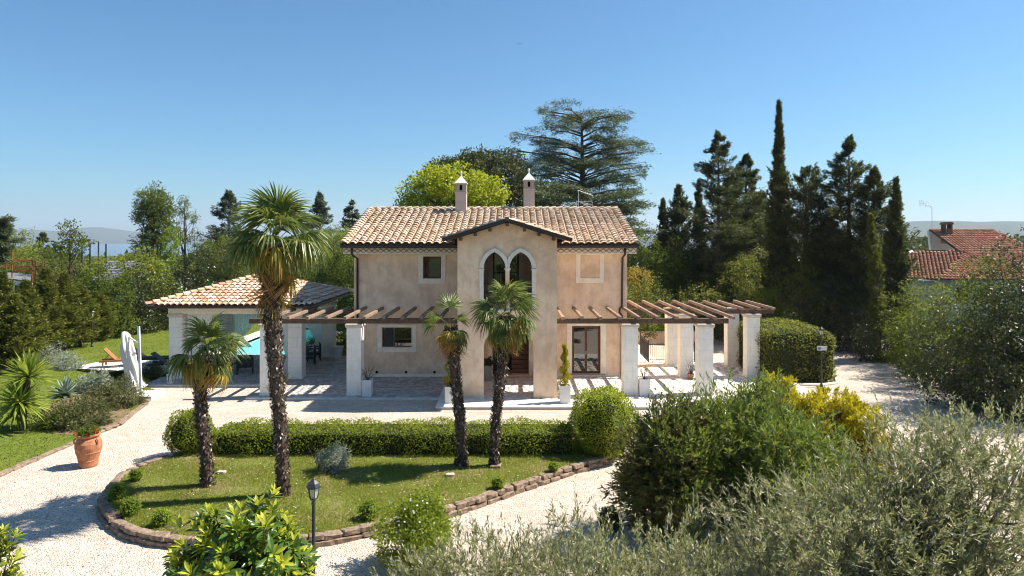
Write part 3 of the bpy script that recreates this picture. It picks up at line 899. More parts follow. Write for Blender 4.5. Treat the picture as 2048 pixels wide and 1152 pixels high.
# arch trim: two bands, side posts, colonnette
def band(inner, w):
    n = len(inner); cx = (inner[0][0] + inner[1][0]) / 2; out = []
    top = inner[2:]
    res = []
    for i, (x, z) in enumerate(top):
        a = top[max(i-1, 0)]; b = top[min(i+1, len(top)-1)]
        t = Vector((b[0]-a[0], b[1]-a[1])).normalized(); nn = Vector((t.y, -t.x))
        res.append((x + nn.x * w, z + nn.y * w))
    return top, res
def arch_trim(inner, w, clip=None):
    top, res = band(inner, w)
    if clip: res = [(clip(x, z), z) for x, z in res]
    m = MB(); y0, y1 = TY - .07, TY + .10
    for i in range(len(top) - 1):
        a, b, c, d = top[i], top[i+1], res[i+1], res[i]
        m.add([(a[0],y0,a[1]),(b[0],y0,b[1]),(c[0],y0,c[1]),(d[0],y0,d[1]),(a[0],y1,a[1]),(b[0],y1,b[1]),(c[0],y1,c[1]),(d[0],y1,d[1])],
              [(0,1,2,3),(7,6,5,4),(0,4,5,1),(3,2,6,7)] + ([(0,3,7,4)] if i == 0 else []) + ([(1,5,6,2)] if i == len(top)-2 else []))
    return m.build('arch_moulding', MAT['arch_trim'], villa)
XC = -.19
arch_trim(BL, .17, lambda x, z: min(x, XC - .002)); arch_trim(BR, .17, lambda x, z: max(x, XC + .002))
for x0, x1 in ((-1.37, -1.205), (.845, 1.01)):
    m = MB(); m.box(x0, x1, TY - .06, TY + .05, 3.72, 5.38); m.build('jamb', MAT['arch_trim'], villa, bevel=.008)
    m = MB(); m.box(x0 - .035, x1 + .035, TY - .09, TY + .08, 5.38, 5.457); m.build('jamb_capital', MAT['arch_trim'], villa, bevel=.01)
m = MB(); m.tube([(XC, TY + .10, 3.79), (XC, TY + .10, 5.34)], .075, 16); m.build('colonnette', MAT['arch_trim'], villa, smooth=False)
m = MB(); m.lathe([(.08, 0), (.10, .04), (.13, .10), (.14, .14)], (XC, TY + .10, 5.32), 16); m.build('colonnette_capital', MAT['arch_trim'], villa)
m = MB(); m.box(-1.42, 1.06, TY - .10, TY + .02, 3.64, 3.715); m.build('loggia_sill', MAT['arch_trim'], villa, bevel=.01)
# loggia railing
m = MB(); m.tube([(-1.2, TY + .28, 4.80), (.84, TY + .28, 4.80)], .02, 8)
rail = m.build('loggia_railing', MAT['iron'], villa)
for k in range(18):
    x = -1.16 + k * .117
    if abs(x - XC) < .05: continue
    b = MB(); b.tube([(x, TY + .28, 3.79), (x, TY + .28, 4.79)], .009, 6); b.build('baluster', MAT['iron'], rail)

# tower roof
def gable_slab(parent, x_ap, z_ap, xl, zl, xr, zr, y0, y1, t, mat, name):
    m = MB()
    for (xa, za, xb, zb) in ((xl, zl, x_ap, z_ap), (x_ap, z_ap, xr, zr)):
        m.add([(xa,y0,za),(xb,y0,zb),(xb,y1,zb),(xa,y1,za),(xa,y0,za-t),(xb,y0,zb-t),(xb,y1,zb-t),(xa,y1,za-t)],
              [(0,1,2,3),(4,7,6,5),(0,4,5,1),(1,5,6,2),(2,6,7,3),(3,7,4,0)])
    return m.build(name, mat, parent)
RY0 = TY - .62
troof = gable_slab(villa, -.20, 7.50, -2.86, 6.68, 2.46, 6.68, RY0 + .03, 36.4, .06, MAT['dark_wood'], 'tower_roof')
for (xa, za, xb, zb) in ((-2.88, 6.66, -.20, 7.49), (-.20, 7.49, 2.48, 6.66)):
    m = MB(); m.beam((xa, RY0, za), (xb, RY0, zb), .035, .15); m.build('bargeboard', MAT['gutter'], troof)
m = MB(); m.box(-.28, -.12, RY0 - .03, RY0 + .12, 7.47, 7.63); m.build('ridge_cap', MAT['copper'], troof, bevel=.03)
for t in (-2.15, -1.53, -.92, -.20, .52, 1.13, 1.75):
    z = 7.37 - abs(t + .20) * .308
    m = MB(); m.box(t - .06, t + .06, RY0 + .06, TY + .2, z - .13, z - .012); m.build('purlin', MAT['dark_wood'], troof)
# soffit purlin at the eave ends
TMS = tile_mesh('tower_tile', .30, .46, .085, MAT['tile'])
sl = math.atan2(.82, 2.66); L_s = math.hypot(2.66, .82)
plane_tiles(troof, (-2.86, 36.3, 6.69), (0, -1, 0), (math.cos(sl), 0, math.sin(sl)), 8.1, L_s, .30, .36, TMS, MAT['tile'], 0, seed=3)
plane_tiles(troof, (2.46, RY0, 6.69), (0, 1, 0), (-math.cos(sl), 0, math.sin(sl)), 8.1, L_s, .30, .36, TMS, MAT['tile'], 0, seed=4)

# ------------------------------------------------------------------ main roof
EY, EZ = 32.45, 6.42                        # eave line
RGY, RGZ = 39.05, 8.34                      # ridge
RX0, RX1 = -8.12, 6.0
slope = math.atan2(RGZ - EZ, RGY - EY); SL = math.hypot(RGZ - EZ, RGY - EY)
m = MB()
for (ya, za, yb, zb) in ((EY, EZ, RGY, RGZ), (RGY, RGZ, 2 * RGY - EY, EZ)):
    m.add([(RX0, ya, za), (RX1, ya, za), (RX1, yb, zb), (RX0, yb, zb), (RX0, ya, za-.1), (RX1, ya, za-.1), (RX1, yb, zb-.1), (RX0, yb, zb-.1)],
          [(0,1,2,3),(4,7,6,5),(0,4,5,1),(1,5,6,2),(2,6,7,3),(3,7,4,0)])
roof = m.build('roof', MAT['underroof'], villa)
TM = tile_mesh('roof_tile', .315, .47, .105, MAT['tile'])
def clear(u, v):
    # leave the tower roof's footprint free
    x = RX0 + u; y = EY + v * math.cos(slope); z = EZ + v * math.sin(slope)
    return not (-2.7 < x < 2.3 and z < 7.46 - abs(x + .2) * .308)
plane_tiles(roof, (RX0, EY, EZ), (1, 0, 0), (0, math.cos(slope), math.sin(slope)), RX1 - RX0, SL, .365, .37, TM, MAT['tile'], 300, None, 5, clear)
# under-tile channels: a corrugated sheet between the rows
nx = 39; V = []; F = []
for j in (0, 1):
    for i in range(nx * 4 + 1):
        x = RX0 + (RX1 - RX0) * i / (nx * 4)
        ph = 2 * math.pi * i / 4
        zz = .035 * math.cos(ph)
        y = EY - .05 + (RGY - EY + .05) * j; z = EZ + .03 + (RGZ - EZ) * j + zz
        V.append((x, y, z))
n4 = nx * 4 + 1
F = [(i, i+1, n4+i+1, n4+i) for i in range(nx * 4)]
o = np_mesh('channel_tiles', V, [np.array(F)], MAT['tile'], roof, smooth=True)
# ridge tiles
RT = tile_mesh('ridge_tile', .34, .46, .13, MAT['tile'])
for k in range(36):
    o = link('ridge_tile', RT, roof); x = RX0 + .2 + k * .392
    o.matrix_local = Matrix.LocRotScale(Vector((x, RGY, RGZ + .03)) - origin(roof), Euler((0, 0, R(90))).to_quaternion(), None)
# verge boards and lighter verge tiles
for x in (RX0 - .02, RX1 + .02):
    m = MB(); m.beam((x, EY - .02, EZ - .05), (x, RGY, RGZ - .05), .04, .16); m.build('bargeboard', MAT['gutter'], roof)
for x in (RX0 + .06, RX1 - .06):
    for k in range(17):
        v = (k + .5) * SL / 17
        o = link('verge_tile', TM, roof)
        o.matrix_local = Matrix.LocRotScale(Vector((x, EY + v * math.cos(slope), EZ + v * math.sin(slope) + .075)) - origin(roof), Euler((slope, 0, 0)).to_quaternion(), None)
# gutter
for (xa, xb) in ((RX0 - .02, TX0 - .02), (TX1 + .02, RX1 + .02)):
    m = MB(); m.plate([(EY - .14, EZ - .02), (EY - .14, EZ - .10), (EY - .10, EZ - .17), (EY - .01, EZ - .17), (EY - .01, EZ - .02), (EY - .03, EZ - .02), (EY - .03, EZ - .12), (EY - .10, EZ - .12), (EY - .12, EZ - .02)], [],
                      lambda u, v, d: (xa + d, u, v), xb - xa)
    m.build('gutter', MAT['gutter'], villa)
# cornice with lozenge frieze
CY = 32.68
LOZ = {}
def m_brickdust(): return M_plain('lozenge_terracotta', (.25, .15, .10), .9, .15, var=.2, scale=6)
MAT['lozenge'] = m_brickdust()
def frieze(x0, x1, y0, y1, nn):
    m = MB(); m.box(x0, x1, y0, y1, 5.975, 6.265)
    fz = m.build('frieze', MAT['trim'], villa)
    st = (x1 - x0) / nn
    for k in range(nn):
        cx = x0 + (k + .5) * st; cz = 6.12; hw = st * .5 * .80; hh = .105
        for sgn in (-1, 1):
            b = MB(); b.beam((cx, y0 - .012, cz + hh), (cx + sgn * st * .5, y0 - .012, cz - .01), .034, .02, (0, -1, 0)); b.build('lozenge_bar', MAT['lozenge'], fz)
            b = MB(); b.beam((cx, y0 - .014, cz - hh), (cx + sgn * st * .5, y0 - .014, cz - .01), .020, .02, (0, -1, 0)); b.build('lozenge_bar', MAT['lozenge'], fz)
        b = MB(); b.add([(cx - hw * .66, y0 - .008, cz - .002), (cx, y0 - .016, cz - hh * .85), (cx + hw * .66, y0 - .008, cz - .002), (cx, y0 - .016, cz + hh * .6),
                         (cx - hw * .66, y0 + .004, cz - .002), (cx, y0 + .004, cz - hh * .85), (cx + hw * .66, y0 + .004, cz - .002), (cx, y0 + .004, cz + hh * .6)],
                        [(0,1,2,3),(0,4,5,1),(1,5,6,2),(2,6,7,3),(3,7,4,0)])
        b.build('lozenge', MAT['trim'], fz)
frieze(RX0 + .04, TX0 - .005, CY, WY - .003, 21)
frieze(TX1 + .005, RX1 - .04, CY, WY - .003, 14)
# downpipes
m = MB(); m.tube([(-7.66, CY - .06, 6.28), (-7.66, CY - .06, 5.95), (-7.60, CY + .1, 5.86), (-7.52, WY - .09, 5.74), (-7.52, WY - .09, 0.02)], .052, 10)
m.build('downpipe', MAT['gutter'], villa, smooth=True)
m = MB(); m.tube([(5.40, CY - .06, 6.28), (5.40, CY - .06, 5.95), (5.38, WY - .09, 5.78), (5.34, WY - .09, 3.42), (5.24, WY - .12, 3.30), (5.22, WY - .14, 3.12), (5.34, WY - .09, 2.95), (5.34, WY - .09, 0.02)], .052, 10)
m.build('downpipe', MAT['gutter'], villa, smooth=True)

# ------------------------------------------------------------------ chimneys (parts of the roof)
def chimney(cx, Y, w, zb, base):
    h0, h1, h2 = .98, 1.50, 1.98       # shaft, lantern, spire
    m = MB(); m.box(cx - w/2, cx + w/2, Y, Y + w, zb - 1.0, zb + h0); ch = m.build('chimney', MAT['chim'], roof, bevel=.01)
    m = MB(); m.box(cx - w/2 - .02, cx + w/2 + .02, Y - .02, Y + w + .02, zb + h0, zb + h0 + .05); m.build('chimney_band', MAT['chim'], ch)
    hole = roundarch(cx - .075, cx + .075, zb + h0 + .15, zb + h0 + .38, zb + h0 + .46, 8)
    for y in (Y, Y + w - .05):
        m = MB(); m.plate(rect(cx - w/2, cx + w/2, zb + h0 + .05, zb + h1), [hole], front(y), .05); m.build('chimney_lantern', MAT['chim2'], ch)
    for x in (cx - w/2, cx + w/2 - .05):
        m = MB(); m.box(x, x + .05, Y + .051, Y + w - .051, zb + h0 + .05, zb + h1); m.build('chimney_lantern', MAT['chim2'], ch)
    m = MB(); m.box(cx - w/2 + .06, cx + w/2 - .06, Y + .2, Y + .25, zb + h0 + .05, zb + h1); m.build('flue', MAT['near_black'], ch)
    o = .05; a = (cx - w/2 - o, Y - o); b = (cx + w/2 + o, Y + w + o); c = (cx, Y + w/2, zb + h2)
    m = MB(); z = zb + h1
    m.add([(a[0],a[1],z),(b[0],a[1],z),(b[0],b[1],z),(a[0],b[1],z),(a[0],a[1],z+.04),(b[0],a[1],z+.04),(b[0],b[1],z+.04),(a[0],b[1],z+.04), c],
          [(3,2,1,0),(0,1,5,4),(1,2,6,5),(2,3,7,6),(3,0,4,7),(4,5,8),(5,6,8),(6,7,8),(7,4,8)])
    sp = m.build('chimney_spire', MAT['white_cap'], ch)
    m = MB(); m.lathe([(.045, -.08), (.04, .04), (.03, .08), (.055, .12), (.06, .17), (.03, .22), (.01, .25)], c, 10); m.build('finial', MAT['white_cap'], ch)
    if base:
        m = MB(); m.box(cx - w/2 - .45, cx + w/2 + .06, Y - .12, Y + w + .05, zb - .32, zb - .10); m.build('chimney_base', MAT['white_cap'], ch, bevel=.01)
MAT['chim'] = M_plain('chimney_plaster', (.58, .46, .40), .92, .15, var=.07, scale=3)
MAT['chim2'] = M_plain('chimney_plaster_dark', (.42, .33, .28), .92, .15, var=.12, scale=5)
MAT['white_cap'] = M_plain('white_plaster_cap', (.72, .68, .63), .9, .2, var=.08, scale=4)
chimney(GX(922, 38.3), 38.2, .62, GZ(421, 38.3), True)
chimney(GX(1058, 39.2), 39.15, .62, GZ(413, 39.2), False)
# tv antennas on the ridge
def antenna(par, base, h, sc, name='tv_antenna'):
    x, y, z = base
    a = MB(); a.tube([(x, y, z - .3), (x, y, z + h)], .02 * sc, 6)
    o = a.build(name, MAT['steel'], par)
    a = MB(); a.tube([(x - .05*sc, y, z + h), (x + 1.0*sc, y - .1, z + h - .25*sc)], .014*sc, 5); a.build('boom', MAT['steel'], o)
    for k in range(5):
        t = .1 + k * .2; c = Vector((x + t*sc, y - .1*t, z + h - .25*t*sc)); l = (.16 + .02*k) * sc
        a = MB(); a.tube([(c.x - .2*l, c.y, c.z - l), (c.x + .2*l, c.y, c.z + l)], .010*sc, 5); a.build('dipole', MAT['steel'], o)
    for s in (-1, 1):
        e = Vector((x + 1.0*sc, y - .1, z + h - .25*sc + s * .22*sc))
        a = MB(); a.tube([(x + .15*sc, y, z + h - .04*sc), e], .010*sc, 5); a.build('reflector', MAT['steel'], o)
    a = MB(); a.tube([(x + 1.0*sc, y - .1, z + h - .47*sc), (x + 1.0*sc, y - .1, z + h - .03*sc)], .010*sc, 5); a.build('reflector', MAT['steel'], o)
    return o
antenna(roof, (GX(1153, 39.4), 39.4, 8.3), .55, .9)
m = MB(); p = Vector((GX(1157, 40), 40, GZ(381, 40))); m.tube([p + Vector((0, 0, -2)), p], .018, 6); m.tube([p + Vector((-.05, 0, .02)), p + Vector((.85, 0, -.30))], .014, 5); m.build('tv_antenna', MAT['steel'], roof)

# ------------------------------------------------------------------ pergolas
PFY = 29.55                                  # beam line of the front row
def column(par, x, y, w=.62, h=3.05, courses=6):
    m = MB(); m.box(x - w/2 - .03, x + w/2 + .03, y - w/2 - .03, y + w/2 + .03, -.03, .07); c = m.build('column', MAT['column'], par, bevel=.01)
    zt = h - .17; step = (zt - .07) / courses
    for k in range(courses):
        z0 = .07 + k * step
        b = MB(); b.box(x - w/2, x + w/2, y - w/2, y + w/2, z0 + .004, z0 + step - .004); b.build('block', MAT['column'], c, bevel=.007)
    b = MB(); b.box(x - w/2 + .012, x + w/2 - .012, y - w/2 + .012, y + w/2 - .012, .06, zt); b.build('core', MAT['capital'], c)
    b = MB(); o = .055
    b.add([(x-w/2,y-w/2,zt),(x+w/2,y-w/2,zt),(x+w/2,y+w/2,zt),(x-w/2,y+w/2,zt),
           (x-w/2-o,y-w/2-o,zt+.07),(x+w/2+o,y-w/2-o,zt+.07),(x+w/2+o,y+w/2+o,zt+.07),(x-w/2-o,y+w/2+o,zt+.07),
           (x-w/2-o,y-w/2-o,h),(x+w/2+o,y-w/2-o,h),(x+w/2+o,y+w/2+o,h),(x-w/2-o,y+w/2+o,h)],
          [(3,2,1,0),(0,1,5,4),(1,2,6,5),(2,3,7,6),(3,0,4,7),(4,5,9,8),(5,6,10,9),(6,7,11,10),(7,4,8,11),(8,9,10,11)])
    b.build('capital', MAT['capital'], c)
    return c
def rafter(par, x, y0, y1, z=3.33, tilt=0.0, mat='rafter_wood', w=.13, h=.13):
    rs = random.Random(int(x * 977 + y0 * 31))
    m = MB(); m.beam((x + rs.gauss(0, .012), y0 + rs.gauss(0, .03), z + rs.gauss(0, .008)), (x + rs.gauss(0, .012), y1, z + tilt + rs.gauss(0, .006)), w, h)
    m.build('rafter', MAT[mat], par, bevel=.012)
pl = thing('pergola', 'brown timber pergola on white stone columns between the pavilion and the tower', 'pergola', (-6.8, 29.5, 0))
for x in (-10.5, -6.78): column(pl, x, PFY)
m = MB(); m.box(-11.35, TX0 - .006, PFY - .11, PFY + .11, 3.05, 3.27); m.build('beam', MAT['dark_wood'], pl, bevel=.012)
for k in range(11):
    x = GX(576, 29.15) + (k - 1) * .812
    if x < TX0 - .2: rafter(pl, x, 29.15, WY - .004 if x > XL else 33.35)
m = MB(); m.box(-11.35, XL - .006, 33.0, 33.2, 3.05, 3.26); m.build('beam', MAT['dark_wood'], pl, bevel=.012)
pr = thing('pergola', 'brown timber pergola on white columns wrapping the corner past the glazed door', 'pergola', (8.4, 29.5, 0))
for x, y in ((5.09, PFY), (8.32, PFY), (8.46, 33.3), (11.68, 33.3), (8.49, 36.25), (11.66, 36.25)): column(pr, x, y)
m = MB(); m.box(TX1 + .006, 9.35, PFY - .11, PFY + .11, 3.05, 3.27); m.build('beam', MAT['dark_wood'], pr, bevel=.012)
m = MB(); m.box(XR + .006, 12.75, 33.19, 33.41, 3.05, 3.27); m.build('beam', MAT['dark_wood'], pr, bevel=.012)
m = MB(); m.box(XR + .006, 12.75, 36.14, 36.36, 3.05, 3.27); m.build('beam', MAT['dark_wood'], pr, bevel=.012)
for k in range(13):
    x = TX1 + .28 + k * .812
    if x < 5.5: rafter(pr, x, 29.15, WY - .004)
    elif x < 9.5: rafter(pr, x, 29.15, 36.7)
    else: rafter(pr, x, 32.85, 36.7)
rafter(pr, 12.6, 32.85, 36.7)

# ------------------------------------------------------------------ pavilion
pav = thing('pavilion', 'open square poolside pavilion with salmon tiled hip roof on stone pillars', 'pavilion', (-13.2, 35.7, 0))
PVX0, PVX1, PVY0, PVY1 = -16.1, -10.4, 33.0, 38.8
for x in (PVX0, PVX1):
    for y in (PVY0, PVY1): column(pav, x, y, .66, 3.1)
for (x0, x1, y0, y1) in ((PVX0-.36, PVX1+.36, PVY0-.34, PVY0+.34), (PVX0-.36, PVX1+.36, PVY1-.34, PVY1+.34), (PVX0-.34, PVX0+.34, PVY0+.341, PVY1-.341), (PVX1-.34, PVX1+.34, PVY0+.341, PVY1-.341)):
    m = MB(); m.box(x0, x1, y0, y1, 3.1, 3.47); m.build('architrave', MAT['trim'], pav)
ex0, ex1, ey0, ey1, ez = PVX0 - 1.0, PVX1 + 1.0, PVY0 - 1.0, PVY1 + 1.0, 3.56
cx, cy, cz = (ex0 + ex1) / 2, (ey0 + ey1) / 2, 4.72
m = MB(); m.add([(ex0,ey0,ez),(ex1,ey0,ez),(ex1,ey1,ez),(ex0,ey1,ez),(cx,cy,cz),(ex0,ey0,ez-.07),(ex1,ey0,ez-.07),(ex1,ey1,ez-.07),(ex0,ey1,ez-.07)],
                [(0,1,4),(1,2,4),(2,3,4),(3,0,4),(0,5,6,1),(1,6,7,2),(2,7,8,3),(3,8,5,0),(5,8,7,6)])
proof = m.build('roof', MAT['underroof'], pav)
PT = tile_mesh('roof_tile', .26, .46, .085, MAT['tile2'])
W = ex1 - ex0; D = ey1 - ey0
ps = math.atan2(cz - ez, cy - ey0); pL = math.hypot(cz - ez, cy - ey0)
qs = math.atan2(cz - ez, ex1 - cx); qL = math.hypot(cz - ez, ex1 - cx)
tri = lambda w, l: (lambda u, v: abs(u - w/2) < (w/2) * (1 - v / l) - .02)
plane_tiles(proof, (ex0, ey0, ez), (1, 0, 0), (0, math.cos(ps), math.sin(ps)), W, pL, .29, .37, PT, MAT['tile2'], 150, None, 21, tri(W, pL))
plane_tiles(proof, (ex1, ey0, ez), (0, 1, 0), (-math.cos(qs), 0, math.sin(qs)), D, qL, .29, .37, PT, MAT['tile2'], 150, None, 22, tri(D, qL))
plane_tiles(proof, (ex1, ey1, ez), (-1, 0, 0), (0, -math.cos(ps), math.sin(ps)), W, pL, .29, .37, PT, MAT['tile2'], 0, None, 23, tri(W, pL))
plane_tiles(proof, (ex0, ey1, ez), (0, -1, 0), (math.cos(qs), 0, math.sin(qs)), D, qL, .29, .37, PT, MAT['tile2'], 0, None, 24, tri(D, qL))
HT = tile_mesh('hip_tile', .27, .46, .12, MAT['tile2'])
for (hx, hy) in ((ex0, ey0), (ex1, ey0), (ex1, ey1), (ex0, ey1)):
    a = Vector((hx, hy, ez + .05)); b = Vector((cx, cy, cz + .05)); d = (b - a); nseg = int(d.length / .37)
    q = d.to_track_quat('Y', 'Z')
    for k in range(nseg + 1):
        o = link('hip_tile', HT, proof); o.matrix_local = Matrix.LocRotScale(a + d * ((k + .4) / (nseg + 1)) - origin(proof), q, None)
m = MB()
for (a, b) in (((ex0-.1, ey0-.06), (ex1+.06, ey0-.06)), ((ex1+.06, ey0-.12), (ex1+.06, ey1+.1))):
    m = MB(); m.tube([(a[0], a[1], ez - .05), (b[0], b[1], ez - .05)], .075, 10); m.build('gutter', MAT['gutter'], pav)
# curtains gathered beside the pillars
def curtain(name, top_a, top_b, z0, z1, tie, lean, n, label, group=None, flare=.3):
    """sheer curtain hung between two points, gathered at height tie, folds as a wave"""
    a = Vector((*top_a, 0)); b = Vector((*top_b, 0)); d = b - a; L = d.length; d.normalize(); nn = Vector((-d.y, d.x, 0))
    V = []; rows = 16; cols = n * 6
    for j in range(rows + 1):
        z = z1 + (z0 - z1) * j / rows
        g = abs((z - tie) / (z1 - tie)) if z > tie else abs((tie - z) / (tie - z0 + 1e-6)) * flare
        wid = .16 + .84 * min(1, g) ** .75
        for i in range(cols + 1):
            u = i / cols
            s = L * (lean * (1 - wid) + u * wid)
            p = a + d * s + nn * (.07 * math.sin(u * n * 2 * math.pi + .4 * math.sin(j * .5)) * (.45 + .55 * wid))
            V.append((p.x, p.y, z))
    c = cols + 1
    F = [(j*c+i, j*c+i+1, (j+1)*c+i+1, (j+1)*c+i) for j in range(rows) for i in range(cols)]
    o = np_mesh(name, V, [np.array(F)], MAT['sheer'], None, smooth=True)
    return tag(o, label, 'curtain', group or 'white curtains of the pavilion')
curtain('curtain', (PVX0 + .36, PVY0), (PVX0 + 1.75, PVY0), .06, 3.08, .5, .05, 9, 'sheer white curtain hanging beside the front pillar nearest the loungers', flare=.6)
curtain('curtain', (PVX0 + .36, PVY1), (PVX0 + 2.2, PVY1), .5, 3.08, 1.1, .05, 9, 'sheer white curtain swept aside at the rear pillar next to the pool water')
curtain('curtain', (PVX0, PVY1 - .36), (PVX0, PVY1 - 1.6), .05, 3.08, 1.2, .1, 9, 'sheer white curtain on the lawn flank of the pavilion by the rear pillar')
curtain('curtain', (PVX1 - .36, PVY1), (PVX1 - 1.9, PVY1), .06, 3.08, .9, .06, 9, 'long white curtain tied at the rear pillar by the white pot', flare=.35)
curtain('curtain', (PVX1 - .36, PVY0), (PVX1 - 1.1, PVY0), .06, 3.08, 1.0, .05, 7, 'white curtain hanging behind the shaggy trunk of the tallest palm')
# ------------------------------------------------------------------ foliage toolkit
def unit(a):
    return a / np.maximum(np.linalg.norm(a, axis=-1, keepdims=True), 1e-9)
def rand_dir(rs, n):
    return unit(rs.normal(size=(n, 3)))

def leaf_quads(P, D, N, L, W, fold=.18, curl=0.0):
    """P base points, D long direction, N face normal hint, L length, W width -> verts, quads (one leaf = one quad)"""
    D = unit(D); S = unit(np.cross(D, N)); N = np.cross(S, D)
    L = np.broadcast_to(L, (len(P),))[:, None]; W = np.broadcast_to(W, (len(P),))[:, None]
    mid = P + D * L * .48
    V = np.stack([P, mid + S * W * .5 + N * W * fold, P + D * L - N * L * curl, mid - S * W * .5 + N * W * fold], 1).reshape(-1, 3)
    k = len(P); F = np.arange(4 * k).reshape(k, 4)
    return V, F

def leaf_long(P, D, N, L, W, curl=.15):
    """larger leaf: six outline points and a folded midrib (4 quads)"""
    D = unit(D); S = unit(np.cross(D, N)); N = np.cross(S, D)
    L = np.broadcast_to(L, (len(P),))[:, None]; W = np.broadcast_to(W, (len(P),))[:, None]
    def at(t, s, up=0): return P + D * L * t + S * W * s + N * (W * up - L * curl * t * t)
    V = np.stack([P, at(.35, .42, .12), at(.35, 0, 0), at(.35, -.42, .12), at(.70, .46, .12), at(.70, 0, 0), at(.70, -.46, .12), at(1, 0, 0)], 1).reshape(-1, 3)
    k = len(P); b = (np.arange(k) * 8)[:, None]
    T = np.concatenate([b + np.array([[0, 1, 2]]), b + np.array([[0, 2, 3]]), b + np.array([[4, 7, 5]]), b + np.array([[5, 7, 6]])])
    Q = np.concatenate([b + np.array([[1, 4, 5, 2]]), b + np.array([[2, 5, 6, 3]])])
    return V, T, Q

class Leaves:
    def __init__(s): s.V = []; s.F = []; s.n = 0
    def add(s, V, F): s.V.append(V); s.F.append(F + s.n); s.n += len(V)
    def build(s, name, mat, parent=None, stuff=False):
        o = np_mesh(name, np.concatenate(s.V), [np.concatenate(s.F)], mat, parent)
        if stuff: o['kind'] = 'stuff'
        return o

def blob_clumps(rs, blobs, n, shell=.45):
    """clump centres in a union of ellipsoids, denser near the skin; returns centres and outward normals"""
    vol = np.array([b[1][0] * b[1][1] * b[1][2] for b in blobs]) ** .8
    pick = rs.choice(len(blobs), n, p=vol / vol.sum())
    C = np.array([b[0] for b in blobs])[pick]; Rr = np.array([b[1] for b in blobs])[pick]
    d = rand_dir(rs, n)
    r = (shell + (1 - shell) * rs.random(n) ** .6)
    # uneven outline
    wob = 1 + .16 * np.sin(d[:, 0] * 5.1 + pick) + .13 * np.sin(d[:, 1] * 6.3 + 2 * pick) + .12 * np.sin(d[:, 2] * 7.7 + 1.3 * pick)
    P = C + d * Rr * (r * wob)[:, None]
    return P, unit(d / Rr * Rr.mean())

def clump_leaves(rs, P, Nn, per, cr, L, W, up=.35, outw=.7, rand=.9, flat=.75):
    """per leaves round every clump centre"""
    n = len(P) * per
    C = np.repeat(P, per, 0); O = np.repeat(Nn, per, 0)
    off = rs.normal(size=(n, 3)) * np.array([1, 1, flat]) * cr * .55
    pos = C + off
    nr = unit(O * outw * .7 + np.array([0, 0, up]) + rs.normal(size=(n, 3)) * rand * .8)
    dr = unit(rs.normal(size=(n, 3)) + O * .5 + off / cr * .6 - np.array([0, 0, .1]))
    return leaf_quads(pos, dr, nr, L * rs.uniform(.65, 1.3, n), W * rs.uniform(.7, 1.3, n))

def limbs(mb, rs, base, tips, r0, r1, wob=.12, n=5, start=.35):
    """branches from points along the trunk out to the tips"""
    b = Vector(base[0]); t = Vector(base[1])
    for tip in tips:
        tip = Vector(tip); s = start + (1 - start) * rs.random()
        o = b.lerp(t, s); mid = o.lerp(tip, .5) + Vector(rs.normal(size=3)) * wob * (tip - o).length + Vector((0, 0, -.06 * (tip - o).length))
        mb.tube([o, o.lerp(mid, .6) , mid, mid.lerp(tip, .6), tip], [r0, r0 * .8, r0 * .6, r0 * .4, r1], n, False)

def tree(name, label, base, blobs, mat, seed, clumps, per, cr, L, W, trunk=.16, group=None, cat='tree', nlimb=14, up=.35, shell=.45, bark='bark', trunk_top=None, flat=.75):
    rs = np.random.default_rng(seed)
    t = thing(name, label, cat, base, group)
    P, N = blob_clumps(rs, blobs, clumps, shell)
    zmin = base[2] + .05
    P[:, 2] = np.maximum(P[:, 2], zmin)
    V, F = clump_leaves(rs, P, N, per, cr, L, W, up, flat=flat)
    np_mesh('crown', V, [F], mat, t)
    mb = MB(); top = trunk_top or tuple(np.mean([b[0] for b in blobs], 0) + np.array([0, 0, .3 * np.mean([b[1][2] for b in blobs])]))
    b = Vector(base); tp = Vector(top); mid = b.lerp(tp, .5) + Vector((rs.normal() * .1, rs.normal() * .1, 0))
    mb.tube([b - Vector((0, 0, .1)), b.lerp(mid, .5), mid, mid.lerp(tp, .5), tp], [trunk * 1.25, trunk, trunk * .8, trunk * .55, trunk * .25], 8)
    idx = rs.choice(len(P), min(nlimb, len(P)), replace=False)
    limbs(mb, rs, (b, tp), P[idx], trunk * .42, trunk * .08)
    mb.build('trunk', MAT[bark], t, smooth=True, fix=False)
    return t

def bush(name, label, base, blobs, mat, seed, clumps, per, cr, L, W, group=None, cat='shrub', up=.35, shell=.5, stems=6):
    rs = np.random.default_rng(seed)
    t = thing(name, label, cat, base, group)
    P, N = blob_clumps(rs, blobs, clumps, shell)
    P[:, 2] = np.maximum(P[:, 2], base[2] + .04)
    V, F = clump_leaves(rs, P, N, per, cr, L, W, up)
    np_mesh('foliage', V, [F], mat, t)
    mb = MB()
    for k in rs.choice(len(P), stems, replace=False):
        b = Vector(base) + Vector((rs.normal() * .08, rs.normal() * .08, -.05)); e = Vector(P[k])
        mb.tube([b, b.lerp(e, .5) + Vector((0, 0, .1 * (e - b).length)), e], [.03, .022, .008], 5, False)
    mb.build('stems', MAT['bark'], t, fix=False)
    return t

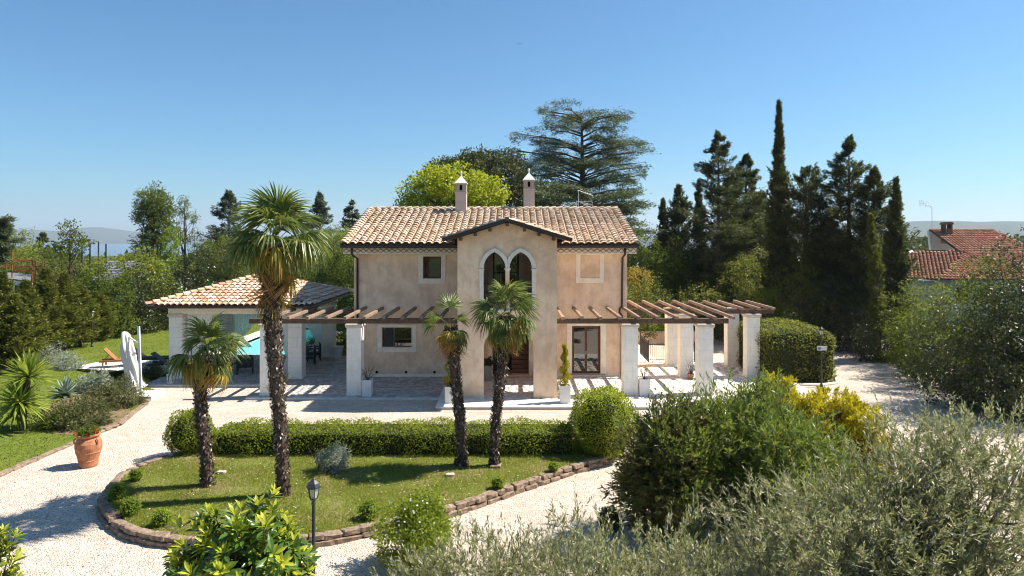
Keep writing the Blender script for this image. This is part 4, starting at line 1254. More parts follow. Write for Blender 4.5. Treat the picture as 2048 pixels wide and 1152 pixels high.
def rbox_points(rs, n, c, h, rad, bottom=False):
    """points and normals on a rounded box (half sizes h, corner radius rad)"""
    hx, hy, hz = h
    areas = np.array([hx * hy, hx * hz, hx * hz, hy * hz, hy * hz]); f = rs.choice(5, n, p=areas / areas.sum())
    q = rs.uniform(-1, 1, (n, 3)); q[f == 0, 2] = 1; q[f == 1, 1] = -1; q[f == 2, 1] = 1; q[f == 3, 0] = -1; q[f == 4, 0] = 1
    p = q * np.array(h); inner = np.array(h) - rad
    core = np.clip(p, -inner, inner); core[:, 2] = np.clip(p[:, 2], -hz, inner[2])
    d = p - core; nrm = unit(d); pos = core + nrm * rad
    return pos + np.array(c), nrm

def hedge(name, label, c, h, mat, seed, n, L, W, rad=.25, core='lf_hedge', group=None, wave=.05, cat='hedge', depth=.10, warp=None):
    """clipped hedge: leaves on and just under the skin of a rounded box, solid dark core added inside to block light"""
    rs = np.random.default_rng(seed)
    t = thing(name, label, cat, (c[0], c[1], c[2] - h[2]), group)
    P, N = rbox_points(rs, n, c, h, min(rad, min(h) * .95))
    w = wave * (np.sin(P[:, 0] * 2.3 + 1) + np.sin(P[:, 0] * 5.1 + P[:, 1] * 2) + np.sin(P[:, 2] * 4.4))
    P = P + N * (w - np.abs(rs.normal(0, depth, n)) + depth * .4)[:, None]
    if warp: P = warp(P)
    nr = unit(N * .45 + np.array([0, 0, .35]) + rs.normal(size=(n, 3)) * .75)
    dr = unit(rs.normal(size=(n, 3)) + N * .5)
    V, F = leaf_quads(P, dr, nr, L * rs.uniform(.7, 1.3, n), W * rs.uniform(.7, 1.3, n))
    np_mesh('foliage', V, [F], mat, t)
    k = .86 if min(h) > .5 else .75
    m = MB(); hx, hy, hz = max(h[0] - .10, h[0] * .6), max(h[1] - .10, h[1] * .6), h[2] - .065
    co = [(c[0]-hx, c[1]-hy, c[2]-h[2]-.05), (c[0]+hx, c[1]+hy, c[2]-h[2]+.02+2*hz)]
    m.box(co[0][0], co[1][0], co[0][1], co[1][1], co[0][2], co[1][2])
    if warp: m.v = [tuple(p) for p in warp(np.array(m.v))]
    m.build('light_block_core', MAT['twigs'], t, bevel=min(rad, min(hx, hy)) * .8)
    return t
MAT['twigs'] = M_plain('dark_core_fill', (.030, .034, .014), .95, .1, var=.5, scale=8, bump=.05, bscale=12)  # dark colour of the solid cores added to block light behind the leaves

def ball(name, label, c, r, mat, seed, n, L, W, group=None, cat='shrub', depth=.08, zs=1.0, wave=.05):
    """clipped ball, standing on the ground"""
    rs = np.random.default_rng(seed)
    base = (c[0], c[1], c[2] - r * zs)
    t = thing(name, label, cat, base, group)
    d = rand_dir(rs, n)
    P = np.array(c) + d * np.array([1, 1, zs]) * (r * (1 + wave * (np.sin(d[:, 0] * 7) + np.sin(d[:, 1] * 9 + 1) + np.sin(d[:, 2] * 8 + 2))) - np.abs(rs.normal(0, depth, n)))[:, None]
    nr = unit(d * .45 + np.array([0, 0, .3]) + rs.normal(size=(n, 3)) * .75); dr = unit(rs.normal(size=(n, 3)) + d * .4)
    V, F = leaf_quads(P, dr, nr, L * rs.uniform(.7, 1.3, n), W * rs.uniform(.7, 1.3, n))
    np_mesh('foliage', V, [F], mat, t)
    m = MB(); m.lathe([(max(.01, r * .8 * math.sin(math.pi * k / 8)), -r * .8 * zs * math.cos(math.pi * k / 8)) for k in range(9)], c, 12); m.build('light_block_core', MAT['twigs'], t, smooth=True)  # solid dark core added to block light through the ball
    m = MB(); m.tube([(c[0], c[1], base[2] - .08), (c[0], c[1], c[2])], max(.02, r * .06), 6); m.build('stem', MAT['bark'], t)
    return t

def conifer(name, label, base, H, prof, mat, seed, nb, per, L, W, elev=(.1, .5), lateral=.35, thick=.10, group=None, trunk=.16, z0=.12, lean=(0, 0), cat='tree', parent_trunk='bark', tipup=.0, gap=0.0):
    """conifer: branches all round a trunk, each a flat spray of short needle shoots. prof(t) radius at relative height t"""
    rs = np.random.default_rng(seed)
    t = thing(name, label, cat, base, group)
    b = np.array(base)
    hs = z0 + (1 - z0) * (1 - (1 - rs.random(nb)) ** .85)
    az = rs.uniform(0, 2 * np.pi, nb)
    Rr = np.array([prof(x) for x in hs]) * rs.uniform(.42, 1.2, nb)
    if gap: Rr *= np.where(np.sin(hs * 37 + az * 2) > gap, 1, .6)
    el = rs.uniform(elev[0], elev[1], nb) + .45 * np.maximum(0, hs - .85) / .15
    D = np.column_stack([np.cos(az) * np.cos(el), np.sin(az) * np.cos(el), np.sin(el)])
    S = np.column_stack([-np.sin(az), np.cos(az), np.zeros(nb)])
    O = b + np.column_stack([lean[0] * hs, lean[1] * hs, hs * H])
    n = nb * per
    ib = np.repeat(np.arange(nb), per)
    tt = .15 + .85 * rs.random(n) ** .6
    ll = Rr[ib]
    lat = rs.normal(size=n) * lateral * (1.08 - tt) * ll
    P = O[ib] + D[ib] * (ll * tt)[:, None] + S[ib] * lat[:, None]
    P[:, 2] += rs.normal(size=n) * thick * .6 - .06 * np.abs(lat) + tipup * ll * tt ** 2
    dr = unit(D[ib] + S[ib] * np.sign(lat)[:, None] * .7 + rs.normal(size=(n, 3)) * .4)
    nr = unit(np.array([0, 0, 1.0]) + rs.normal(size=(n, 3)) * .55)
    P[:, 2] = np.maximum(P[:, 2], b[2] + .05)
    V, F = leaf_quads(P, dr, nr, L * rs.uniform(.6, 1.4, n), W * rs.uniform(.6, 1.4, n), .2, .1)
    np_mesh('crown', V, [F], mat, t)
    mb = MB()
    mb.tube([b + np.array([lean[0] * s, lean[1] * s, H * s - (.1 if s == 0 else 0)]) for s in (0, .25, .5, .75, .97)], [trunk * 1.2, trunk, trunk * .75, trunk * .45, trunk * .1], 8)
    for k in range(0, nb, max(1, nb // 70)):
        e = O[k] + D[k] * Rr[k] * .85; e[2] += tipup * Rr[k] * .7
        mb.tube([O[k], (O[k] + e) / 2, e], [trunk * .22, trunk * .14, trunk * .04], 4, False)
    mb.build('trunk', MAT[parent_trunk], t, smooth=True, fix=False)
    return t

# ------------------------------------------------------------------ fan palms
def fan_frond(name, seed, nseg, pet, blade, spread, droop, cup, split=.45, fray=0.0):
    """one fan leaf: stalk along +x, blade of folded pointed segments"""
    rs = random.Random(seed); V = []; F = []
    def quad(a, b, c, d):
        k = len(V); V.extend([a, b, c, d]); F.append((k, k+1, k+2, k+3))
    # stalk: thin triangular rod curving a little
    pts = [Vector((pet * t, 0, -.10 * pet * droop * t * t)) for t in (0, .35, .7, 1.0)]
    for a, b in zip(pts[:-1], pts[1:]):
        for (s0, s1) in (((-.012, 0), (.012, 0)), ((.012, 0), (0, -.018)), ((0, -.018), (-.012, 0))):
            quad(tuple(a + Vector((0, s0[0], s0[1]))), tuple(a + Vector((0, s1[0], s1[1]))), tuple(b + Vector((0, s1[0] * .7, s1[1] * .7))), tuple(b + Vector((0, s0[0] * .7, s0[1] * .7))))
    hub = pts[-1]
    for i in range(nseg):
        th = (i / (nseg - 1) - .5) * spread + rs.gauss(0, .015)
        ln = blade * (.70 + .30 * math.cos(th * .5)) * rs.uniform(.9, 1.08) * (1 - fray * rs.random())
        d = Vector((math.cos(th), math.sin(th), 0)); s = Vector((-math.sin(th), math.cos(th), 0))
        wmax = blade * spread / nseg * .50
        dr = droop * rs.uniform(.55, 1.6); tw = rs.gauss(0, .55)
        prev = None
        for t, w in ((.02, .12), (split * .75, .75), (split + .15, .85), (.82, .5), (1.0, .02)):
            r = ln * t
            z = cup * r * (1 - t) - dr * blade * max(0, t - .25) ** 2 * .9
            rr = r * (1 - .16 * dr * max(0, t - .3))
            c = hub + d * rr + Vector((0, 0, z)); ww = wmax * w * .5
            sv = s * math.cos(tw * t) + Vector((0, 0, 1)) * math.sin(tw * t)
            row = (c - sv * ww, c - Vector((0, 0, wmax * .28 * w)), c + sv * ww)
            if prev:
                quad(tuple(prev[0]), tuple(prev[1]), tuple(row[1]), tuple(row[0])); quad(tuple(prev[1]), tuple(prev[2]), tuple(row[2]), tuple(row[1]))
            prev = row
    me = bpy.data.meshes.new(name); me.from_pydata(V, [], F)
    bm = bmesh.new(); bm.from_mesh(me); bmesh.ops.remove_doubles(bm, verts=bm.verts, dist=.0004); bm.to_mesh(me); bm.free()
    me.materials.append(MAT['palm_green']); return me
FR_UP = [fan_frond('frond', i, 22, .75, .80, 3.4, .6, .30) for i in range(3)]
FR_MID = [fan_frond('frond', 10 + i, 22, .80, .80, 4.0, 1.35, .15, .42, .15) for i in range(3)]
FR_OLD = [fan_frond('frond', 20 + i, 20, .72, .76, 4.0, 1.6, .05, .40, .25) for i in range(3)]
FR_DEAD = [fan_frond('frond', 30 + i, 17, .55, .66, 3.2, 2.3, -.1, .3, .5) for i in range(3)]
def put_frond(parent, me, mat, p, az, el, sc, roll):
    o = link('frond', me, parent)
    d = Vector((math.cos(az) * math.cos(el), math.sin(az) * math.cos(el), math.sin(el)))
    up = Vector((0, 0, 1)) if abs(el) < 1.4 else Vector((-math.cos(az), -math.sin(az), 0))
    y = up.cross(d).normalized(); z = d.cross(y)
    M = Matrix((d, y, z)).transposed() @ Matrix.Rotation(roll, 3, 'X')
    o.matrix_local = Matrix.LocRotScale(Vector(p) - origin(parent), M.to_quaternion(), Vector((sc, sc, sc)))
    o.material_slots[0].link = 'OBJECT'; o.material_slots[0].material = MAT[mat]
    return o
def palm(name, label, path, rad, crown, sc, counts, seed, skirt=.5):
    """path: trunk centre points bottom to top; counts: (young, middle, old, dead) fronds"""
    rs = random.Random(seed); nrs = np.random.default_rng(seed)
    t = thing(name, label, 'palm tree', tuple(path[0]), 'fan palms of the island bed')
    P = [Vector(p) for p in path]
    # smooth the trunk line
    pts = []; rr = []
    for i in range(len(P) - 1):
        p0, p1, p2, p3 = P[max(i-1, 0)], P[i], P[i+1], P[min(i+2, len(P)-1)]
        for k in range(8):
            u = k / 8
            pts.append(.5 * ((2*p1) + (p2-p0)*u + (2*p0-5*p1+4*p2-p3)*u*u + (3*p1-p0-3*p2+p3)*u**3))
    pts.append(P[-1]); n = len(pts)
    for i in range(n):
        s = i / (n - 1); r = np.interp(s, [0, .08, .5, .85, 1], rad); rr.append(r * (1 + .07 * math.sin(i * 2.1) + rs.gauss(0, .04)))
    m = MB(); m.tube(pts, rr, 12); m.build('trunk', MAT['bark_palm'], t, smooth=True)
    # leaf sheaths: shaggy flaps all the way up
    ln = sum((pts[i+1] - pts[i]).length for i in range(n - 1)); nf = int(ln * 520)
    s = nrs.random(nf) * (n - 1); i0 = np.clip(s.astype(int), 0, n - 2); f = (s - i0)[:, None]
    A = np.array([p[:] for p in pts]); C = A[i0] * (1 - f) + A[i0 + 1] * f; ra = np.array(rr)[i0]
    a = nrs.uniform(0, 2 * np.pi, nf); o = np.column_stack([np.cos(a), np.sin(a), np.zeros(nf)])
    B = C + o * (ra * .93)[:, None]
    dr = unit(o * nrs.uniform(.2, 1.1, nf)[:, None] + np.column_stack([nrs.normal(0, .3, nf), nrs.normal(0, .3, nf), nrs.choice([1.0, 1.0, -.8], nf)]))
    V, F = leaf_quads(B, dr, o + nrs.normal(size=(nf, 3)) * .3, nrs.uniform(.05, .15, nf), nrs.uniform(.02, .07, nf))
    x = np_mesh('fibre_sheath', V, [F], MAT['fibre'], t); x['kind'] = 'stuff'
    c = Vector(crown); ga = 2.39996; az = rs.random() * 6
    ny, nm, no, nd = counts
    for k in range(ny):
        az += ga; put_frond(t, rs.choice(FR_UP), 'palm_young' if rs.random() < .25 else 'palm_green', c + Vector((0, 0, .1)), az, R(rs.uniform(35, 86)), sc * rs.uniform(.65, 1.05), rs.gauss(0, .35))
    for k in range(nm):
        az += ga; e = rs.uniform(-8, 50); put_frond(t, rs.choice(FR_MID), 'palm_green' if rs.random() < .86 else 'palm_young', c + Vector((0, 0, -.05)), az, R(e), sc * rs.uniform(.62, 1.1), rs.gauss(0, .4))
    for k in range(no):
        az += ga; put_frond(t, rs.choice(FR_OLD), 'palm_yellow' if rs.random() < .66 else 'palm_green', c + Vector((0, 0, -.15)), az, R(rs.uniform(-48, 8)), sc * rs.uniform(.65, 1.08), rs.gauss(0, .3))
    for k in range(nd):
        az += ga; put_frond(t, rs.choice(FR_DEAD), 'palm_dead' if rs.random() < .75 else 'palm_yellow', c + Vector((0, 0, -.2 - skirt * rs.random())), az, R(rs.uniform(-80, -25)), sc * rs.uniform(.7, .95), rs.gauss(0, .4))
    return t
def tp(px, py, Y): x, z = AT(px, py, Y); return (x, Y, z)
palm('fan_palm', 'tallest fan palm with shaggy trunk in front of the pavilion roof', [tp(566, 992, 17.7), tp(562, 880, 17.7), tp(553, 760, 17.7), tp(546, 660, 17.7), tp(545, 570, 17.7), tp(550, 490, 17.7)],
     [.15, .145, .175, .205, .18], tp(553, 478, 17.7), .95, (17, 22, 16, 22), 41, 1.0)
palm('fan_palm', 'short fan palm with drooping crown over the round end of the hedge', [tp(414, 974, 18.4), tp(411, 900, 18.4), tp(403, 830, 18.4), tp(402, 760, 18.4), tp(412, 710, 18.4)],
     [.17, .145, .145, .17, .14], tp(414, 706, 18.4), .78, (8, 15, 12, 5), 42, .3)
palm('fan_palm', 'sparse fan palm with one upright fan and dead orange leaves beside the tower', [tp(923, 932, 20.05), tp(922, 860, 20.05), tp(912, 770, 20.05), tp(906, 690, 20.05), tp(901, 655, 20.05)],
     [.18, .14, .14, .17, .15], tp(900, 648, 20.05), .62, (0, 2, 3, 22), 43, .2)
p3 = [o for o in bpy.data.objects if o.name.startswith('fan_palm')][-1]
for az, el, sc, roll, mt in ((R(100), R(72), .72, 0, 'palm_young'), (R(200), R(10), .62, .8, 'palm_green'), (R(330), R(25), .5, -.5, 'palm_green'), (R(10), R(40), .45, .3, 'palm_green'), (R(280), R(-20), .5, 0, 'palm_yellow'), (R(250), R(-35), .5, .3, 'palm_yellow'), (R(320), R(-25), .5, -.2, 'palm_yellow')):
    put_frond(p3, FR_UP[0], mt, tp(900, 650, 20.05), az, el, sc, roll)
palm('fan_palm', 'green headed fan palm with thin trunk in front of the tower arches', [tp(990, 934, 20.0), tp(990, 870, 20.0), tp(998, 780, 20.0), tp(1007, 700, 20.0), tp(1008, 635, 20.0)],
     [.14, .115, .125, .18, .15], tp(1009, 630, 20.0), .78, (11, 20, 13, 9), 44, .35)
# ------------------------------------------------------------------ island hedge and balls
hedge('clipped_hedge', 'long low clipped hedge along the back of the island bed', (-3.65, 21.62, .43), (5.6, .72, .42), MAT['lf_hedge'], 51, 25000, .062, .038, .16)
ball('clipped_ball', 'rounded clipped bush at the pool end of the low hedge', (GX(381, 21.4), 21.4, .66), .72, MAT['lf_hedge'], 52, 7500, .055, .034, zs=1.05)
ball('clipped_ball', 'large bright green clipped ball at the drive end of the low hedge', (GX(1206, 21.4), 21.4, 1.03), 1.05, MAT['lf_ball'], 53, 14000, .06, .036)
for px, py, r, lab in ((234, 984, .20, 'small green clipped ball on the curved stone edge, second one round from the hedge'), (262, 1014, .22, 'low dark green tuft behind the lone bright ball by the curved edge'),
                       (323, 1036, .20, 'small bright ball sitting alone nearest the curved front edge'), (272, 950, .17, 'small green ball on the stone edge closest to the hedge end'),
                       (738, 1020, .24, 'small yellow green ball tucked against the white flowered bush'), (996, 966, .17, 'tiny clipped ball beside the uneven kerb stones below the thin palm'),
                       (1107, 934, .14, 'tiny green tuft on the kerb below the large clipped ball')):
    Y = FPX * (CAM_H - .12 - r * .8) / (py - HZ)
    ball('box_ball', lab, (GX(px, Y), Y, .12 + r * .8), r, MAT['lf_bright'], int(px), 900, .05, .03, 'small box balls along the stone edging', depth=.05)
ball('dark_ball', 'small dark round shrub on the gravel beyond the olive twigs', (GX(1220, 16.1), 16.1, .14), .29, MAT['lf_bay'], 60, 1600, .05, .03, depth=.05)
bx, by = GROUND(670, 940, .1)
bush('silver_bush', 'silvery grey bush on the grass in front of the hedge', (bx, by, .1), [((bx, by, .42), (.42, .42, .38))], MAT['lf_silver'], 61, 260, 14, .09, .075, .018, up=.5)
m = MB(); rs_ = random.Random(5)
b0 = Vector((GX(637, 19.6), 19.6, .1))
for k in range(7):
    e = b0 + Vector((rs_.uniform(-.35, .25), rs_.uniform(-.2, .2), rs_.uniform(.3, .75))); m.tube([b0, b0.lerp(e, .5) + Vector((.04, 0, .02)), e], [.012, .008, .003], 5)
tag(m.build('bare_twig', MAT['bark'], fix=False), 'small leafless twig standing beside the silvery bush', 'plant')
for px, py, s, lab in ((900, 951, .11, 'flat pale stone lying on the island grass'), (992, 934, .14, 'round brown stone at the foot of the thin palm'), (443, 945, .10, 'small flat stone on the grass behind the short palm')):
    x, y = GROUND(px, py, .12); o = link('rock', stone_mesh(int(px), MAT['stone' if px == 992 else 'rock'])); o.location = (x, y, .13); o.scale = (s * 2.2, s * 1.6, s * .8); tag(o, lab, 'rock')

# ------------------------------------------------------------------ loquat-like bush in front
def rosette_bush(name, label, base, blobs, seed, n_tips, per, L, W, singles, mats, cat='shrub'):
    rs = np.random.default_rng(seed)
    t = thing(name, label, cat, base)
    P, N = blob_clumps(rs, blobs, n_tips, .35)
    P[:, 2] = np.maximum(P[:, 2], base[2] + .15)
    A = unit(N * .8 + np.array([0, 0, .7]) + rs.normal(size=P.shape) * .25)
    n = n_tips * per
    C = np.repeat(P, per, 0); AX = np.repeat(A, per, 0)
    a = np.tile(np.arange(per) * 2.4, n_tips) + rs.normal(0, .25, n); ring = np.tile(np.linspace(0, 1, per), n_tips)
    U = unit(np.cross(AX, rs.normal(size=(n, 3)) * 0 + np.array([.3, .9, .1]))); Vv = np.cross(AX, U)
    out = U * np.cos(a)[:, None] + Vv * np.sin(a)[:, None]
    open_ = (.35 + 1.0 * ring)[:, None]
    D = unit(AX * np.cos(open_) + out * np.sin(open_) + rs.normal(size=(n, 3)) * .12)
    Nn = unit(AX * np.sin(open_) - out * np.cos(open_)); Nn = np.where((Nn[:, 2:] < 0), -Nn, Nn)
    B = C - AX * (ring * .16)[:, None] * L * 2 + out * .01
    ll = L * (.62 + .5 * ring) * rs.uniform(.8, 1.2, n)
    new = (ring < .55) & (np.repeat(rs.random(n_tips) < .82, per))
    # the nearest leaves are objects of their own, sharing two leaf meshes
    depth = B[:, 1] - B[:, 2] * .6
    order = np.argsort(depth + rs.normal(0, .15, n)); single = np.zeros(n, bool); single[order[:singles]] = True
    lm = []
    for mt in mats:
        V, T, Q = leaf_long(np.zeros((1, 3)), np.array([[1., 0, 0]]), np.array([[0, 0, 1.]]), 1.0, W / L, .16)
        me = bpy.data.meshes.new('leaf'); me.from_pydata(V.tolist(), [], T.tolist() + Q.tolist()); me.materials.append(mt); lm.append(me)
    org = origin(t)
    for i in np.nonzero(single)[0]:
        d = Vector(D[i]); nz = Vector(Nn[i]); y = nz.cross(d).normalized(); z = d.cross(y)
        o = link('leaf', lm[0 if new[i] else 1], t)
        o.matrix_local = Matrix.LocRotScale(Vector(B[i]) - org, Matrix((d, y, z)).transposed().to_quaternion(), Vector((ll[i],) * 3))
    for k, mt in ((True, mats[0]), (False, mats[1])):
        s = (~single) & (new == k)
        V, T, Q = leaf_long(B[s], D[s], Nn[s], ll[s], ll[s] * W / L, .16)
        o = np_mesh('foliage', V, [T, Q], mt, t); o['kind'] = 'stuff'
    mb = MB(); bb = Vector(base)
    for i in range(0, n_tips, 2):
        e = Vector(P[i]); mid = bb.lerp(e, .55) + Vector(rs.normal(size=3)) * .08 + Vector((0, 0, .1))
        mb.tube([bb + Vector((rs.normal() * .06, rs.normal() * .06, 0)), bb.lerp(mid, .6), mid, e], [.03, .024, .016, .008], 5, False)
    mb.build('stems', MAT['bark'], t, fix=False)
    return t
rosette_bush('loquat_bush', 'broad leaved bush with yellow green new shoots in front of the lamp post', (GX(490, 11.4), 11.4, -.12),
             [((GX(492, 11.4), 11.4, 1.50), (1.05, .9, .90)), ((GX(470, 11.3), 11.3, .75), (1.0, .9, .75)), ((GX(560, 11.5), 11.5, 1.25), (.6, .65, .66)), ((GX(410, 11.5), 11.5, 1.2), (.5, .6, .6))], 71, 400, 15, .27, .078, 300, (MAT['lf_loquat_new'], MAT['lf_loquat']))
rosette_bush('leafy_bush', 'glossy leaved bush cut off by the bottom corner beside the gravel', (GX(-30, 11.2), 11.2, -.12),
             [((GX(-40, 11.2), 11.2, 1.15), (.70, .7, .68))], 72, 80, 12, .22, .062, 60, (MAT['lf_loquat_new'], MAT['lf_mid']))
# white flowered bush
bx, by = GX(830, 14.4), 14.4
fb = bush('flowering_bush', 'round bush dotted with small white flowers in front of the kerb', (bx, by, -.12), [((bx, by, .60), (.80, .75, .78)), ((bx + .2, by, .62), (.60, .6, .66))], MAT['lf_rose'], 73, 1000, 15, .10, .062, .036, stems=9)
rs = np.random.default_rng(9); d = rand_dir(rs, 400); d = d[(d[:, 2] > -.1) & (d[:, 1] < .35)][:60]
P = np.array([bx + .05, by, .62]) + d * np.array([.88, .82, .84])
Lv = Leaves()
for a in range(5):
    o_ = rs.normal(size=d.shape); D_ = unit(np.cross(d, o_) + d * .3); Lv.add(*leaf_quads(P, D_, d, .028, .026))
Lv.build('white_flowers', MAT['lf_white'], fb, True)

# ------------------------------------------------------------------ twigs with leaves in pairs (olive, oleander)
def twig_leaves(rs, B, D, ln, nl, L, W, ang=.75, wob=.25, droop=.0):
    """B bases, D directions, ln lengths; nl leaves on every twig"""
    k = len(B); n = k * nl
    ib = np.repeat(np.arange(k), nl); tt = np.tile(np.linspace(.12, 1.0, nl), k)
    bend = unit(rs.normal(size=(k, 3))) * .25
    P = B[ib] + D[ib] * (ln[ib] * tt)[:, None] + bend[ib] * (ln[ib] * tt ** 2)[:, None]; P[:, 2] -= droop * ln[ib] * tt ** 2
    U = unit(np.cross(D, np.array([.21, .33, .92]) + rs.normal(size=(k, 3)) * .1)); Vv = np.cross(D, U)
    a = np.tile(np.arange(nl) * (math.pi / 2 + .0) + np.arange(nl) // 2 * .6, k) + np.tile(np.arange(nl) % 2 * math.pi / 2, k) + rs.normal(0, .3, n)
    out = U[ib] * np.cos(a)[:, None] + Vv[ib] * np.sin(a)[:, None]
    an = (ang * (1.15 - .75 * tt))[:, None]
    dr = unit(D[ib] * np.cos(an) + out * np.sin(an) + rs.normal(size=(n, 3)) * wob)
    nr = unit(np.cross(dr, np.cross(D[ib], dr) + rs.normal(size=(n, 3)) * .3) + rs.normal(size=(n, 3)) * .3)
    sz = rs.uniform(.7, 1.25, n) * (1.05 - .35 * tt)
    return leaf_quads(P, dr, nr, L * sz, W * sz, .15)
def twig_tubes(B, D, ln, r):
    """thin three sided stems"""
    k = len(B); E = B + D * ln[:, None]
    U = unit(np.cross(D, np.array([.31, .7, .55]))); Vv = np.cross(D, U); V = []
    for q in range(3):
        a = q * 2.0944; o = U * math.cos(a) + Vv * math.sin(a); V.append(B + o * r); V.append(E + o * r * .4)
    V = np.stack(V, 1).reshape(-1, 3); b = (np.arange(k) * 6)[:, None]
    F = np.concatenate([b + np.array([[0, 2, 3, 1]]), b + np.array([[2, 4, 5, 3]]), b + np.array([[4, 0, 1, 5]])])
    return V, F
def twig_tree(name, label, base, blobs, mat, seed, ntw, nl, L, W, tl, trunk, cat='tree', up=.55, shell=.3, bark='bark_olive', sprigs=0, droop=0., group=None, trunk_name='trunk', r=.004, extra=None):
    rs = np.random.default_rng(seed); t = thing(name, label, cat, base, group)
    P, N = blob_clumps(rs, blobs, ntw, shell)
    if extra is not None:
        P = np.concatenate([P, extra[0]]); N = np.concatenate([N, extra[1]])
    P[:, 2] = np.maximum(P[:, 2], base[2] + .2)
    D = unit(N * .8 + np.array([0, 0, up]) + rs.normal(size=P.shape) * .55)
    ln = tl * rs.uniform(.6, 1.4, len(P))
    if extra is not None: D[ntw:] = unit(extra[1] + rs.normal(size=extra[1].shape) * .22)
    V, F = twig_leaves(rs, P, D, ln, nl, L, W, droop=droop)
    np_mesh('crown', V, [F], mat, t)
    V, F = twig_tubes(P, D, ln, r); o = np_mesh('twigs', V, [F], MAT[bark], t); o['kind'] = 'stuff'
    mb = MB(); b = Vector(base)
    tops = [Vector(bl[0]) for bl in blobs]
    for k, tpv in enumerate(tops):
        s = b + Vector((rs.normal() * trunk * .7, rs.normal() * trunk * .7, -.1)); mid = s.lerp(tpv, .5) + Vector(rs.normal(size=3)) * .15
        mb.tube([s, s.lerp(mid, .5), mid, tpv], [trunk, trunk * .75, trunk * .55, trunk * .2], 8, False)
        for j in rs.choice(len(P), max(10, ntw // 60), replace=False):
            e = Vector(P[j])
            if (e - tpv).length < max(blobs[k][1]) * 1.2:
                q = s.lerp(tpv, .55 + .45 * rs.random()); md = q.lerp(e, .5) + Vector(rs.normal(size=3)) * .08
                mb.tube([q, md, e], [trunk * .22, trunk * .13, r], 5, False)
    mb.build(trunk_name, MAT[bark], t, smooth=True, fix=False)
    return t
# the olive mass: two trees growing together below the camera
def ob(px, py, Y, rx, ry, rz): x, z = AT(px, py, Y); return ((x, Y, z), (rx, ry, rz))
twig_tree('olive_tree', 'grey green olive tree spreading across the bottom in front of the gravel', (GX(1170, 9.6), 9.6, -.12),
          [ob(1130, 1200, 9.6, 1.7, 1.1, .88), ob(930, 1200, 9.8, 1.15, .9, .75), ob(1400, 1205, 9.6, 1.2, 1.0, .85), ob(1250, 1300, 9.2, 1.9, 1.1, 1.0), ob(840, 1190, 10.0, .45, .5, .42)], MAT['lf_olive'], 81, 4300, 18, .094, .0215, .30, .11, r=.003)
twig_tree('olive_tree', 'taller olive tree with loose upright sprigs over the shaded drive', (GX(1780, 9.3), 9.3, -.12),
          [ob(1760, 1090, 9.4, 1.55, 1.2, 1.1), ob(1960, 1040, 9.5, 1.1, 1.1, 1.2), ob(1620, 1165, 9.2, 1.15, 1.0, .9), ob(1860, 950, 9.7, .85, .8, .75), ob(1850, 1250, 8.8, 1.9, 1.0, 1.0)], MAT['lf_olive'], 82, 5000, 18, .094, .0215, .32, .11, r=.003,
          extra=(np.array([[*AT(px, py, 9.6)[:1], 9.6, AT(px, py, 9.6)[1]] for px, py in ((1855, 850), (1870, 880), (1835, 880), (1900, 860), (1930, 880), (1960, 890), (1985, 880), (2010, 900), (1800, 900), (1770, 930), (1855, 810), (1862, 795), (1905, 835), (1975, 850), (2030, 870), (1720, 930), (1680, 960), (1890, 880), (1845, 840), (1940, 860))]),
                 np.tile(np.array([[.05, 0, 1.0]]), (20, 1))))
# oleander and red tipped photinia
twig_tree('oleander_bush', 'tall oleander with long narrow leaves beyond the olive trees', (GX(1450, 16.2), 16.2, -.12),
          [ob(1440, 905, 16.2, 1.75, 1.3, 1.35), ob(1520, 860, 16.4, .95, 1.0, .95), ob(1360, 960, 15.6, 1.2, 1.0, 1.3), ob(1560, 930, 15.4, 1.2, 1.0, 1.2), ob(1600, 990, 14.8, 1.2, 1.0, 1.1)], MAT['lf_oleander'], 83, 3700, 16, .185, .031, .42, .05, 'shrub', .7, .35, 'bark', trunk_name='stems')
twig_tree('photinia_bush', 'dark glossy bush with reddish tips at the oleander\'s drive edge', (GX(1310, 15.4), 15.4, -.12),
          [ob(1325, 925, 15.6, .82, .9, 1.15), ob(1300, 985, 15.4, .70, .8, .85), ob(1375, 890, 15.9, .75, .8, .85)], MAT['lf_photinia'], 84, 3000, 14, .10, .038, .24, .04, 'shrub', .3, .4, 'bark', trunk_name='stems')
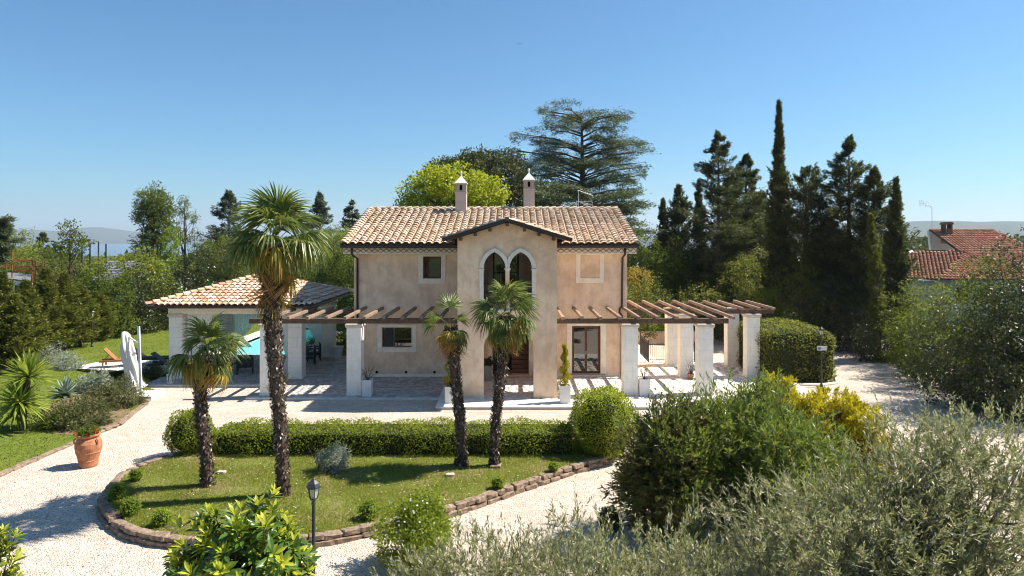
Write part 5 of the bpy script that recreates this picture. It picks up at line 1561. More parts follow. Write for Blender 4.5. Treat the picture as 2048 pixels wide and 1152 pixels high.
# golden conifer bushes
def golden(px, top, bot, Y, w, seed, lab):
    x, zt = AT(px, top, Y); zb = -.12
    rs = np.random.default_rng(seed); t = thing('golden_thuja', lab, 'shrub', (x, Y, zb), 'golden thujas by the drive')
    h = zt - zb; nt = 170                         # upright flame-like sprays
    th = rs.random(nt) ** .75; ta = rs.uniform(0, 2 * np.pi, nt)
    tr = w * np.sqrt(np.clip(1 - (th * .93) ** 2.4, .03, 1)) * rs.uniform(.80, 1.05, nt)
    C = np.column_stack([x + tr * np.cos(ta), Y + tr * np.sin(ta), zb + h * th * .92]); per = 58; n = nt * per
    oo = np.column_stack([np.cos(ta), np.sin(ta), np.zeros(nt)]); ax = unit(oo * .55 + np.array([0, 0, 1.]) + rs.normal(size=(nt, 3)) * .15)
    q_ = rs.random(n); sl = .34 * rs.uniform(.7, 1.3, nt).repeat(per)
    P = C.repeat(per, 0) + ax.repeat(per, 0) * (sl * (q_ - .3))[:, None] + rs.normal(size=(n, 3)) * (.075 * (1.15 - q_))[:, None]
    dr = unit(ax.repeat(per, 0) + rs.normal(size=(n, 3)) * .45); nr = unit(rs.normal(size=(n, 3)) + oo.repeat(per, 0) * .5)
    np_mesh('foliage', *(lambda V, F: (V, [F]))(*leaf_quads(P, dr, nr, rs.uniform(.07, .14, n), .034)), MAT['lf_gold'], t)
    m = MB(); m.lathe([(w * .82 * math.sqrt(max(.01, 1 - (k / 7) ** 2.2)), h * .9 * k / 7) for k in range(8)], (x, Y, zb), 12); m.build('light_block_core', MAT['core_gold'], t, smooth=True)
MAT['core_gold'] = M_plain('golden_core_fill', (.10, .075, .012), .95, .1, var=.5, scale=9, bump=.05, bscale=12)  # golden tone of the solid light-blocking core in the thujas
golden(1555, 752, 0, 22.0, .75, 91, 'small golden thuja beside the end of the terrace')
golden(1668, 782, 0, 19.6, 1.05, 92, 'larger golden thuja standing on the drive before the olive tree')
golden(1725, 812, 0, 18.9, .62, 93, 'lowest golden thuja at the edge of the sunny drive')
golden(1612, 792, 0, 20.0, .55, 94, 'narrow golden thuja wedged between oleander and bigger thuja')
# clipped hedge block by the drive
hedge('clipped_hedge', 'tall clipped hedge block behind the sign post', (13.7, 34.6, 1.14), (1.75, 2.5, 1.26), MAT['lf_hedge2'], 95, 15000, .10, .062, .6, wave=.06, depth=.13)
m = MB(); m.tube([(11.9, 31.95, -.08), (13.0, 31.75, -.08), (14.4, 31.7, -.08), (15.3, 32.1, -.08), (15.7, 33.2, -.08), (15.75, 36.5, -.08)], .07, 6); tag(m.build('hedge_kerb', MAT['slab']), 'low pale kerb around the tall clipped hedge block', 'kerb')

# ------------------------------------------------------------------ left beds
def sword_rosette(name, parent, c, n, L, W, mat, seed, up=.3, droop=.25, stiff=True):
    rs = np.random.default_rng(seed)
    a = np.arange(n) * 2.39996 + rs.normal(0, .2, n); e = np.linspace(1.45, -.45 if not stiff else -.2, n) + rs.normal(0, .1, n)
    D = np.column_stack([np.cos(a) * np.cos(e), np.sin(a) * np.cos(e), np.sin(e)])
    S = np.column_stack([-np.sin(a), np.cos(a), np.zeros(n)]); N = np.cross(D, S) * -1; N = np.where(N[:, 2:] < 0, -N, N)
    ll = L * rs.uniform(.75, 1.1, n); V = []
    C = np.array(c)
    for t, w in ((0, .55), (.4, 1.0), (.75, .75), (1.0, .03)):
        p = C + D * (ll * t)[:, None]; p[:, 2] -= droop * ll * t * t * np.cos(e)
        for s in (-1, 0, 1): V.append(p + S * (s * W * w * .5) + N * (abs(s) * W * w * .22))
    V = np.stack(V, 1).reshape(-1, 3); b = (np.arange(n) * 12)[:, None]; F = []
    for r_ in range(3):
        for s in range(2): F.append(b + np.array([[r_*3+s, r_*3+s+1, r_*3+s+4, r_*3+s+3]]))
    return np_mesh(name, V, [np.concatenate(F)], mat, parent)
yx, yy = GROUND(45, 862)
yu = thing('yucca', 'spiky yucca with two stacked heads at the lawn edge', 'plant', (yx, yy, -.08))
m = MB(); m.tube([(yx, yy, -.1), (yx + .03, yy, .5), (yx + .2, yy, 1.7)], [.13, .11, .09], 10); m.build('stem', MAT['bark'], yu)
sword_rosette('rosette', yu, (yx + .22, yy, 1.78), 190, 1.08, .075, MAT['lf_yucca'], 1, droop=.15)
sword_rosette('rosette', yu, (yx - .02, yy - .1, .85), 210, 1.12, .075, MAT['lf_yucca'], 2, droop=.35)
sword_rosette('rosette', yu, (yx - .3, yy + .1, .45), 110, .95, .065, MAT['lf_yucca'], 3, droop=.4)
ax, ay = GROUND(130, 795)
ag = thing('agave', 'blue grey agave behind the juniper mounds', 'plant', (ax, ay, -.08))
sword_rosette('leaves', ag, (ax, ay, .0), 34, .85, .15, MAT['lf_agave'], 4, droop=.05)
def mound(px, py, rx, ry, rz, mat, seed, lab, n=320, name='juniper_mound', cat='shrub', group='juniper mounds in the earth bed', L=.13, W=.03):
    x, y = GROUND(px, py, 0); return bush(name, lab, (x, y, -.08), [((x, y, .12), (rx, ry, rz))], mat, seed, n, 16, .13, L, W, group, cat, .6, .55, 5)
mound(158, 846, 1.25, .85, .80, MAT['lf_juniper'], 101, 'spreading grey green juniper mound beside the terracotta jar', 520)
mound(236, 806, 1.15, .85, .80, MAT['lf_juniper'], 102, 'spreading juniper mound next to the parasol slab', 480)
mound(125, 850, .7, .6, .45, MAT['lf_mid'], 103, 'low dark green mound at the foot of the yucca', 220)
mound(192, 775, .8, .6, .55, MAT['lf_silver'], 104, 'greyish mound between the agave and the junipers', 200)
mound(105, 722, .85, .8, .75, MAT['lf_silver'], 105, 'taller silver grey lavender bush on the lawn by the conifer hedge', 260, 'lavender_bush', L=.1, W=.025, group='grey lavender bushes on the lawn')
mound(138, 735, .75, .6, .5, MAT['lf_silver'], 106, 'low rounded grey lavender bush on the lawn', 220, 'lavender_bush', L=.1, W=.025, group='grey lavender bushes on the lawn')
mound(307, 752, .6, .4, .4, MAT['lf_juniper'], 107, 'dark low planting beside the white lantern', 160, 'low_shrub', group='low planting by the parasol')
mound(268, 772, .5, .35, .3, MAT['lf_mid'], 108, 'small green plants at the foot of the closed parasol', 120, 'low_shrub', group='low planting by the parasol')
for k, (px, py) in enumerate(((254, 777), (262, 780), (270, 777), (248, 772))):
    x, y = GROUND(px, py); o = link('rock', stone_mesh(200 + k, MAT['rock'])); o.location = (x, y, .0); o.scale = (.45, .3, .28); o.rotation_euler = (0, 0, k)
    tag(o, ('pale rock touching the base slab of the parasol', 'middle pale rock under the closed parasol', 'pale rock right below the parasol canopy hem', 'pale rock next to the juniper mound under the parasol')[k], 'rock', 'rocks under the parasol')

# ------------------------------------------------------------------ terracotta jar with geraniums
jx, jy = GROUND(177, 932)
jar = thing('terracotta_jar', 'large banded terracotta jar standing on the gravel', 'jar', (jx, jy, -.12))
m = MB(); m.lathe([(.24, 0), (.26, .03), (.27, .18), (.285, .20), (.275, .22), (.325, .42), (.345, .44), (.34, .46), (.365, .60), (.36, .72), (.315, .82), (.27, .88), (.30, .90), (.32, .93), (.32, .97), (.28, .98), (.25, .93), (.22, .90)], (jx, jy, -.12), 36)
m.build('body', MAT['terracotta'], jar, smooth=False)
for a in (R(200), R(340), R(90)):
    c = Vector((jx + .33 * math.cos(a), jy + .33 * math.sin(a), .66)); o_ = Vector((math.cos(a), math.sin(a), 0))
    m = MB(); m.tube([c + Vector((0, 0, .08)), c + o_ * .05 + Vector((0, 0, .05)), c + o_ * .05 - Vector((0, 0, .05)), c - Vector((0, 0, .08))], .022, 6); m.build('handle', MAT['terracotta'], jar)
ge = bush('geranium', 'red flowering geranium growing in the terracotta jar', (jx, jy, .82), [((jx, jy, .92), (.30, .30, .12))], MAT['lf_mid'], 111, 90, 12, .07, .055, .05, cat='plant', up=.9)
rs = np.random.default_rng(3); P = np.array([[jx + dx, jy + dy, .95 + dz] for dx, dy, dz in ((-.30, -.1, -.02), (-.26, -.2, -.05), (.30, -.12, .0), (.27, -.05, .05), (.1, -.28, -.06))])
P = np.repeat(P, 14, 0) + rs.normal(size=(70, 3)) * .025
np_mesh('red_flowers', *(lambda V, F: (V, [F]))(*leaf_quads(P, rand_dir(rs, 70), rand_dir(rs, 70), .03, .03)), MAT['lf_red'], ge)['kind'] = 'stuff'

# ------------------------------------------------------------------ planters
def box_planter(x, y, w, h, mat, lab, z=0.0, taper=.06, name='planter'):
    p = thing(name, lab, 'planter', (x, y, z))
    a = w / 2 * (1 - taper); b = w / 2; t = .025; m = MB()
    m.add([(x-a,y-a,z),(x+a,y-a,z),(x+a,y+a,z),(x-a,y+a,z),(x-b,y-b,z+h),(x+b,y-b,z+h),(x+b,y+b,z+h),(x-b,y+b,z+h),
           (x-b+t,y-b+t,z+h),(x+b-t,y-b+t,z+h),(x+b-t,y+b-t,z+h),(x-b+t,y+b-t,z+h),(x-a+t,y-a+t,z+h-.06),(x+a-t,y-a+t,z+h-.06),(x+a-t,y+a-t,z+h-.06),(x-a+t,y+a-t,z+h-.06)],
          [(3,2,1,0),(0,1,5,4),(1,2,6,5),(2,3,7,6),(3,0,4,7),(4,5,9,8),(5,6,10,9),(6,7,11,10),(7,4,8,11),(8,9,13,12),(9,10,14,13),(10,11,15,14),(11,8,12,15)])
    m.build('pot', mat, p, bevel=.006)
    m = MB(); m.box(x-a+t+.002, x+a-t-.002, y-a+t+.002, y+a-t-.002, z+h-.10, z+h-.055); m.build('soil', MAT['earth'], p)
    return p
def spiral_topiary(x, y, z, h, lab, seed):
    rs = np.random.default_rng(seed); t = thing('spiral_topiary', lab, 'topiary', (x, y, z), 'golden spiral topiaries')
    n = 5200; hh = rs.random(n); turns = 3.2; ang = hh * turns * 2 * np.pi + (seed % 3)
    off = .085 * (1.1 - hh * .75); rad = .155 * (1.12 - .62 * hh) * (.8 + .35 * np.abs(np.sin(hh * turns * np.pi * 1.0 + .5)))
    d = rand_dir(rs, n)
    C = np.column_stack([x + off * np.cos(ang), y + off * np.sin(ang), z + .05 + h * hh])
    P = C + d * rad[:, None] * np.array([1, 1, .62]) * rs.uniform(.8, 1.05, n)[:, None]
    V, F = leaf_quads(P, unit(d * .5 + rs.normal(size=(n, 3)) * .5 + np.array([0, 0, .4])), unit(d + rs.normal(size=(n, 3)) * .5), .055, .024)
    np_mesh('foliage', V, [F], MAT['lf_golddark'], t)
    m = MB(); m.tube([(x, y, z - .05), (x, y, z + h * .95)], .03, 6); m.build('stem', MAT['bark'], t)
Yp = 28.05
xa = GX(900, Yp) ; xb = GX(1130, Yp)
box_planter(xa, Yp, .40, .68, MAT['white_paint'], 'white square planter at the shaded corner of the tower', -.005)
box_planter(xb, Yp, .44, .72, MAT['white_paint'], 'white square planter at the sunny corner of the tower', -.005)
spiral_topiary(xa, Yp, .64, 1.75, 'golden spiral topiary beside the tower, half hidden by the sparse palm', 121)
spiral_topiary(xb, Yp, .68, 1.62, 'golden spiral topiary by the glazed door on the sunny corner of the tower', 122)
x1 = GX(735, 29.25); box_planter(x1, 29.22, .42, .70, MAT['white_paint'], 'white planter beside the pergola column under the long window', 0)
def bare_shrub(x, y, z, r, seed, lab, mat='lf_rusty', nl=60):
    rs = random.Random(seed); t = thing('bare_shrub', lab, 'plant', (x, y, z)); m = MB(); tips = []
    b = Vector((x, y, z))
    for k in range(11):
        a = rs.uniform(0, 6.28); e = b + Vector((math.cos(a) * r * rs.uniform(.5, 1.2), math.sin(a) * r * .6, rs.uniform(.2, .75)))
        md = b.lerp(e, .5) + Vector((0, 0, .1)); m.tube([b, md, e], [.012, .008, .003], 5, False); tips += [e, md]
        e2 = md + Vector((rs.uniform(-.3, .3), rs.uniform(-.2, .2), rs.uniform(-.05, .3))); m.tube([md, e2], [.006, .002], 4, False); tips.append(e2)
    m.build('branches', MAT['bark'], t, fix=False)
    nr = np.random.default_rng(seed); P = np.array([p[:] for p in tips]); P = np.repeat(P, 3, 0) + nr.normal(size=(len(P) * 3, 3)) * .04
    x_ = np_mesh('foliage', *(lambda V, F: (V, [F]))(*leaf_quads(P, rand_dir(nr, len(P)), rand_dir(nr, len(P)), .05, .025)), MAT[mat], t); x_['kind'] = 'stuff'
bare_shrub(x1, 29.22, .63, .55, 131, 'nearly bare shrub in the white planter under the long window')
x2 = GX(1288, 29.3); box_planter(x2, 29.3, .46, .72, MAT['white_paint'], 'white planter beside the first pergola column past the glazed door', 0)
bare_shrub(x2, 29.3, .64, .28, 132, 'small dry plant in the white planter by the sunlit column')
x3 = GX(975, 32.4); box_planter(x3, 32.35, .42, .72, MAT['grey_planter'], 'grey planter in the shade beside the entrance door', 0)
bush('potted_plant', 'dark leafy plant in the grey planter by the entrance', (x3, 32.35, .66), [((x3, 32.35, .86), (.24, .24, .17))], MAT['lf_bay'], 133, 60, 12, .07, .07, .045, cat='plant', stems=4)
x4, y4 = GX(1381, 32.6), 32.6
tpot = thing('terracotta_pot', 'small terracotta pot on the terrace between the pergola columns', 'pot', (x4, y4, 0))
m = MB(); m.lathe([(.10, 0), (.15, .20), (.17, .20), (.17, .25), (.14, .25), (.13, .20)], (x4, y4, .005), 20); m.build('body', MAT['terracotta'], tpot)
bare_shrub(x4, y4, .2, .35, 134, 'straggly grey plant in the small terracotta pot', 'lf_silver')
x5, y5 = GX(676, 38.2), 38.2
wp = thing('white_pot', 'white tapered pot at the rear of the pavilion', 'pot', (x5, y5, 0))
m = MB(); m.lathe([(.20, 0), (.29, .62), (.31, .62), (.31, .66), (.27, .66), (.25, .6)], (x5, y5, .005), 20); m.build('body', MAT['white_paint'], wp)
# climbers on the column behind the tallest palm
bare_shrub(GX(545, 29.0), 29.0, -.05, .5, 135, 'sprawling rose twigs at the foot of the pergola column behind the tallest palm', 'lf_rusty')
bare_shrub(GX(565, 29.1), 29.1, .3, .5, 136, 'thin leafy shoots leaning from the pergola column behind the tallest palm', 'lf_yellow')

# ------------------------------------------------------------------ lamp posts and sign
def lantern_post(x, y, z0, h, s, name, lab, group=None):
    p = thing(name, lab, 'lamp post', (x, y, z0), group)
    hp = h - .42 * s
    m = MB(); m.lathe([(.07*s, 0), (.07*s, .10), (.045*s, .14), (.036*s, .5), (.032*s, hp - .1), (.045*s, hp - .08), (.03*s, hp - .04), (.05*s, hp)], (x, y, z0), 14); m.build('pole', MAT['lamp_metal'], p)
    zb = z0 + hp
    m = MB(); m.lathe([(.06*s, 0), (.075*s, .015*s), (.075*s, .03*s)], (x, y, zb), 6); m.build('lamp_base', MAT['lamp_metal'], p)
    gl = MB(); gl.lathe([(.068*s, .03*s), (.105*s, .22*s)], (x, y, zb), 6); gl.build('lamp_glass', MAT['lantern_glass'], p)
    for k in range(6):
        a = k * math.pi / 3; m = MB(); m.tube([(x + .07*s*math.cos(a), y + .07*s*math.sin(a), zb + .03*s), (x + .109*s*math.cos(a), y + .109*s*math.sin(a), zb + .225*s)], .007*s, 5); m.build('glazing_bar', MAT['lamp_metal'], p)
    m = MB(); m.lathe([(.135*s, .22*s), (.135*s, .24*s), (.10*s, .30*s), (.05*s, .345*s), (.03*s, .36*s), (.03*s, .375*s), (.012*s, .39*s), (.012*s, .42*s)], (x, y, zb), 6); m.build('lamp_cap', MAT['lamp_metal'], p)
    return p
lantern_post(GX(627, 12.6), 12.6, -.12, GZ(953, 12.6) + .12, 1.0, 'lamp_post', 'dark metal lantern post rising behind the broad leaved bush')
lantern_post(GX(184, 42.5), 42.5, -.07, GZ(617, 42.5) + .07, 1.2, 'lamp_post', 'slim lamp post standing against the conifer hedge')
sx, sy = GX(1643, 31.4), 31.4
lantern_post(sx, sy, -.12, GZ(652, 31.4) + .12, 1.0, 'lamp_post', 'slim lamp post carrying a parking sign before the clipped hedge')
sg = thing('parking_sign', 'small white sign with blue parking square on the lamp post', 'sign', (sx, sy, 1.5))
zs_ = GZ(696, 31.4)
m = MB(); m.box(sx - .23, sx + .21, sy - .075, sy - .06, zs_ - .10, zs_ + .10); m.build('plate', MAT['white_paint'], sg, bevel=.004)
MAT['sign_blue'] = M_plain('sign_blue', (.03, .05, .30), .5, .4, var=.05); MAT['sign_ink'] = M_plain('sign_ink', (.12, .12, .18), .6, .3, var=.05)
m = MB(); m.box(sx - .205, sx - .075, sy - .079, sy - .0752, zs_ - .065, zs_ + .065); m.build('blue_square', MAT['sign_blue'], sg)
def text(par, s, size, loc, mat):
    cu = bpy.data.curves.new('lettering', 'FONT'); cu.body = s; cu.size = size; cu.align_x = 'CENTER'; cu.align_y = 'CENTER'; cu.extrude = .0008
    cu.materials.append(mat); tmp = bpy.data.objects.new('tmp', cu); COL.objects.link(tmp)
    me = bpy.data.meshes.new_from_object(tmp.evaluated_get(bpy.context.evaluated_depsgraph_get())); bpy.data.objects.remove(tmp)
    o = link('lettering', me, par); o.location = Vector(loc) - origin(par); o.rotation_euler = (R(90), 0, 0); return o
text(sg, 'P', .13, (sx - .14, sy - .081, zs_), MAT['white_paint'])
text(sg, 'PRIVATO', .058, (sx + .07, sy - .0762, zs_ + .005), MAT['sign_ink'])

# ------------------------------------------------------------------ parasol, loungers, furniture
px_, py_ = GX(283, 29.4), 29.4
par = thing('cantilever_parasol', 'closed white cantilever parasol with leaning mast and slab base', 'parasol', (px_, py_, -.12))
m = MB(); m.box(px_ - .5, px_ + .75, py_ - .6, py_ + .55, -.12, .06); m.build('base_slab', MAT['white_paint'], par, bevel=.01)
mt = (GX(277, 30.0), 30.0, GZ(653, 30.0)); m = MB(); m.beam((px_ - .02, py_, .06), mt, .10, .07, (0, 1, 0)); m.build('mast', MAT['white_paint'], par)
ct = Vector((GX(249, 30.4), 30.4, GZ(664, 30.4)))
m = MB(); m.beam(mt, (mt[0] - .12, mt[1] + .2, mt[2] - 1.2), .04, .04); m.build('strut', MAT['white_paint'], par)
m = MB(); m.beam((mt[0], mt[1], mt[2] - .75), (ct.x + .1, ct.y, ct.z - .15), .04, .05); m.build('arm', MAT['white_paint'], par)
V = []; nc = 48; rows = 22; bot = Vector((GX(272, 29.9), 29.9, .16))
rs_ = random.Random(8); fold = [rs_.uniform(.5, 1.3) for _ in range(9)]
for j in range(rows + 1):
    t = j / rows; c = ct.lerp(bot, t); rbase = np.interp(t, [0, .03, .25, .6, .85, 1], [.10, .17, .24, .27, .26, .36])
    for i in range(nc):
        a = 2 * math.pi * i / nc
        k = math.cos(a * 8 + 1.5 * math.sin(t * 5)) * .22 * min(1, t * 3 + .2) + .12 * math.sin(a * 3 + t * 7) + .10 * math.sin(a * 5 - t * 11)
        r_ = rbase * (1 + k); V.append((c.x + r_ * math.cos(a), c.y + r_ * math.sin(a) * .8, c.z + .05 * math.sin(a * 5) * t + (.10 * math.sin(a * 2 + 1) if j == rows else 0)))
F = [(j*nc+i, j*nc+(i+1) % nc, (j+1)*nc+(i+1) % nc, (j+1)*nc+i) for j in range(rows) for i in range(nc)]
V.append(tuple(ct + Vector((0, 0, .03)))); top3 = [(len(V) - 1, (i+1) % nc, i) for i in range(nc)]
np_mesh('canopy', V, [np.array(F), np.array(top3)], MAT['canvas'], par, smooth=True)

def lounger(x, y, rot, frame, pad, lab, back=45):
    t = thing('sun_lounger', lab, 'sun lounger', (0, 0, 0), 'sun loungers by the pool')
    L, Wd, zf = 2.0, .68, .34
    for s in (-1, 1):
        m = MB(); m.box(-L/2, L/2, s * Wd/2 - .03, s * Wd/2 + .03, zf - .10, zf); m.build('side_rail', frame, t, bevel=.006)
        for xx in (-L/2 + .18, L/2 - .18):
            m = MB(); m.box(xx - .035, xx + .035, s * Wd/2 - .036, s * Wd/2 + .036, 0, zf - .10); m.build('leg', frame, t, bevel=.006)
    for k in range(9):
        m = MB(); x0 = -L/2 + .03 + k * .145; m.box(x0, x0 + .10, -Wd/2 + .031, Wd/2 - .031, zf - .035, zf - .01); m.build('slat', frame, t)
    b = R(back); c = Vector((L/2 - .72, 0, zf)); e = c + Vector((math.cos(b), 0, math.sin(b))) * .78
    m = MB(); m.beam(c, e, Wd - .07, .035, (-math.sin(b), 0, math.cos(b))); m.build('backrest', frame, t)
    m = MB(); m.beam((e.x - .25, 0, e.z - .25), (e.x + .05, 0, zf - .06), .05, .03); m.build('prop', frame, t)
    if pad:
        m = MB(); m.box(-L/2 + .03, c.x - .01, -Wd/2 + .05, Wd/2 - .05, zf, zf + .06)
        q = Vector((-math.sin(b), 0, math.cos(b))) * .05; m.beam(c + q, e + q, Wd - .10, .06, (-math.sin(b), 0, math.cos(b))); m.build('mattress', pad, t, bevel=.02)
    t.location = (x, y, 0); t.rotation_euler = (0, 0, R(rot)); return t
poly_sheet('poolside_paving', [(-23.3, 35.6), (-17.0, 34.3), (-17.05, 31.6), (-16.95, 39.0), (-17.3, 42.0), (-18.2, 42.0), (-18.2, 39.2), (-22.6, 37.4)], -.055, MAT['coping'], 'pale paving strip under the sun loungers', 'paving')
lounger(GX(233, 35.6), 36.1, 198, MAT['lounger_wood'], None, 'brown wooden sun lounger with raised back behind the closed parasol', 48)
lounger(GX(296, 36.4), 36.6, 190, MAT['black_wood'], None, 'black sun lounger just past the parasol mast', 40)
l3 = lounger(GX(338, 35.0), 35.2, 190, MAT['black_wood'], None, 'black sun lounger partly hidden by the pavilion pillar', 40)
tw = MB(); tw.box(-.22, .22, -.16, .16, 0, .07); o = tw.build('folded_towel', MAT['blue_towel'], bevel=.025); o.location = (GX(313, 37.2), 37.2, .36); o.rotation_euler = (0, 0, .2); tag(o, 'folded blue towel lying on the black lounger', 'towel')
m = MB(); m.box(-18.15, -17.2, 36.8, 37.6, .0, .35); o = m.build('low_table', MAT['black_wood'], bevel=.01); tag(o, 'low black side table carrying the blue towel', 'table')
o = bpy.data.objects['folded_towel']; o.location = (-17.6, 37.2, .35)
# white lantern on the terrace corner
lx, ly = GX(341, 31.7), 31.7
ln_ = thing('floor_lantern', 'small white frame lantern at the foot of the front pavilion pillar', 'lantern', (lx, ly, 0))
for s in (-1, 1):
    for q in (-1, 1):
        m = MB(); m.box(lx + s*.10 - .014, lx + s*.10 + .014, ly + q*.10 - .014, ly + q*.10 + .014, 0, .42); m.build('post', MAT['white_paint'], ln_)
for z in (0, .40): m = MB(); m.box(lx - .125, lx + .125, ly - .125, ly + .125, z, z + .03); m.build('plate', MAT['white_paint'], ln_)
m = MB(); m.lathe([(.04, 0), (.04, .2), (.01, .21)], (lx, ly, .03), 12); m.build('candle', MAT['white_paint'], ln_)
def armchair(x, y, rot, lab):
    t = thing('armchair', lab, 'armchair', (0, 0, 0), 'black armchairs in the pavilion'); mt = MAT['black_wood']
    for sx_ in (-1, 1):
        for sy_ in (-1, 1):
            m = MB(); m.box(sx_*.36 - .035, sx_*.36 + .035, sy_*.34 - .035, sy_*.34 + .035, 0, .66 if sy_ < 0 else .92); m.build('leg', mt, t)
        m = MB(); m.box(sx_*.36 - .045, sx_*.36 + .045, -.38, .38, .66, .71); m.build('armrest', mt, t)
    m = MB(); m.box(-.32, .32, -.36, .34, .32, .42); m.build('seat', mt, t, bevel=.02)
    m = MB(); m.box(-.32, .32, .28, .36, .42, .95); m.build('backrest', mt, t, bevel=.02)
    t.location = (x, y, 0); t.rotation_euler = (0, 0, R(rot))
armchair(GX(490, 34.0), 34.0, 200, 'black armchair seen beside the drooping palm crown in the pavilion')
armchair(GX(455, 34.4), 34.4, 170, 'black armchair hidden behind the short palm inside the pavilion')
armchair(GX(616, 36.4), 36.4, -70, 'black armchair behind the front pillar nearest the villa')
armchair(GX(627, 37.6), 37.6, -70, 'black armchair by the tied curtain at the rear of the pavilion')
bush('border_shrub', 'bright green shrub growing beside the white pot at the pool end', (GX(668, 40.5), 40.5, -.07), [((GX(672, 40.5), 40.5, .8), (.9, .8, .85))], MAT['lf_mid'], 141, 300, 14, .16, .09, .05)
bush('border_shrub', 'dark shrub under the tied curtain by the pool coping', (GX(632, 39.6), 39.6, -.07), [((GX(632, 39.6), 39.6, .45), (.6, .5, .5))], MAT['lf_mid'], 142, 160, 14, .14, .09, .05)
# ------------------------------------------------------------------ trees behind the villa
def bl(px, py, Y, rx, ry, rz): x, z = AT(px, py, Y); return ((x, Y, z), (rx, ry, rz))
GZ0 = -.14
def spire(R0, p=1.0, top=.02): return lambda t: R0 * max(top, (1 - t) ** p)
def loose(R0): return lambda t: R0 * max(.05, min(1, (1 - t) * 1.9) ** .85) * (.88 + .12 * math.sin(t * 17))
def column_prof(R0): return lambda t: R0 * max(.04, min(1.0, ((1 - t) * 2.2)) ** .7) * (.7 + .3 * min(1, t * 4))

# cedar: flat plates of foliage on long level limbs
def cedar(name, label, px, Y, tiers, seed, mat, zb=GZ0, trunk=.38, per=900, L=.30, W=.055):
    """tiers: (side px offset of the tip, tip row, root row, plate half width, azimuth in degrees, density)"""
    rs = np.random.default_rng(seed); x0 = GX(px, Y)
    t = thing(name, label, 'tree', (x0, Y, zb)); mb = MB(); Ls = Leaves()
    ztop = GZ(min(a[1] for a in tiers) + 14, Y)
    mb.tube([(x0, Y, zb - .1), (x0 - .1, Y, zb + (ztop - zb) * .35), (x0 + .12, Y, zb + (ztop - zb) * .65), (x0 + .05, Y, ztop)], [trunk * 1.3, trunk, trunk * .6, trunk * .15], 10)
    for (dx, ty, ry, hw, az, dens) in tiers:
        tipx = GX(px + dx, Y) ; zt = GZ(ty, Y); zr = GZ(ry, Y)
        run = tipx - x0; a = R(az); dy = abs(run) * math.tan(a) if abs(az) < 80 else 0
        tip = np.array([tipx, Y + dy, zt]); root = np.array([x0, Y, zr]); n = int(per * dens)
        mid = (root + tip) / 2 + np.array([0, 0, .12 * abs(run)])
        mb.tube([root, (root + mid) / 2 + np.array([0, 0, .05]), mid, (mid + tip) / 2, tip], [trunk * .34, trunk * .26, trunk * .18, trunk * .1, .015], 6, False)
        # secondary plates along the limb
        k = max(5, int(9 * dens)); tt = np.linspace(.22, 1.0, k) + rs.normal(0, .03, k)
        d = (tip - root); d2 = unit(np.array([d[0], d[1], 0.0])); side = np.array([-d2[1], d2[0], 0])
        for q in tt:
            c = root * (1 - q) ** 2 + 2 * mid * q * (1 - q) + tip * q * q
            w = hw * (1.15 - .55 * q) * rs.uniform(.7, 1.2)
            m_ = n // k
            u = rs.normal(0, .42, m_) * np.linalg.norm(d) / k * 1.6 ; v = rs.normal(0, .5, m_) * w
            P = c + d2 * u[:, None] + side * v[:, None]; P[:, 2] += rs.normal(0, .10, m_) - .10 * np.abs(v) + .05
            dr = unit(d2 * .8 + side * np.sign(v)[:, None] * .6 + rs.normal(size=(m_, 3)) * .4); dr[:, 2] -= .1
            Ls.add(*leaf_quads(P, dr, unit(np.array([0, 0, 1.]) + rs.normal(size=(m_, 3)) * .5), L * rs.uniform(.6, 1.4, m_), W * rs.uniform(.6, 1.4, m_)))
    Ls.build('crown', MAT[mat], t); mb.build('trunk', MAT['bark'], t, smooth=True, fix=False)
    return t
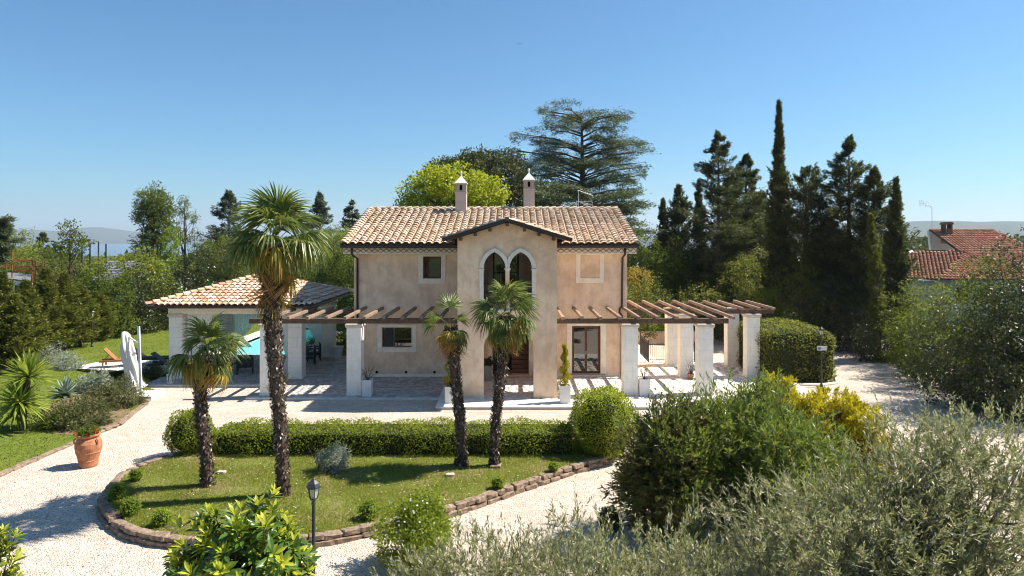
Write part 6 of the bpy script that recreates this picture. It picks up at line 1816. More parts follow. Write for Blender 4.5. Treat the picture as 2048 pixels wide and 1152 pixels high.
def pad_cedar(name, label, px, Y, pads, seed, mat, per=620, zb=GZ0, trunk=.4, L=.22, W=.06, top=228):
    """cedar built from flat foliage pads (photo column, row, half width in photo pixels), each on its own limb"""
    rs = np.random.default_rng(seed); x0 = GX(px, Y); t = thing(name, label, 'tree', (x0, Y, zb)); mb = MB(); Ls = Leaves()
    zt = GZ(top, Y); tr = [Vector((x0, Y, zb - .1)), Vector((x0 - .15, Y, zb + (zt - zb) * .4)), Vector((x0 + .1, Y, zb + (zt - zb) * .7)), Vector((x0, Y, zt))]
    mb.tube(tr, [trunk * 1.3, trunk, trunk * .6, trunk * .12], 10)
    for (qx, qy, hw) in pads:
        r = hw * Y / FPX * 1.12; dy = rs.uniform(-1, 1) * max(.6, 4.2 - abs(qx - px) * Y / FPX * .5)
        c = np.array([GX(qx, Y), Y + dy, GZ(qy, Y)]); n = int(per * (r / 1.5) ** 1.3)
        out = np.array([c[0] - x0, dy, 0.0]); out = out / max(np.linalg.norm(out), .3)
        sub = rs.normal(size=(9, 2)) * r * .5; pick = rs.integers(0, 9, n)          # smaller tufts inside the pad
        xy = sub[pick] + rs.normal(size=(n, 2)) * r * .2
        P = np.column_stack([c[0] + xy[:, 0], c[1] + xy[:, 1], c[2] + rs.normal(0, .13, n) + (rs.normal(size=9) * .28)[pick] - .10 * (xy ** 2).sum(1) / r])
        dr = unit(np.column_stack([xy / r, np.full(n, -.12)]) + out * .5 + rs.normal(size=(n, 3)) * .55)
        Ls.add(*leaf_quads(P, dr, unit(np.array([0, 0, 1.]) + rs.normal(size=(n, 3)) * .6), L * rs.uniform(.6, 1.4, n), W * rs.uniform(.7, 1.4, n)))
        root = Vector((x0, Y, min(zt - .2, c[2] - .25 * np.hypot(c[0] - x0, dy)))); e = Vector(c); md = root.lerp(e, .55) + Vector((0, 0, .05 * (e - root).length))
        mb.tube([root, root.lerp(md, .5), md, e], [trunk * .26, trunk * .2, trunk * .13, .02], 6, False)
        for k in range(5):
            q_ = Vector((c[0] + sub[k][0], c[1] + sub[k][1], c[2])); mb.tube([md, q_], [.04, .012], 4, False)
    Ls.build('crown', MAT[mat], t); mb.build('trunk', MAT['bark'], t, smooth=True, fix=False)
rc = random.Random(77)
pads = [(1095,232,26),(1120,226,28),(1150,222,30),(1185,224,32),(1215,232,28),(1240,246,20),(1105,252,30),(1140,248,34),(1180,250,36),(1225,262,30),(1088,246,20),
        (1045,282,22),(1070,277,25),(1092,292,28),(1036,297,13),(1120,280,32),(1160,276,34),(1202,284,36),(1242,292,28),(1262,302,18),
        (1082,320,24),(1112,312,30),(1200,315,36),(1238,320,30),(1268,326,20),(1060,305,18),
        (1092,347,24),(1120,342,26),(1215,345,34),(1255,346,26),(1285,337,14),(1180,338,24),
        (1100,372,22),(1135,374,26),(1225,372,32),(1268,368,24),(1292,356,11),(1190,366,24),
        (1118,396,26),(1160,398,28),(1215,397,34),(1260,394,28),(1292,386,14),(1080,395,20)]
pads = [(a + rc.gauss(0, 8), b + rc.gauss(0, 8), w * rc.uniform(.7, 1.3)) for a, b, w in pads] + [(rc.uniform(1070, 1270), rc.uniform(226, 395), rc.uniform(16, 38)) for _ in range(46)]
pads = [(1163 + (a - 1163) * .93, b, w) for a, b, w in pads]
pad_cedar('cedar_tree', 'great cedar with flat spreading tiers rising behind the villa roof', 1163, 66, pads, 301, 'lf_cedar')
T = []
for i in range(40):
    ty = rc.uniform(372, 470); s = rc.choice((-1, 1)); T.append((s * rc.uniform(30, 125), ty, ty + rc.uniform(5, 30), 1.2, rc.uniform(-60, 60), 1.2))
cedar('cedar_tree', 'lower dark cedar filling the gap under the great cedar', 1180, 60, T, 302, 'lf_cedar', trunk=.3, per=520, W=.08)
T = [(s * rc.uniform(5, 24), ty, ty + 8, .5, rc.uniform(-60, 60), .5) for ty in range(440, 500, 5) for s in (-1, 1)]
cedar('cedar_tree', 'cedar limbs reaching in at the far lawn edge beyond the conifer hedge', -8, 58, [(s * rc.uniform(14, 42), ty, ty + 10, .7, rc.uniform(-50, 50), .8) for ty in range(438, 520, 7) for s in (-1, 1)], 303, 'lf_cedar', trunk=.2)
# umbrella pine
rs = np.random.default_rng(310)
tree('umbrella_pine', 'dark umbrella pine with broad domed crown behind the chimneys', (GX(985, 78), 78, GZ0),
     [bl(930, 352, 78, 3.6, 3.4, 2.3), bl(1000, 352, 78, 4.3, 4, 2.5), bl(965, 335, 79, 4.0, 3.6, 1.8), bl(1060, 392, 77, 2.9, 2.8, 2.0), bl(890, 345, 78, 2.0, 2, 1.6), bl(1085, 412, 77, 1.9, 2, 1.5)],
     MAT['lf_pine'], 310, 2000, 14, .42, .36, .16, .34, nlimb=30, up=.9, shell=.7)
# spring yellow tree
tree('spring_tree', 'yellow green spring leaved tree behind the chimney', (GX(905, 54), 54, GZ0),
     [bl(900, 372, 54, 2.5, 2.3, 1.6), bl(850, 385, 54, 2.0, 2, 1.5), bl(960, 385, 54, 2.1, 2, 1.6), bl(870, 355, 54, 1.2, 1.2, .9), bl(985, 405, 53.5, 1.3, 1.3, 1.2), bl(820, 412, 54, 1.0, 1.2, .8), bl(905, 420, 54, 3.0, 2, 1.4)],
     MAT['lf_yellow'], 311, 900, 17, .34, .22, .14, .26, nlimb=40, up=.5, shell=.5)
conifer('blue_spruce', 'bluish spruce standing beyond the villa roof corner', (GX(705, 82), 82, GZ0), GZ(402, 82) - GZ0, spire(4.6, .8), MAT['lf_spruce'], 312, 260, 70, .34, .09, (-.15, .2), .4, .12)
# left of the villa
tree('willow', 'pale yellow green willow beside the villa corner', (GX(672, 62), 62, GZ0), [bl(668, 495, 62, 2.1, 1.8, 1.7), bl(690, 475, 62, 1.1, 1.1, .9), bl(645, 480, 62, 1.0, 1.1, 1.0)], MAT['lf_yellowgreen'] if 'lf_yellowgreen' in MAT else MAT['lf_olivegreen'], 313, 420, 16, .34, .20, .05, .18, up=.2)
bush('laurel', 'dark laurel between the willow and the villa wall', (GX(688, 55), 55, GZ0), [bl(682, 548, 55, 1.9, 1.6, 2.2), bl(660, 560, 55, 1.6, 1.5, 1.8)], MAT['lf_mid'], 314, 520, 16, .3, .16, .09)
hedge('clipped_hedge', 'bright green clipped hedge beside the villa\'s pool corner', (GX(694, 50), 50, 1.4), (1.4, .9, 1.5), MAT['lf_bright'], 315, 7000, .12, .07, .5)
conifer('grey_conifer', 'tall grey green conifer behind the crown of the tallest palm', (GX(640, 76), 76, GZ0), GZ(388, 76) - GZ0, spire(4.2, .8), MAT['lf_spruce'], 316, 220, 70, .32, .09, (0, .4), .35, .15)
conifer('grey_conifer', 'conifer rising behind the pavilion, pool side of the tallest palm', (GX(458, 64), 64, GZ0), GZ(385, 64) - GZ0, loose(3.4), MAT['lf_spruce'], 317, 240, 70, .28, .08, (0, .5), .35, .15)
tree('evergreen_oak', 'grey green evergreen oak behind the pavilion roof peak', (GX(455, 57), 57, GZ0), [bl(455, 510, 57, 2.2, 1.8, 1.9), bl(490, 535, 57, 1.8, 1.6, 1.6), bl(425, 540, 57, 1.6, 1.6, 1.7)], MAT['lf_olivegreen'], 318, 560, 16, .32, .15, .07, .2)
tree('evergreen_oak', 'dark evergreen oak between the thin tree and the pavilion', (GX(395, 55), 55, GZ0), [bl(392, 540, 55, 1.9, 1.7, 1.7), bl(370, 575, 55, 1.8, 1.6, 1.4), bl(410, 585, 54, 1.8, 1.5, 1.2)], MAT['lf_bay'], 319, 560, 16, .32, .15, .07, .2)
tree('evergreen_oak', 'olive toned tree beyond the pavilion and the tallest palm', (GX(610, 60), 60, GZ0), [bl(610, 520, 60, 2.2, 1.8, 1.9), bl(560, 530, 60, 2.0, 1.8, 1.7)], MAT['lf_olivegreen'], 320, 460, 16, .34, .15, .07, .2)
tree('tall_tree', 'tall dense dark tree above the grey roofed house', (GX(306, 62), 62, GZ0), [bl(303, 398, 62, 1.25, 1.2, 1.3), bl(325, 412, 62, 1.0, 1.1, 1.2), bl(292, 432, 62, 1.2, 1.2, 1.2), bl(318, 455, 62, 1.5, 1.4, 1.6), bl(298, 490, 62, 1.4, 1.4, 1.5)], MAT['lf_mid'], 321, 780, 15, .28, .18, .10, .22, shell=.35)
bush('ivy_column', 'bright green ivy climbing the tall dark tree', (GX(340, 60), 60, GZ0), [bl(342, 490, 60, .75, .8, 1.6), bl(330, 545, 60, 1.2, 1, 1.8)], MAT['lf_bright'], 322, 300, 16, .25, .15, .10)
tree('slender_tree', 'thin open crowned tree next to the tall dark one', (GX(369, 64), 64, GZ0), [bl(366, 408, 64, .55, .6, .75), bl(380, 435, 64, .7, .7, .6), bl(358, 425, 64, .45, .5, .5), bl(372, 470, 64, .9, .8, .7)], MAT['lf_olivegreen'], 323, 110, 14, .26, .16, .08, .10, nlimb=24, trunk_top=(GX(369, 64), 64, GZ(400, 64)))
tree('slender_tree', 'small sparse tree before the lake, above the conifer hedge', (GX(132, 47), 47, GZ0), [bl(140, 462, 47, .75, .7, .75), bl(150, 490, 47, 1.05, .9, .8), bl(125, 498, 47, .7, .7, .6), bl(172, 480, 47, .35, .4, .3)], MAT['lf_mid'], 324, 120, 11, .20, .15, .10, .07, nlimb=26, trunk_top=(GX(140, 47), 47, GZ(455, 47)))
conifer('dark_conifer', 'dark conifer in front of the distant hills', (GX(86, 76), 76, GZ0), GZ(470, 76) - GZ0, spire(2.6, .7), MAT['lf_cedar'], 325, 180, 60, .32, .08, (-.1, .25), .4, .12)
tree('maple', 'yellow green maple leaning over the grey roof', (GX(268, 52), 52, GZ0), [bl(278, 530, 52, 1.5, 1.5, 1.2), bl(305, 550, 52, 1.4, 1.4, 1.1), bl(255, 565, 52, 1.1, 1.1, .7), bl(322, 585, 51, 1.3, 1.2, 1.1)], MAT['lf_yellowgreen'], 326, 420, 14, .30, .15, .11, .16)
for k, (px, py, Y, r, mt, lab) in enumerate(((215, 600, 47, 1.9, 'lf_mid', 'leafy dark boundary shrub just past the slim lamp post'), (262, 605, 49, 1.9, 'lf_bay', 'ivy covered boundary shrub behind the closed parasol'),
                                            (312, 600, 51, 2.0, 'lf_bay', 'dark boundary shrub behind the loungers'), (352, 610, 54, 1.9, 'lf_bay', 'dark boundary shrub left of the pavilion roof edge'),
                                            (180, 600, 48, 1.3, 'lf_mid', 'bright leafy shrub above the conifer hedge end'))):
    bush('boundary_shrub', lab, (GX(px, Y), Y, GZ0), [bl(px, py, Y, r, 1.4, 2.3), bl(px + 10, py + 50, Y - .4, r * .9, 1.3, 1.6)], MAT[mt], 330 + k, 520, 15, .28, .15, .10, 'boundary shrubs past the pool lawn')
for k, (px, Y, top, lab) in enumerate(((-45, 33.5, 545, 'leyland cypress of the hedge, cut by the picture edge'), (5, 35.5, 548, 'leyland cypress of the hedge behind the yucca tips'), (52, 37.5, 566, 'lower leyland cypress of the hedge below the grey roof frame'),
                                       (92, 39.5, 540, 'leyland cypress of the hedge behind the silver bushes'), (128, 41.0, 552, 'leyland cypress of the hedge below the sparse tree'), (160, 42.5, 572, 'short leyland cypress next to the slim lamp post'),
                                       (28, 34.6, 600, 'half grown leyland cypress in front of the hedge'), (195, 45.0, 590, 'last leyland cypress of the hedge past the lamp post'))):
    x = GX(px, Y); H = GZ(top, Y) - GZ0
    conifer('leyland_cypress', lab, (x, Y, GZ0), H, (lambda r: lambda t: r * max(.06, min(1, (1 - t) * 1.6) ** .8))(1.35), MAT['lf_leyland'], 340 + k, 210, 50, .20, .065, (.35, 1.0), .35, .12, 'leyland cypress hedge along the lawn', .10, .02)
for k, (px, py, Y, r, mt, lab) in enumerate(((30, 500, 70, 2.6, 'lf_yellowgreen', 'pale spring tree behind the rusty frame'), (105, 535, 66, 2.6, 'lf_olivegreen', 'olive toned tree behind the conifer hedge'), (195, 545, 78, 2.4, 'lf_yellowgreen', 'low yellow green tree beside the grey roof'), (60, 520, 80, 2.5, 'lf_olivegreen', 'dull green tree under the dark conifer'), (135, 562, 60, 1.8, 'lf_leyland', 'golden green tree between hedge and grey roof'))):
    tree('garden_tree', lab, (GX(px, Y), Y, GZ0 - .5), [bl(px, py, Y, r, r * .9, r * .75), bl(px + 14, py + 22, Y, r * .8, r * .8, r * .6)], MAT[mt], 360 + k, 300, 14, .35, .2, .1, .14, 'trees past the conifer hedge')
# ------------------------------------------------------------------ right side trees
grp = 'dark conifers along the drive'
conifer('slim_cypress', 'smallest slim cypress at the villa end of the dark tree row', (GX(1326, 58), 58, GZ0), GZ(402, 58) - GZ0, column_prof(1.2), MAT['lf_conifer'], 401, 200, 60, .24, .07, (.8, 1.3), .3, .1, grp)
conifer('slim_cypress', 'broad cypress beside the smallest one', (GX(1357, 57), 57, GZ0), GZ(374, 57) - GZ0, column_prof(2.1), MAT['lf_conifer'], 402, 260, 70, .24, .07, (.6, 1.2), .3, .1, grp)
conifer('slim_cypress', 'narrow cypress touching the loose tall fir', (GX(1398, 56), 56, GZ0), GZ(364, 56) - GZ0, column_prof(1.15), MAT['lf_conifer'], 403, 200, 60, .24, .07, (.8, 1.3), .3, .1, grp)
conifer('tall_fir', 'tall loose branched fir with bare trunk low down', (GX(1437, 52), 52, GZ0), GZ(262, 52) - GZ0, loose(3.7), MAT['lf_conifer'], 404, 210, 140, .23, .06, (.05, .6), .34, .14, grp, .2, .22)
conifer('tall_fir', 'bushy fir between the loose fir and the spire cypress', (GX(1492, 54), 54, GZ0), GZ(313, 54) - GZ0, loose(3.8), MAT['lf_conifer'], 405, 210, 140, .23, .06, (.1, .65), .30, .14, grp, .2, .2)
conifer('spire_cypress', 'tallest narrow spire cypress pointing above all the others', (GX(1558, 46), 46, GZ0), GZ(204, 46) - GZ0, lambda t: 2.1 * max(.02, min(1, (1 - t) * 1.6) ** 1.2), MAT['lf_conifer'], 406, 480, 64, .23, .07, (.85, 1.35), .22, .1, grp, .2, .08)
conifer('round_cypress', 'dense blunt topped cypress behind the bright round bush', (GX(1612, 45), 45, GZ0), GZ(344, 45) - GZ0, lambda t: 2.7 * max(.08, min(1, (1 - t) * 3.2) ** .55), MAT['lf_conifer'], 407, 240, 140, .21, .06, (.3, .9), .3, .14, grp, .2, .12)
conifer('tall_fir', 'pointed fir in the middle of the drive\'s tree row', (GX(1698, 43.5), 43.5, GZ0), GZ(278, 43.5) - GZ0, loose(3.6), MAT['lf_conifer'], 408, 230, 140, .21, .056, (.05, .65), .3, .14, grp, .2, .15)
conifer('tall_fir', 'ragged fir just behind the leaning cypress', (GX(1748, 42), 42, GZ0), GZ(338, 42) - GZ0, loose(3.0), MAT['lf_conifer'], 409, 210, 130, .21, .056, (.2, .8), .3, .14, grp, .18, .1)
conifer('slim_cypress', 'dark cypress at the end of the row beside the red roof', (GX(1792, 38.5), 38.5, GZ0), GZ(362, 38.5) - GZ0, lambda t: 1.45 * max(.05, min(1, (1 - t) * 1.7) ** .75), MAT['lf_conifer'], 410, 330, 70, .19, .055, (.8, 1.3), .25, .1, grp, .16, .06)
conifer('round_cypress', 'low dark conifer filling the row under the pointed fir', (GX(1655, 44.5), 44.5, GZ0), GZ(440, 44.5) - GZ0, lambda t: 2.1 * max(.08, min(1, (1 - t) * 2.6) ** .6), MAT['lf_conifer'], 411, 230, 80, .22, .06, (.3, .9), .3, .14, grp, .2, .08)
conifer('slim_cypress', 'thin brownish cypress leaning out over the drive', (GX(1760, 37.6), 37.6, GZ0), GZ(430, 37.6) - GZ0, column_prof(.7), MAT['lf_leyland'], 412, 130, 50, .18, .05, (.6, 1.2), .3, .1, grp, .10, .12, lean=(-.5, 0))
conifer('round_cypress', 'dark conifer filling the gap below the bushy fir', (GX(1465, 58), 58, GZ0), GZ(385, 58) - GZ0, lambda t: 2.8 * max(.08, min(1, (1 - t) * 2.2) ** .7), MAT['lf_conifer'], 413, 190, 100, .26, .075, (.2, .8), .3, .14, grp, .2, .08)
conifer('round_cypress', 'dark conifer filling the gap beside the tall spire', (GX(1523, 56), 56, GZ0), GZ(392, 56) - GZ0, lambda t: 2.5 * max(.08, min(1, (1 - t) * 2.2) ** .7), MAT['lf_conifer'], 414, 190, 100, .26, .075, (.2, .8), .3, .14, grp, .2, .08)
back = 'shrubs behind the villa and the pergola'
for k, (px, py, Y, rx, rz, mt, lab) in enumerate((
        (1288, 520, 50, 1.5, 2.4, 'lf_mid', 'tall leafy shrub at the villa corner under the eave'),
        (1276, 560, 47, 1.1, .9, 'lf_rusty', 'bronze tinted shrub against the villa corner'),
        (1292, 592, 44.5, 1.5, .9, 'lf_olivegreen', 'rounded low shrub showing above the pergola rafters by the villa'),
        (1340, 545, 54, 1.8, 2.3, 'lf_mid', 'dark bay shrub below the small cypresses'),
        (1395, 560, 55, 2.0, 2.1, 'lf_bay', 'dark bay shrub under the loose fir'),
        (1450, 570, 53, 1.8, 2.0, 'lf_mid', 'shaded bay shrub between the firs'),
        (1390, 600, 48, 2.2, .95, 'lf_hedge2', 'low domed hedge shrub above the pergola beams'),
        (1505, 558, 48, 1.85, 1.85, 'lf_hedge2', 'big bright round bush behind the pergola end'),
        (1543, 605, 45, 1.0, .9, 'lf_bright', 'light green shrub at the foot of the bright round bush'),
        (1600, 600, 43, 1.9, 2.2, 'lf_olivegreen', 'shaded shrub beneath the blunt cypress'),
        (1660, 620, 42, 1.8, 2.2, 'lf_bay', 'shaded shrub at the bend of the drive'),
        (1310, 656, 46.5, 1.5, .5, 'lf_bright', 'bright low shrub behind the low garden wall'),
        (1470, 640, 44, 1.9, 1.4, 'lf_bay', 'dark shrub seen between the rear pergola columns'),
        (1425, 640, 47, 1.9, 1.2, 'lf_bay', 'dark shrub behind the rear pergola beam'))):
    z = GZ(py, Y); zb = GZ0
    blobs = [bl(px, py, Y, rx, rx * .8, rz)] + ([((GX(px, Y), Y, zb + (z - zb) * .4), (rx * .95, rx * .75, (z - zb) * .45))] if z - rz > .5 else [])
    bush('garden_shrub', lab, (GX(px, Y), Y, zb), blobs, MAT[mt], 420 + k, int(190 + 120 * rx * rz * .6), 15, .28, .14, .085, back)
side = 'evergreen screen along the drive'
for k, (px, py, Y, rx, rz, mt, lab) in enumerate((
        (1715, 640, 41, 1.6, 2.6, 'lf_bay', 'dark screen shrub under the pointed fir'),
        (1770, 670, 38, 1.6, 2.2, 'lf_bay', 'dark screen shrub at the foot of the end cypress'),
        (1845, 615, 36, 1.7, 1.5, 'lf_olivegreen', 'grey green screen shrub below the red roof'),
        (1842, 680, 33.5, 1.5, 1.7, 'lf_mid', 'lighter green screen shrub facing the drive'),
        (1905, 690, 31, 1.8, 2.4, 'lf_bay', 'dense dark screen shrub before the white wall'),
        (1965, 620, 28.5, 1.7, 2.2, 'lf_mid', 'tall bay tree of the screen in front of the red roofed house'),
        (2030, 580, 27, 1.5, 2.1, 'lf_bay', 'tallest bay tree of the screen at the picture edge'),
        (1965, 740, 27.5, 2.0, 2.3, 'lf_bay', 'shaded lower screen shrub below the tall bay'),
        (2060, 720, 25.5, 2.0, 2.6, 'lf_bay', 'dark screen shrub running out of the picture'),
        (2150, 640, 27, 2.4, 3.2, 'lf_bay', 'far end of the evergreen screen'))):
    z = GZ(py, Y); zb = GZ0
    blobs = [bl(px, py, Y, rx, 1.4, rz), ((GX(px, Y), Y, zb + (z - zb) * .5), (rx * .95, 1.3, (z - zb) * .55))]
    bush('screen_shrub', lab, (GX(px, Y), Y, zb), blobs, MAT[mt], 450 + k, int(380 + 110 * rx * rz * .6), 15, .25, .12, .058, side)

# low wall and iron railing behind the pergola
m = MB(); m.box(5.9, 12.3, 44.0, 44.25, -.2, .62); lw = m.build('garden_wall', MAT['stucco']); tag(lw, 'low plastered garden wall behind the pergola', 'wall')
m = MB(); m.box(5.85, 12.35, 43.97, 44.28, .62, .67); m.build('coping', MAT['slab'], lw)
def railing(p0, p1, h, n, lab):
    p0 = Vector(p0); p1 = Vector(p1); t = thing('iron_railing', lab, 'railing', tuple(p0))
    for z in (.12, h - .06):
        m = MB(); m.tube([p0 + Vector((0, 0, z)), p1 + Vector((0, 0, z))], .016, 6); m.build('rail', MAT['iron'], t)
    for k in range(n + 1):
        p = p0.lerp(p1, k / n); big = k in (0, n, n // 2)
        m = MB(); m.tube([p, p + Vector((0, 0, h + (.08 if big else 0)))], .028 if big else .010, 6); m.build('post' if big else 'bar', MAT['iron'], t)
railing((7.38, 36.9, 0), (7.45, 39.6, 0), 1.12, 26, 'black iron railing running back beside the villa wall')
railing((7.40, 37.0, 0), (9.9, 37.0, 0), 1.0, 22, 'black iron railing crossing behind the rear pergola column')

# ------------------------------------------------------------------ neighbours
def tiled_roof(parent, quad, sx, sy, mat, seed, name='roof', tile=None):
    """quad: four corners, eave left, eave right, top right, top left"""
    A, B, C_, D = [Vector(p) for p in quad]
    m = MB(); n = (B - A).cross(D - A).normalized(); dn = n * -.08
    m.add([A, B, C_, D, A + dn, B + dn, C_ + dn, D + dn], [(0,1,2,3),(7,6,5,4),(0,4,5,1),(1,5,6,2),(2,6,7,3),(3,7,4,0)])
    o = m.build(name, MAT['underroof'], parent)
    ux = (B - A).normalized(); uy = (n.cross(ux)).normalized(); W_ = max((p - A).dot(ux) for p in (A, B, C_, D)) ; u0 = min((p - A).dot(ux) for p in (A, B, C_, D)); L_ = max((p - A).dot(uy) for p in (C_, D))
    poly = [((p - A).dot(ux) - u0, (p - A).dot(uy)) for p in (A, B, C_, D)]
    def inside(u, v):
        r = False; j = 3
        for i in range(4):
            xi, yi = poly[i]; xj, yj = poly[j]
            if (yi > v) != (yj > v) and u < (xj - xi) * (v - yi) / (yj - yi) + xi: r = not r
            j = i
        return r
    plane_tiles(o, A + ux * u0, ux, uy, W_ - u0, L_, sx, sy, tile, mat, 0, None, seed, inside)
    return o
NT_ = tile_mesh('roof_tile', .24, .44, .07, MAT['tile3'], 4)
NH = thing('neighbour_house', 'white neighbouring house with red tiled roofs and brick chimney', 'house', (38, 58, 0))
def q(px, py, Y): x, z = AT(px, py, Y); return (x, Y, z)
MAT['nwall'] = M_plain('white_house_wall', (.62, .60, .57), .9, .15, var=.06)
MAT['brick'] = M_plain('chimney_brick', (.22, .13, .09), .9, .15, var=.3, scale=12)
# main hip: broad slope facing the garden, lower wing to its side
tiled_roof(NH, [q(1918, 503, 54.1), q(2075, 503, 54.1), q(1985, 458, 58), q(1858, 459, 58)], .26, .36, MAT['tile3'], 501, tile=NT_)
tiled_roof(NH, [q(1875, 559, 50), q(2110, 559, 50), q(2075, 504, 54.05), q(1934, 504, 54.05)], .26, .36, MAT['tile3'], 503, tile=NT_)
tiled_roof(NH, [q(1812, 556, 51), q(1877, 559, 50.05), q(1934, 503, 54.1), q(1812, 505, 55.5)], .26, .36, MAT['tile3'], 502, tile=NT_)
m = MB(); a = q(1858, 461, 58.4); b = q(1918, 500, 56.5); c = q(1862, 500, 58.4)
m.add([a, q(1918, 500, 58.4), c, (a[0], a[1] + .3, a[2]), (q(1918, 500, 58.4)[0], 58.7, b[2]), (c[0], c[1] + .3, c[2])], [(0,2,1),(3,4,5),(0,1,4,3),(1,2,5,4),(2,0,3,5)]); m.build('gable_wall', MAT['nwall'], NH)
x0, x1 = GX(1812, 51.5), GX(2120, 51.5)
m = MB(); m.box(x0 + .5, x1, 51.6, 62, -.3, GZ(566, 51)); m.build('wall', MAT['nwall'], NH)
for px in (1912, 1960):
    a = q(px, 575, 51.6); m = MB(); m.box(a[0], a[0] + .9, 51.55, 51.59, a[2] - 1.2, a[2]); w_ = m.build('window', MAT['door_wood'], NH); g = MB(); g.box(a[0] + .08, a[0] + .82, 51.53, 51.548, a[2] - 1.1, a[2] - .08); g.build('pane', MAT['glass'], w_)
cx_, _ = AT(1893, 460, 57.2); zc = GZ(468, 57.2)
m = MB(); m.box(cx_ - .32, cx_ + .32, 56.9, 57.45, zc - .8, zc + .45); ch = m.build('chimney', MAT['brick'], NH)
m = MB(); m.box(cx_ - .32, cx_ - .20, 56.9, 57.45, zc + .45, zc + .8); m.box(cx_ + .20, cx_ + .32, 56.9, 57.45, zc + .45, zc + .8); m.build('chimney_pier', MAT['brick'], ch)
m = MB(); m.plate([(cx_ - .42, zc + .8), (cx_ + .42, zc + .8), (cx_ + .25, zc + 1.0), (cx_ - .25, zc + 1.0)], [], front(56.8), .75); m.build('chimney_hood', MAT['brick'], ch)
ax_, _ = AT(1864, 480, 57.8); antenna(NH, (ax_, 57.8, GZ(490, 57.8)), GZ(412, 57.8) - GZ(490, 57.8), -1.1)
m = MB(); m.box(GX(2030, 70), GX(2048, 70), 70, 71, 3, GZ(482, 70)); tag(m.build('far_chimney', MAT['nwall']), 'small white chimney above the evergreen screen', 'chimney')
# grey roofed house past the pool lawn
GH = thing('grey_roofed_house', 'low house with grey hipped roof beyond the boundary hedge', 'house', (GX(215, 72), 72, 0))
MAT['slate'] = M_plain('grey_roof_sheet', (.17, .17, .19), .7, .3, var=.2, scale=3)
A_, B_, C_, D_ = Vector(q(172, 568, 70)), Vector(q(300, 568, 70)), Vector(q(300, 522, 76)), Vector(q(216, 522, 76))
for k in range(14):
    t0, t1 = k / 14, (k + 1) / 14; m = MB(); up = Vector((0, -.02, .05))
    a, b, c, d = A_.lerp(D_, t0), B_.lerp(C_, t0), B_.lerp(C_, t1), A_.lerp(D_, t1)
    m.add([a + up, b + up, c, d, a, b, c - up * .5, d - up * .5], [(0,1,2,3),(0,4,5,1),(7,6,5,4),(3,7,4,0),(1,5,6,2),(2,6,7,3)]); m.build('roof_course', MAT['slate'], GH)
m = MB(); m.box(A_.x + .5, B_.x, 70.6, 80, -1, A_.z - .05); m.build('wall', MAT['nwall'], GH)
# rusty frame over a grey flat roof
FR = thing('steel_frame', 'rusty tube framework standing over a grey sheet roof', 'scaffold', (GX(40, 62), 62, 0))
posts = [(12, 62, 500), (24, 62, 492), (65, 62, 517), (72, 64, 522), (12, 66, 505), (90, 64, 522), (-20, 62, 495)]
for px, Y, top in posts:
    x = GX(px, Y); m = MB(); m.tube([(x, Y, -.2), (x, Y, GZ(top, Y))], .05, 6); m.build('post', MAT['rust'], FR)
for (p0, p1) in (((-60, 522, 62), (72, 521, 62)), ((-60, 548, 62), (68, 540, 62)), ((-60, 535, 64), (92, 532, 64)), ((-40, 502, 62), (24, 502, 62)), ((72, 523, 62), (95, 530, 66))):
    m = MB(); m.tube([q(*p0), q(*p1)], .045, 6); m.build('tube', MAT['rust'], FR)
m = MB(); m.add([q(-80, 545, 64), q(62, 562, 60), q(62, 548, 66), q(-80, 538, 70)], [(0,1,2,3)])
o = m.build('sheet_roof', MAT['slate'], FR); md = o.modifiers.new('thick', 'SOLIDIFY'); md.thickness = .12
m = MB(); m.beam(q(-80, 553, 63.9), q(64, 570, 59.9), .1, .35); m.build('parapet', MAT['trim'], FR)
for k, (px, top) in enumerate(((180, 486), (197, 483), (212, 488), (164, 492))):
    x = GX(px, 110); m = MB(); m.tube([(x, 110, -2), (x, 110, GZ(top, 110))], .12, 6)
    tag(m.build('net_pole', MAT['iron']), ('tall thin pole against the lake, nearest the sparse tree', 'tallest of the thin poles against the lake', 'last thin pole against the lake, next to the dark tree', 'thin pole half hidden by the sparse tree')[0 if k == 0 else k], 'pole', 'thin poles against the lake')
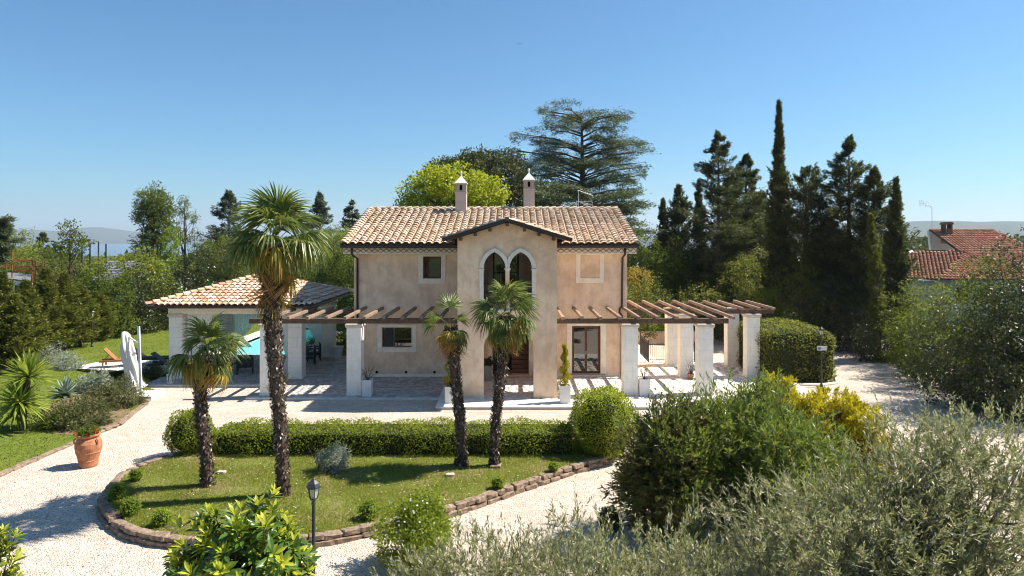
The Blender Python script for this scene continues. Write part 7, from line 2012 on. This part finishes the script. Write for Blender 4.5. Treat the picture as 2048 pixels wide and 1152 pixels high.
# far woodland: one mass
def woodland(name, label, spots, seed, mat, L, W, n):
    rs = np.random.default_rng(seed); P = []; N = []
    for (px0, px1, y0, y1, ty0, ty1, cnt) in spots:
        for _ in range(cnt):
            Y = rs.uniform(y0, y1); px = rs.uniform(px0, px1); zt = GZ(rs.uniform(ty0, ty1), Y); r = rs.uniform(2.4, 4.5)
            d = rand_dir(rs, n); d[:, 2] = np.abs(d[:, 2]) * 1.0 - .25
            P.append(np.array([GX(px, Y), Y, zt - r * .8]) + d * np.array([r, r, r * .8]) * rs.uniform(.75, 1.08, n)[:, None]); N.append(d)
    P = np.concatenate(P); N = np.concatenate(N); k = len(P)
    V, F = leaf_quads(P, unit(rs.normal(size=(k, 3))), unit(N + rs.normal(size=(k, 3)) * .5), L * rs.uniform(.6, 1.4, k), W)
    return tag(np_mesh(name, V, [F], mat), label, 'woodland', kind='stuff')
woodland('far_woodland', 'far belt of trees between the neighbours and the lake', [(-150, 430, 110, 260, 508, 522, 130), (-150, 140, 95, 200, 494, 515, 50), (430, 800, 100, 180, 470, 500, 60)], 601, MAT['lf_olivegreen'], 1.4, .9, 75)
woodland('far_woodland', 'far belt of dark trees behind the red roofed house', [(1780, 2200, 110, 300, 466, 492, 90), (1240, 1830, 80, 140, 480, 520, 70), (2000, 2300, 70, 100, 470, 500, 16)], 602, MAT['lf_bay'], 1.3, .8, 75)

# ------------------------------------------------------------------ birds
def bird(px, py, Y, lab, s):
    x, z = AT(px, py, Y); m = MB()
    q_ = .4
    m.tube([(x, Y - .12*q_, z), (x, Y - .02*q_, z + .01*q_), (x, Y + .14*q_, z)], [.012*q_, .035*q_, .008*q_], 6)
    for k in (-1, 1):
        m.add([(x, Y - .06*q_, z + .01*q_), (x + k*.14*q_, Y - .02*q_, z + (.10 + .1*k) * s*q_), (x + k*.26*q_, Y + .06*q_, z + .22*k*q_), (x, Y + .05*q_, z + .01*q_)], [(0, 1, 2, 3)])
    tag(m.build('bird', MAT['iron'], fix=False), lab, 'bird', 'birds in the sky')
bird(1036, 87, 60, 'tiny dark bird in the sky above the villa, the lower winged one', 1.0); bird(1041, 88, 60.6, 'tiny dark bird in the sky right beside its companion', 1.6)

# ------------------------------------------------------------------ haze
HAZE = True
if HAZE:
    t = NT('haze_air')
    pv = t.n('VolumePrincipled')
    pv.inputs['Color'].default_value = (.74, .86, 1, 1); pv.inputs['Density'].default_value = 1.15e-4; pv.inputs['Anisotropy'].default_value = .2
    pv.inputs['Density Attribute'].default_value = ''
    hm = t.done(None, pv.outputs[0])
    try: hm.cycles.homogeneous_volume = True
    except Exception: pass
    m = MB(); m.box(-12500, 12500, -12500, 12500, -80, 320); o = m.build('haze', hm); tag(o, 'thin blue haze over the lake and the far hills', 'haze', kind='stuff')
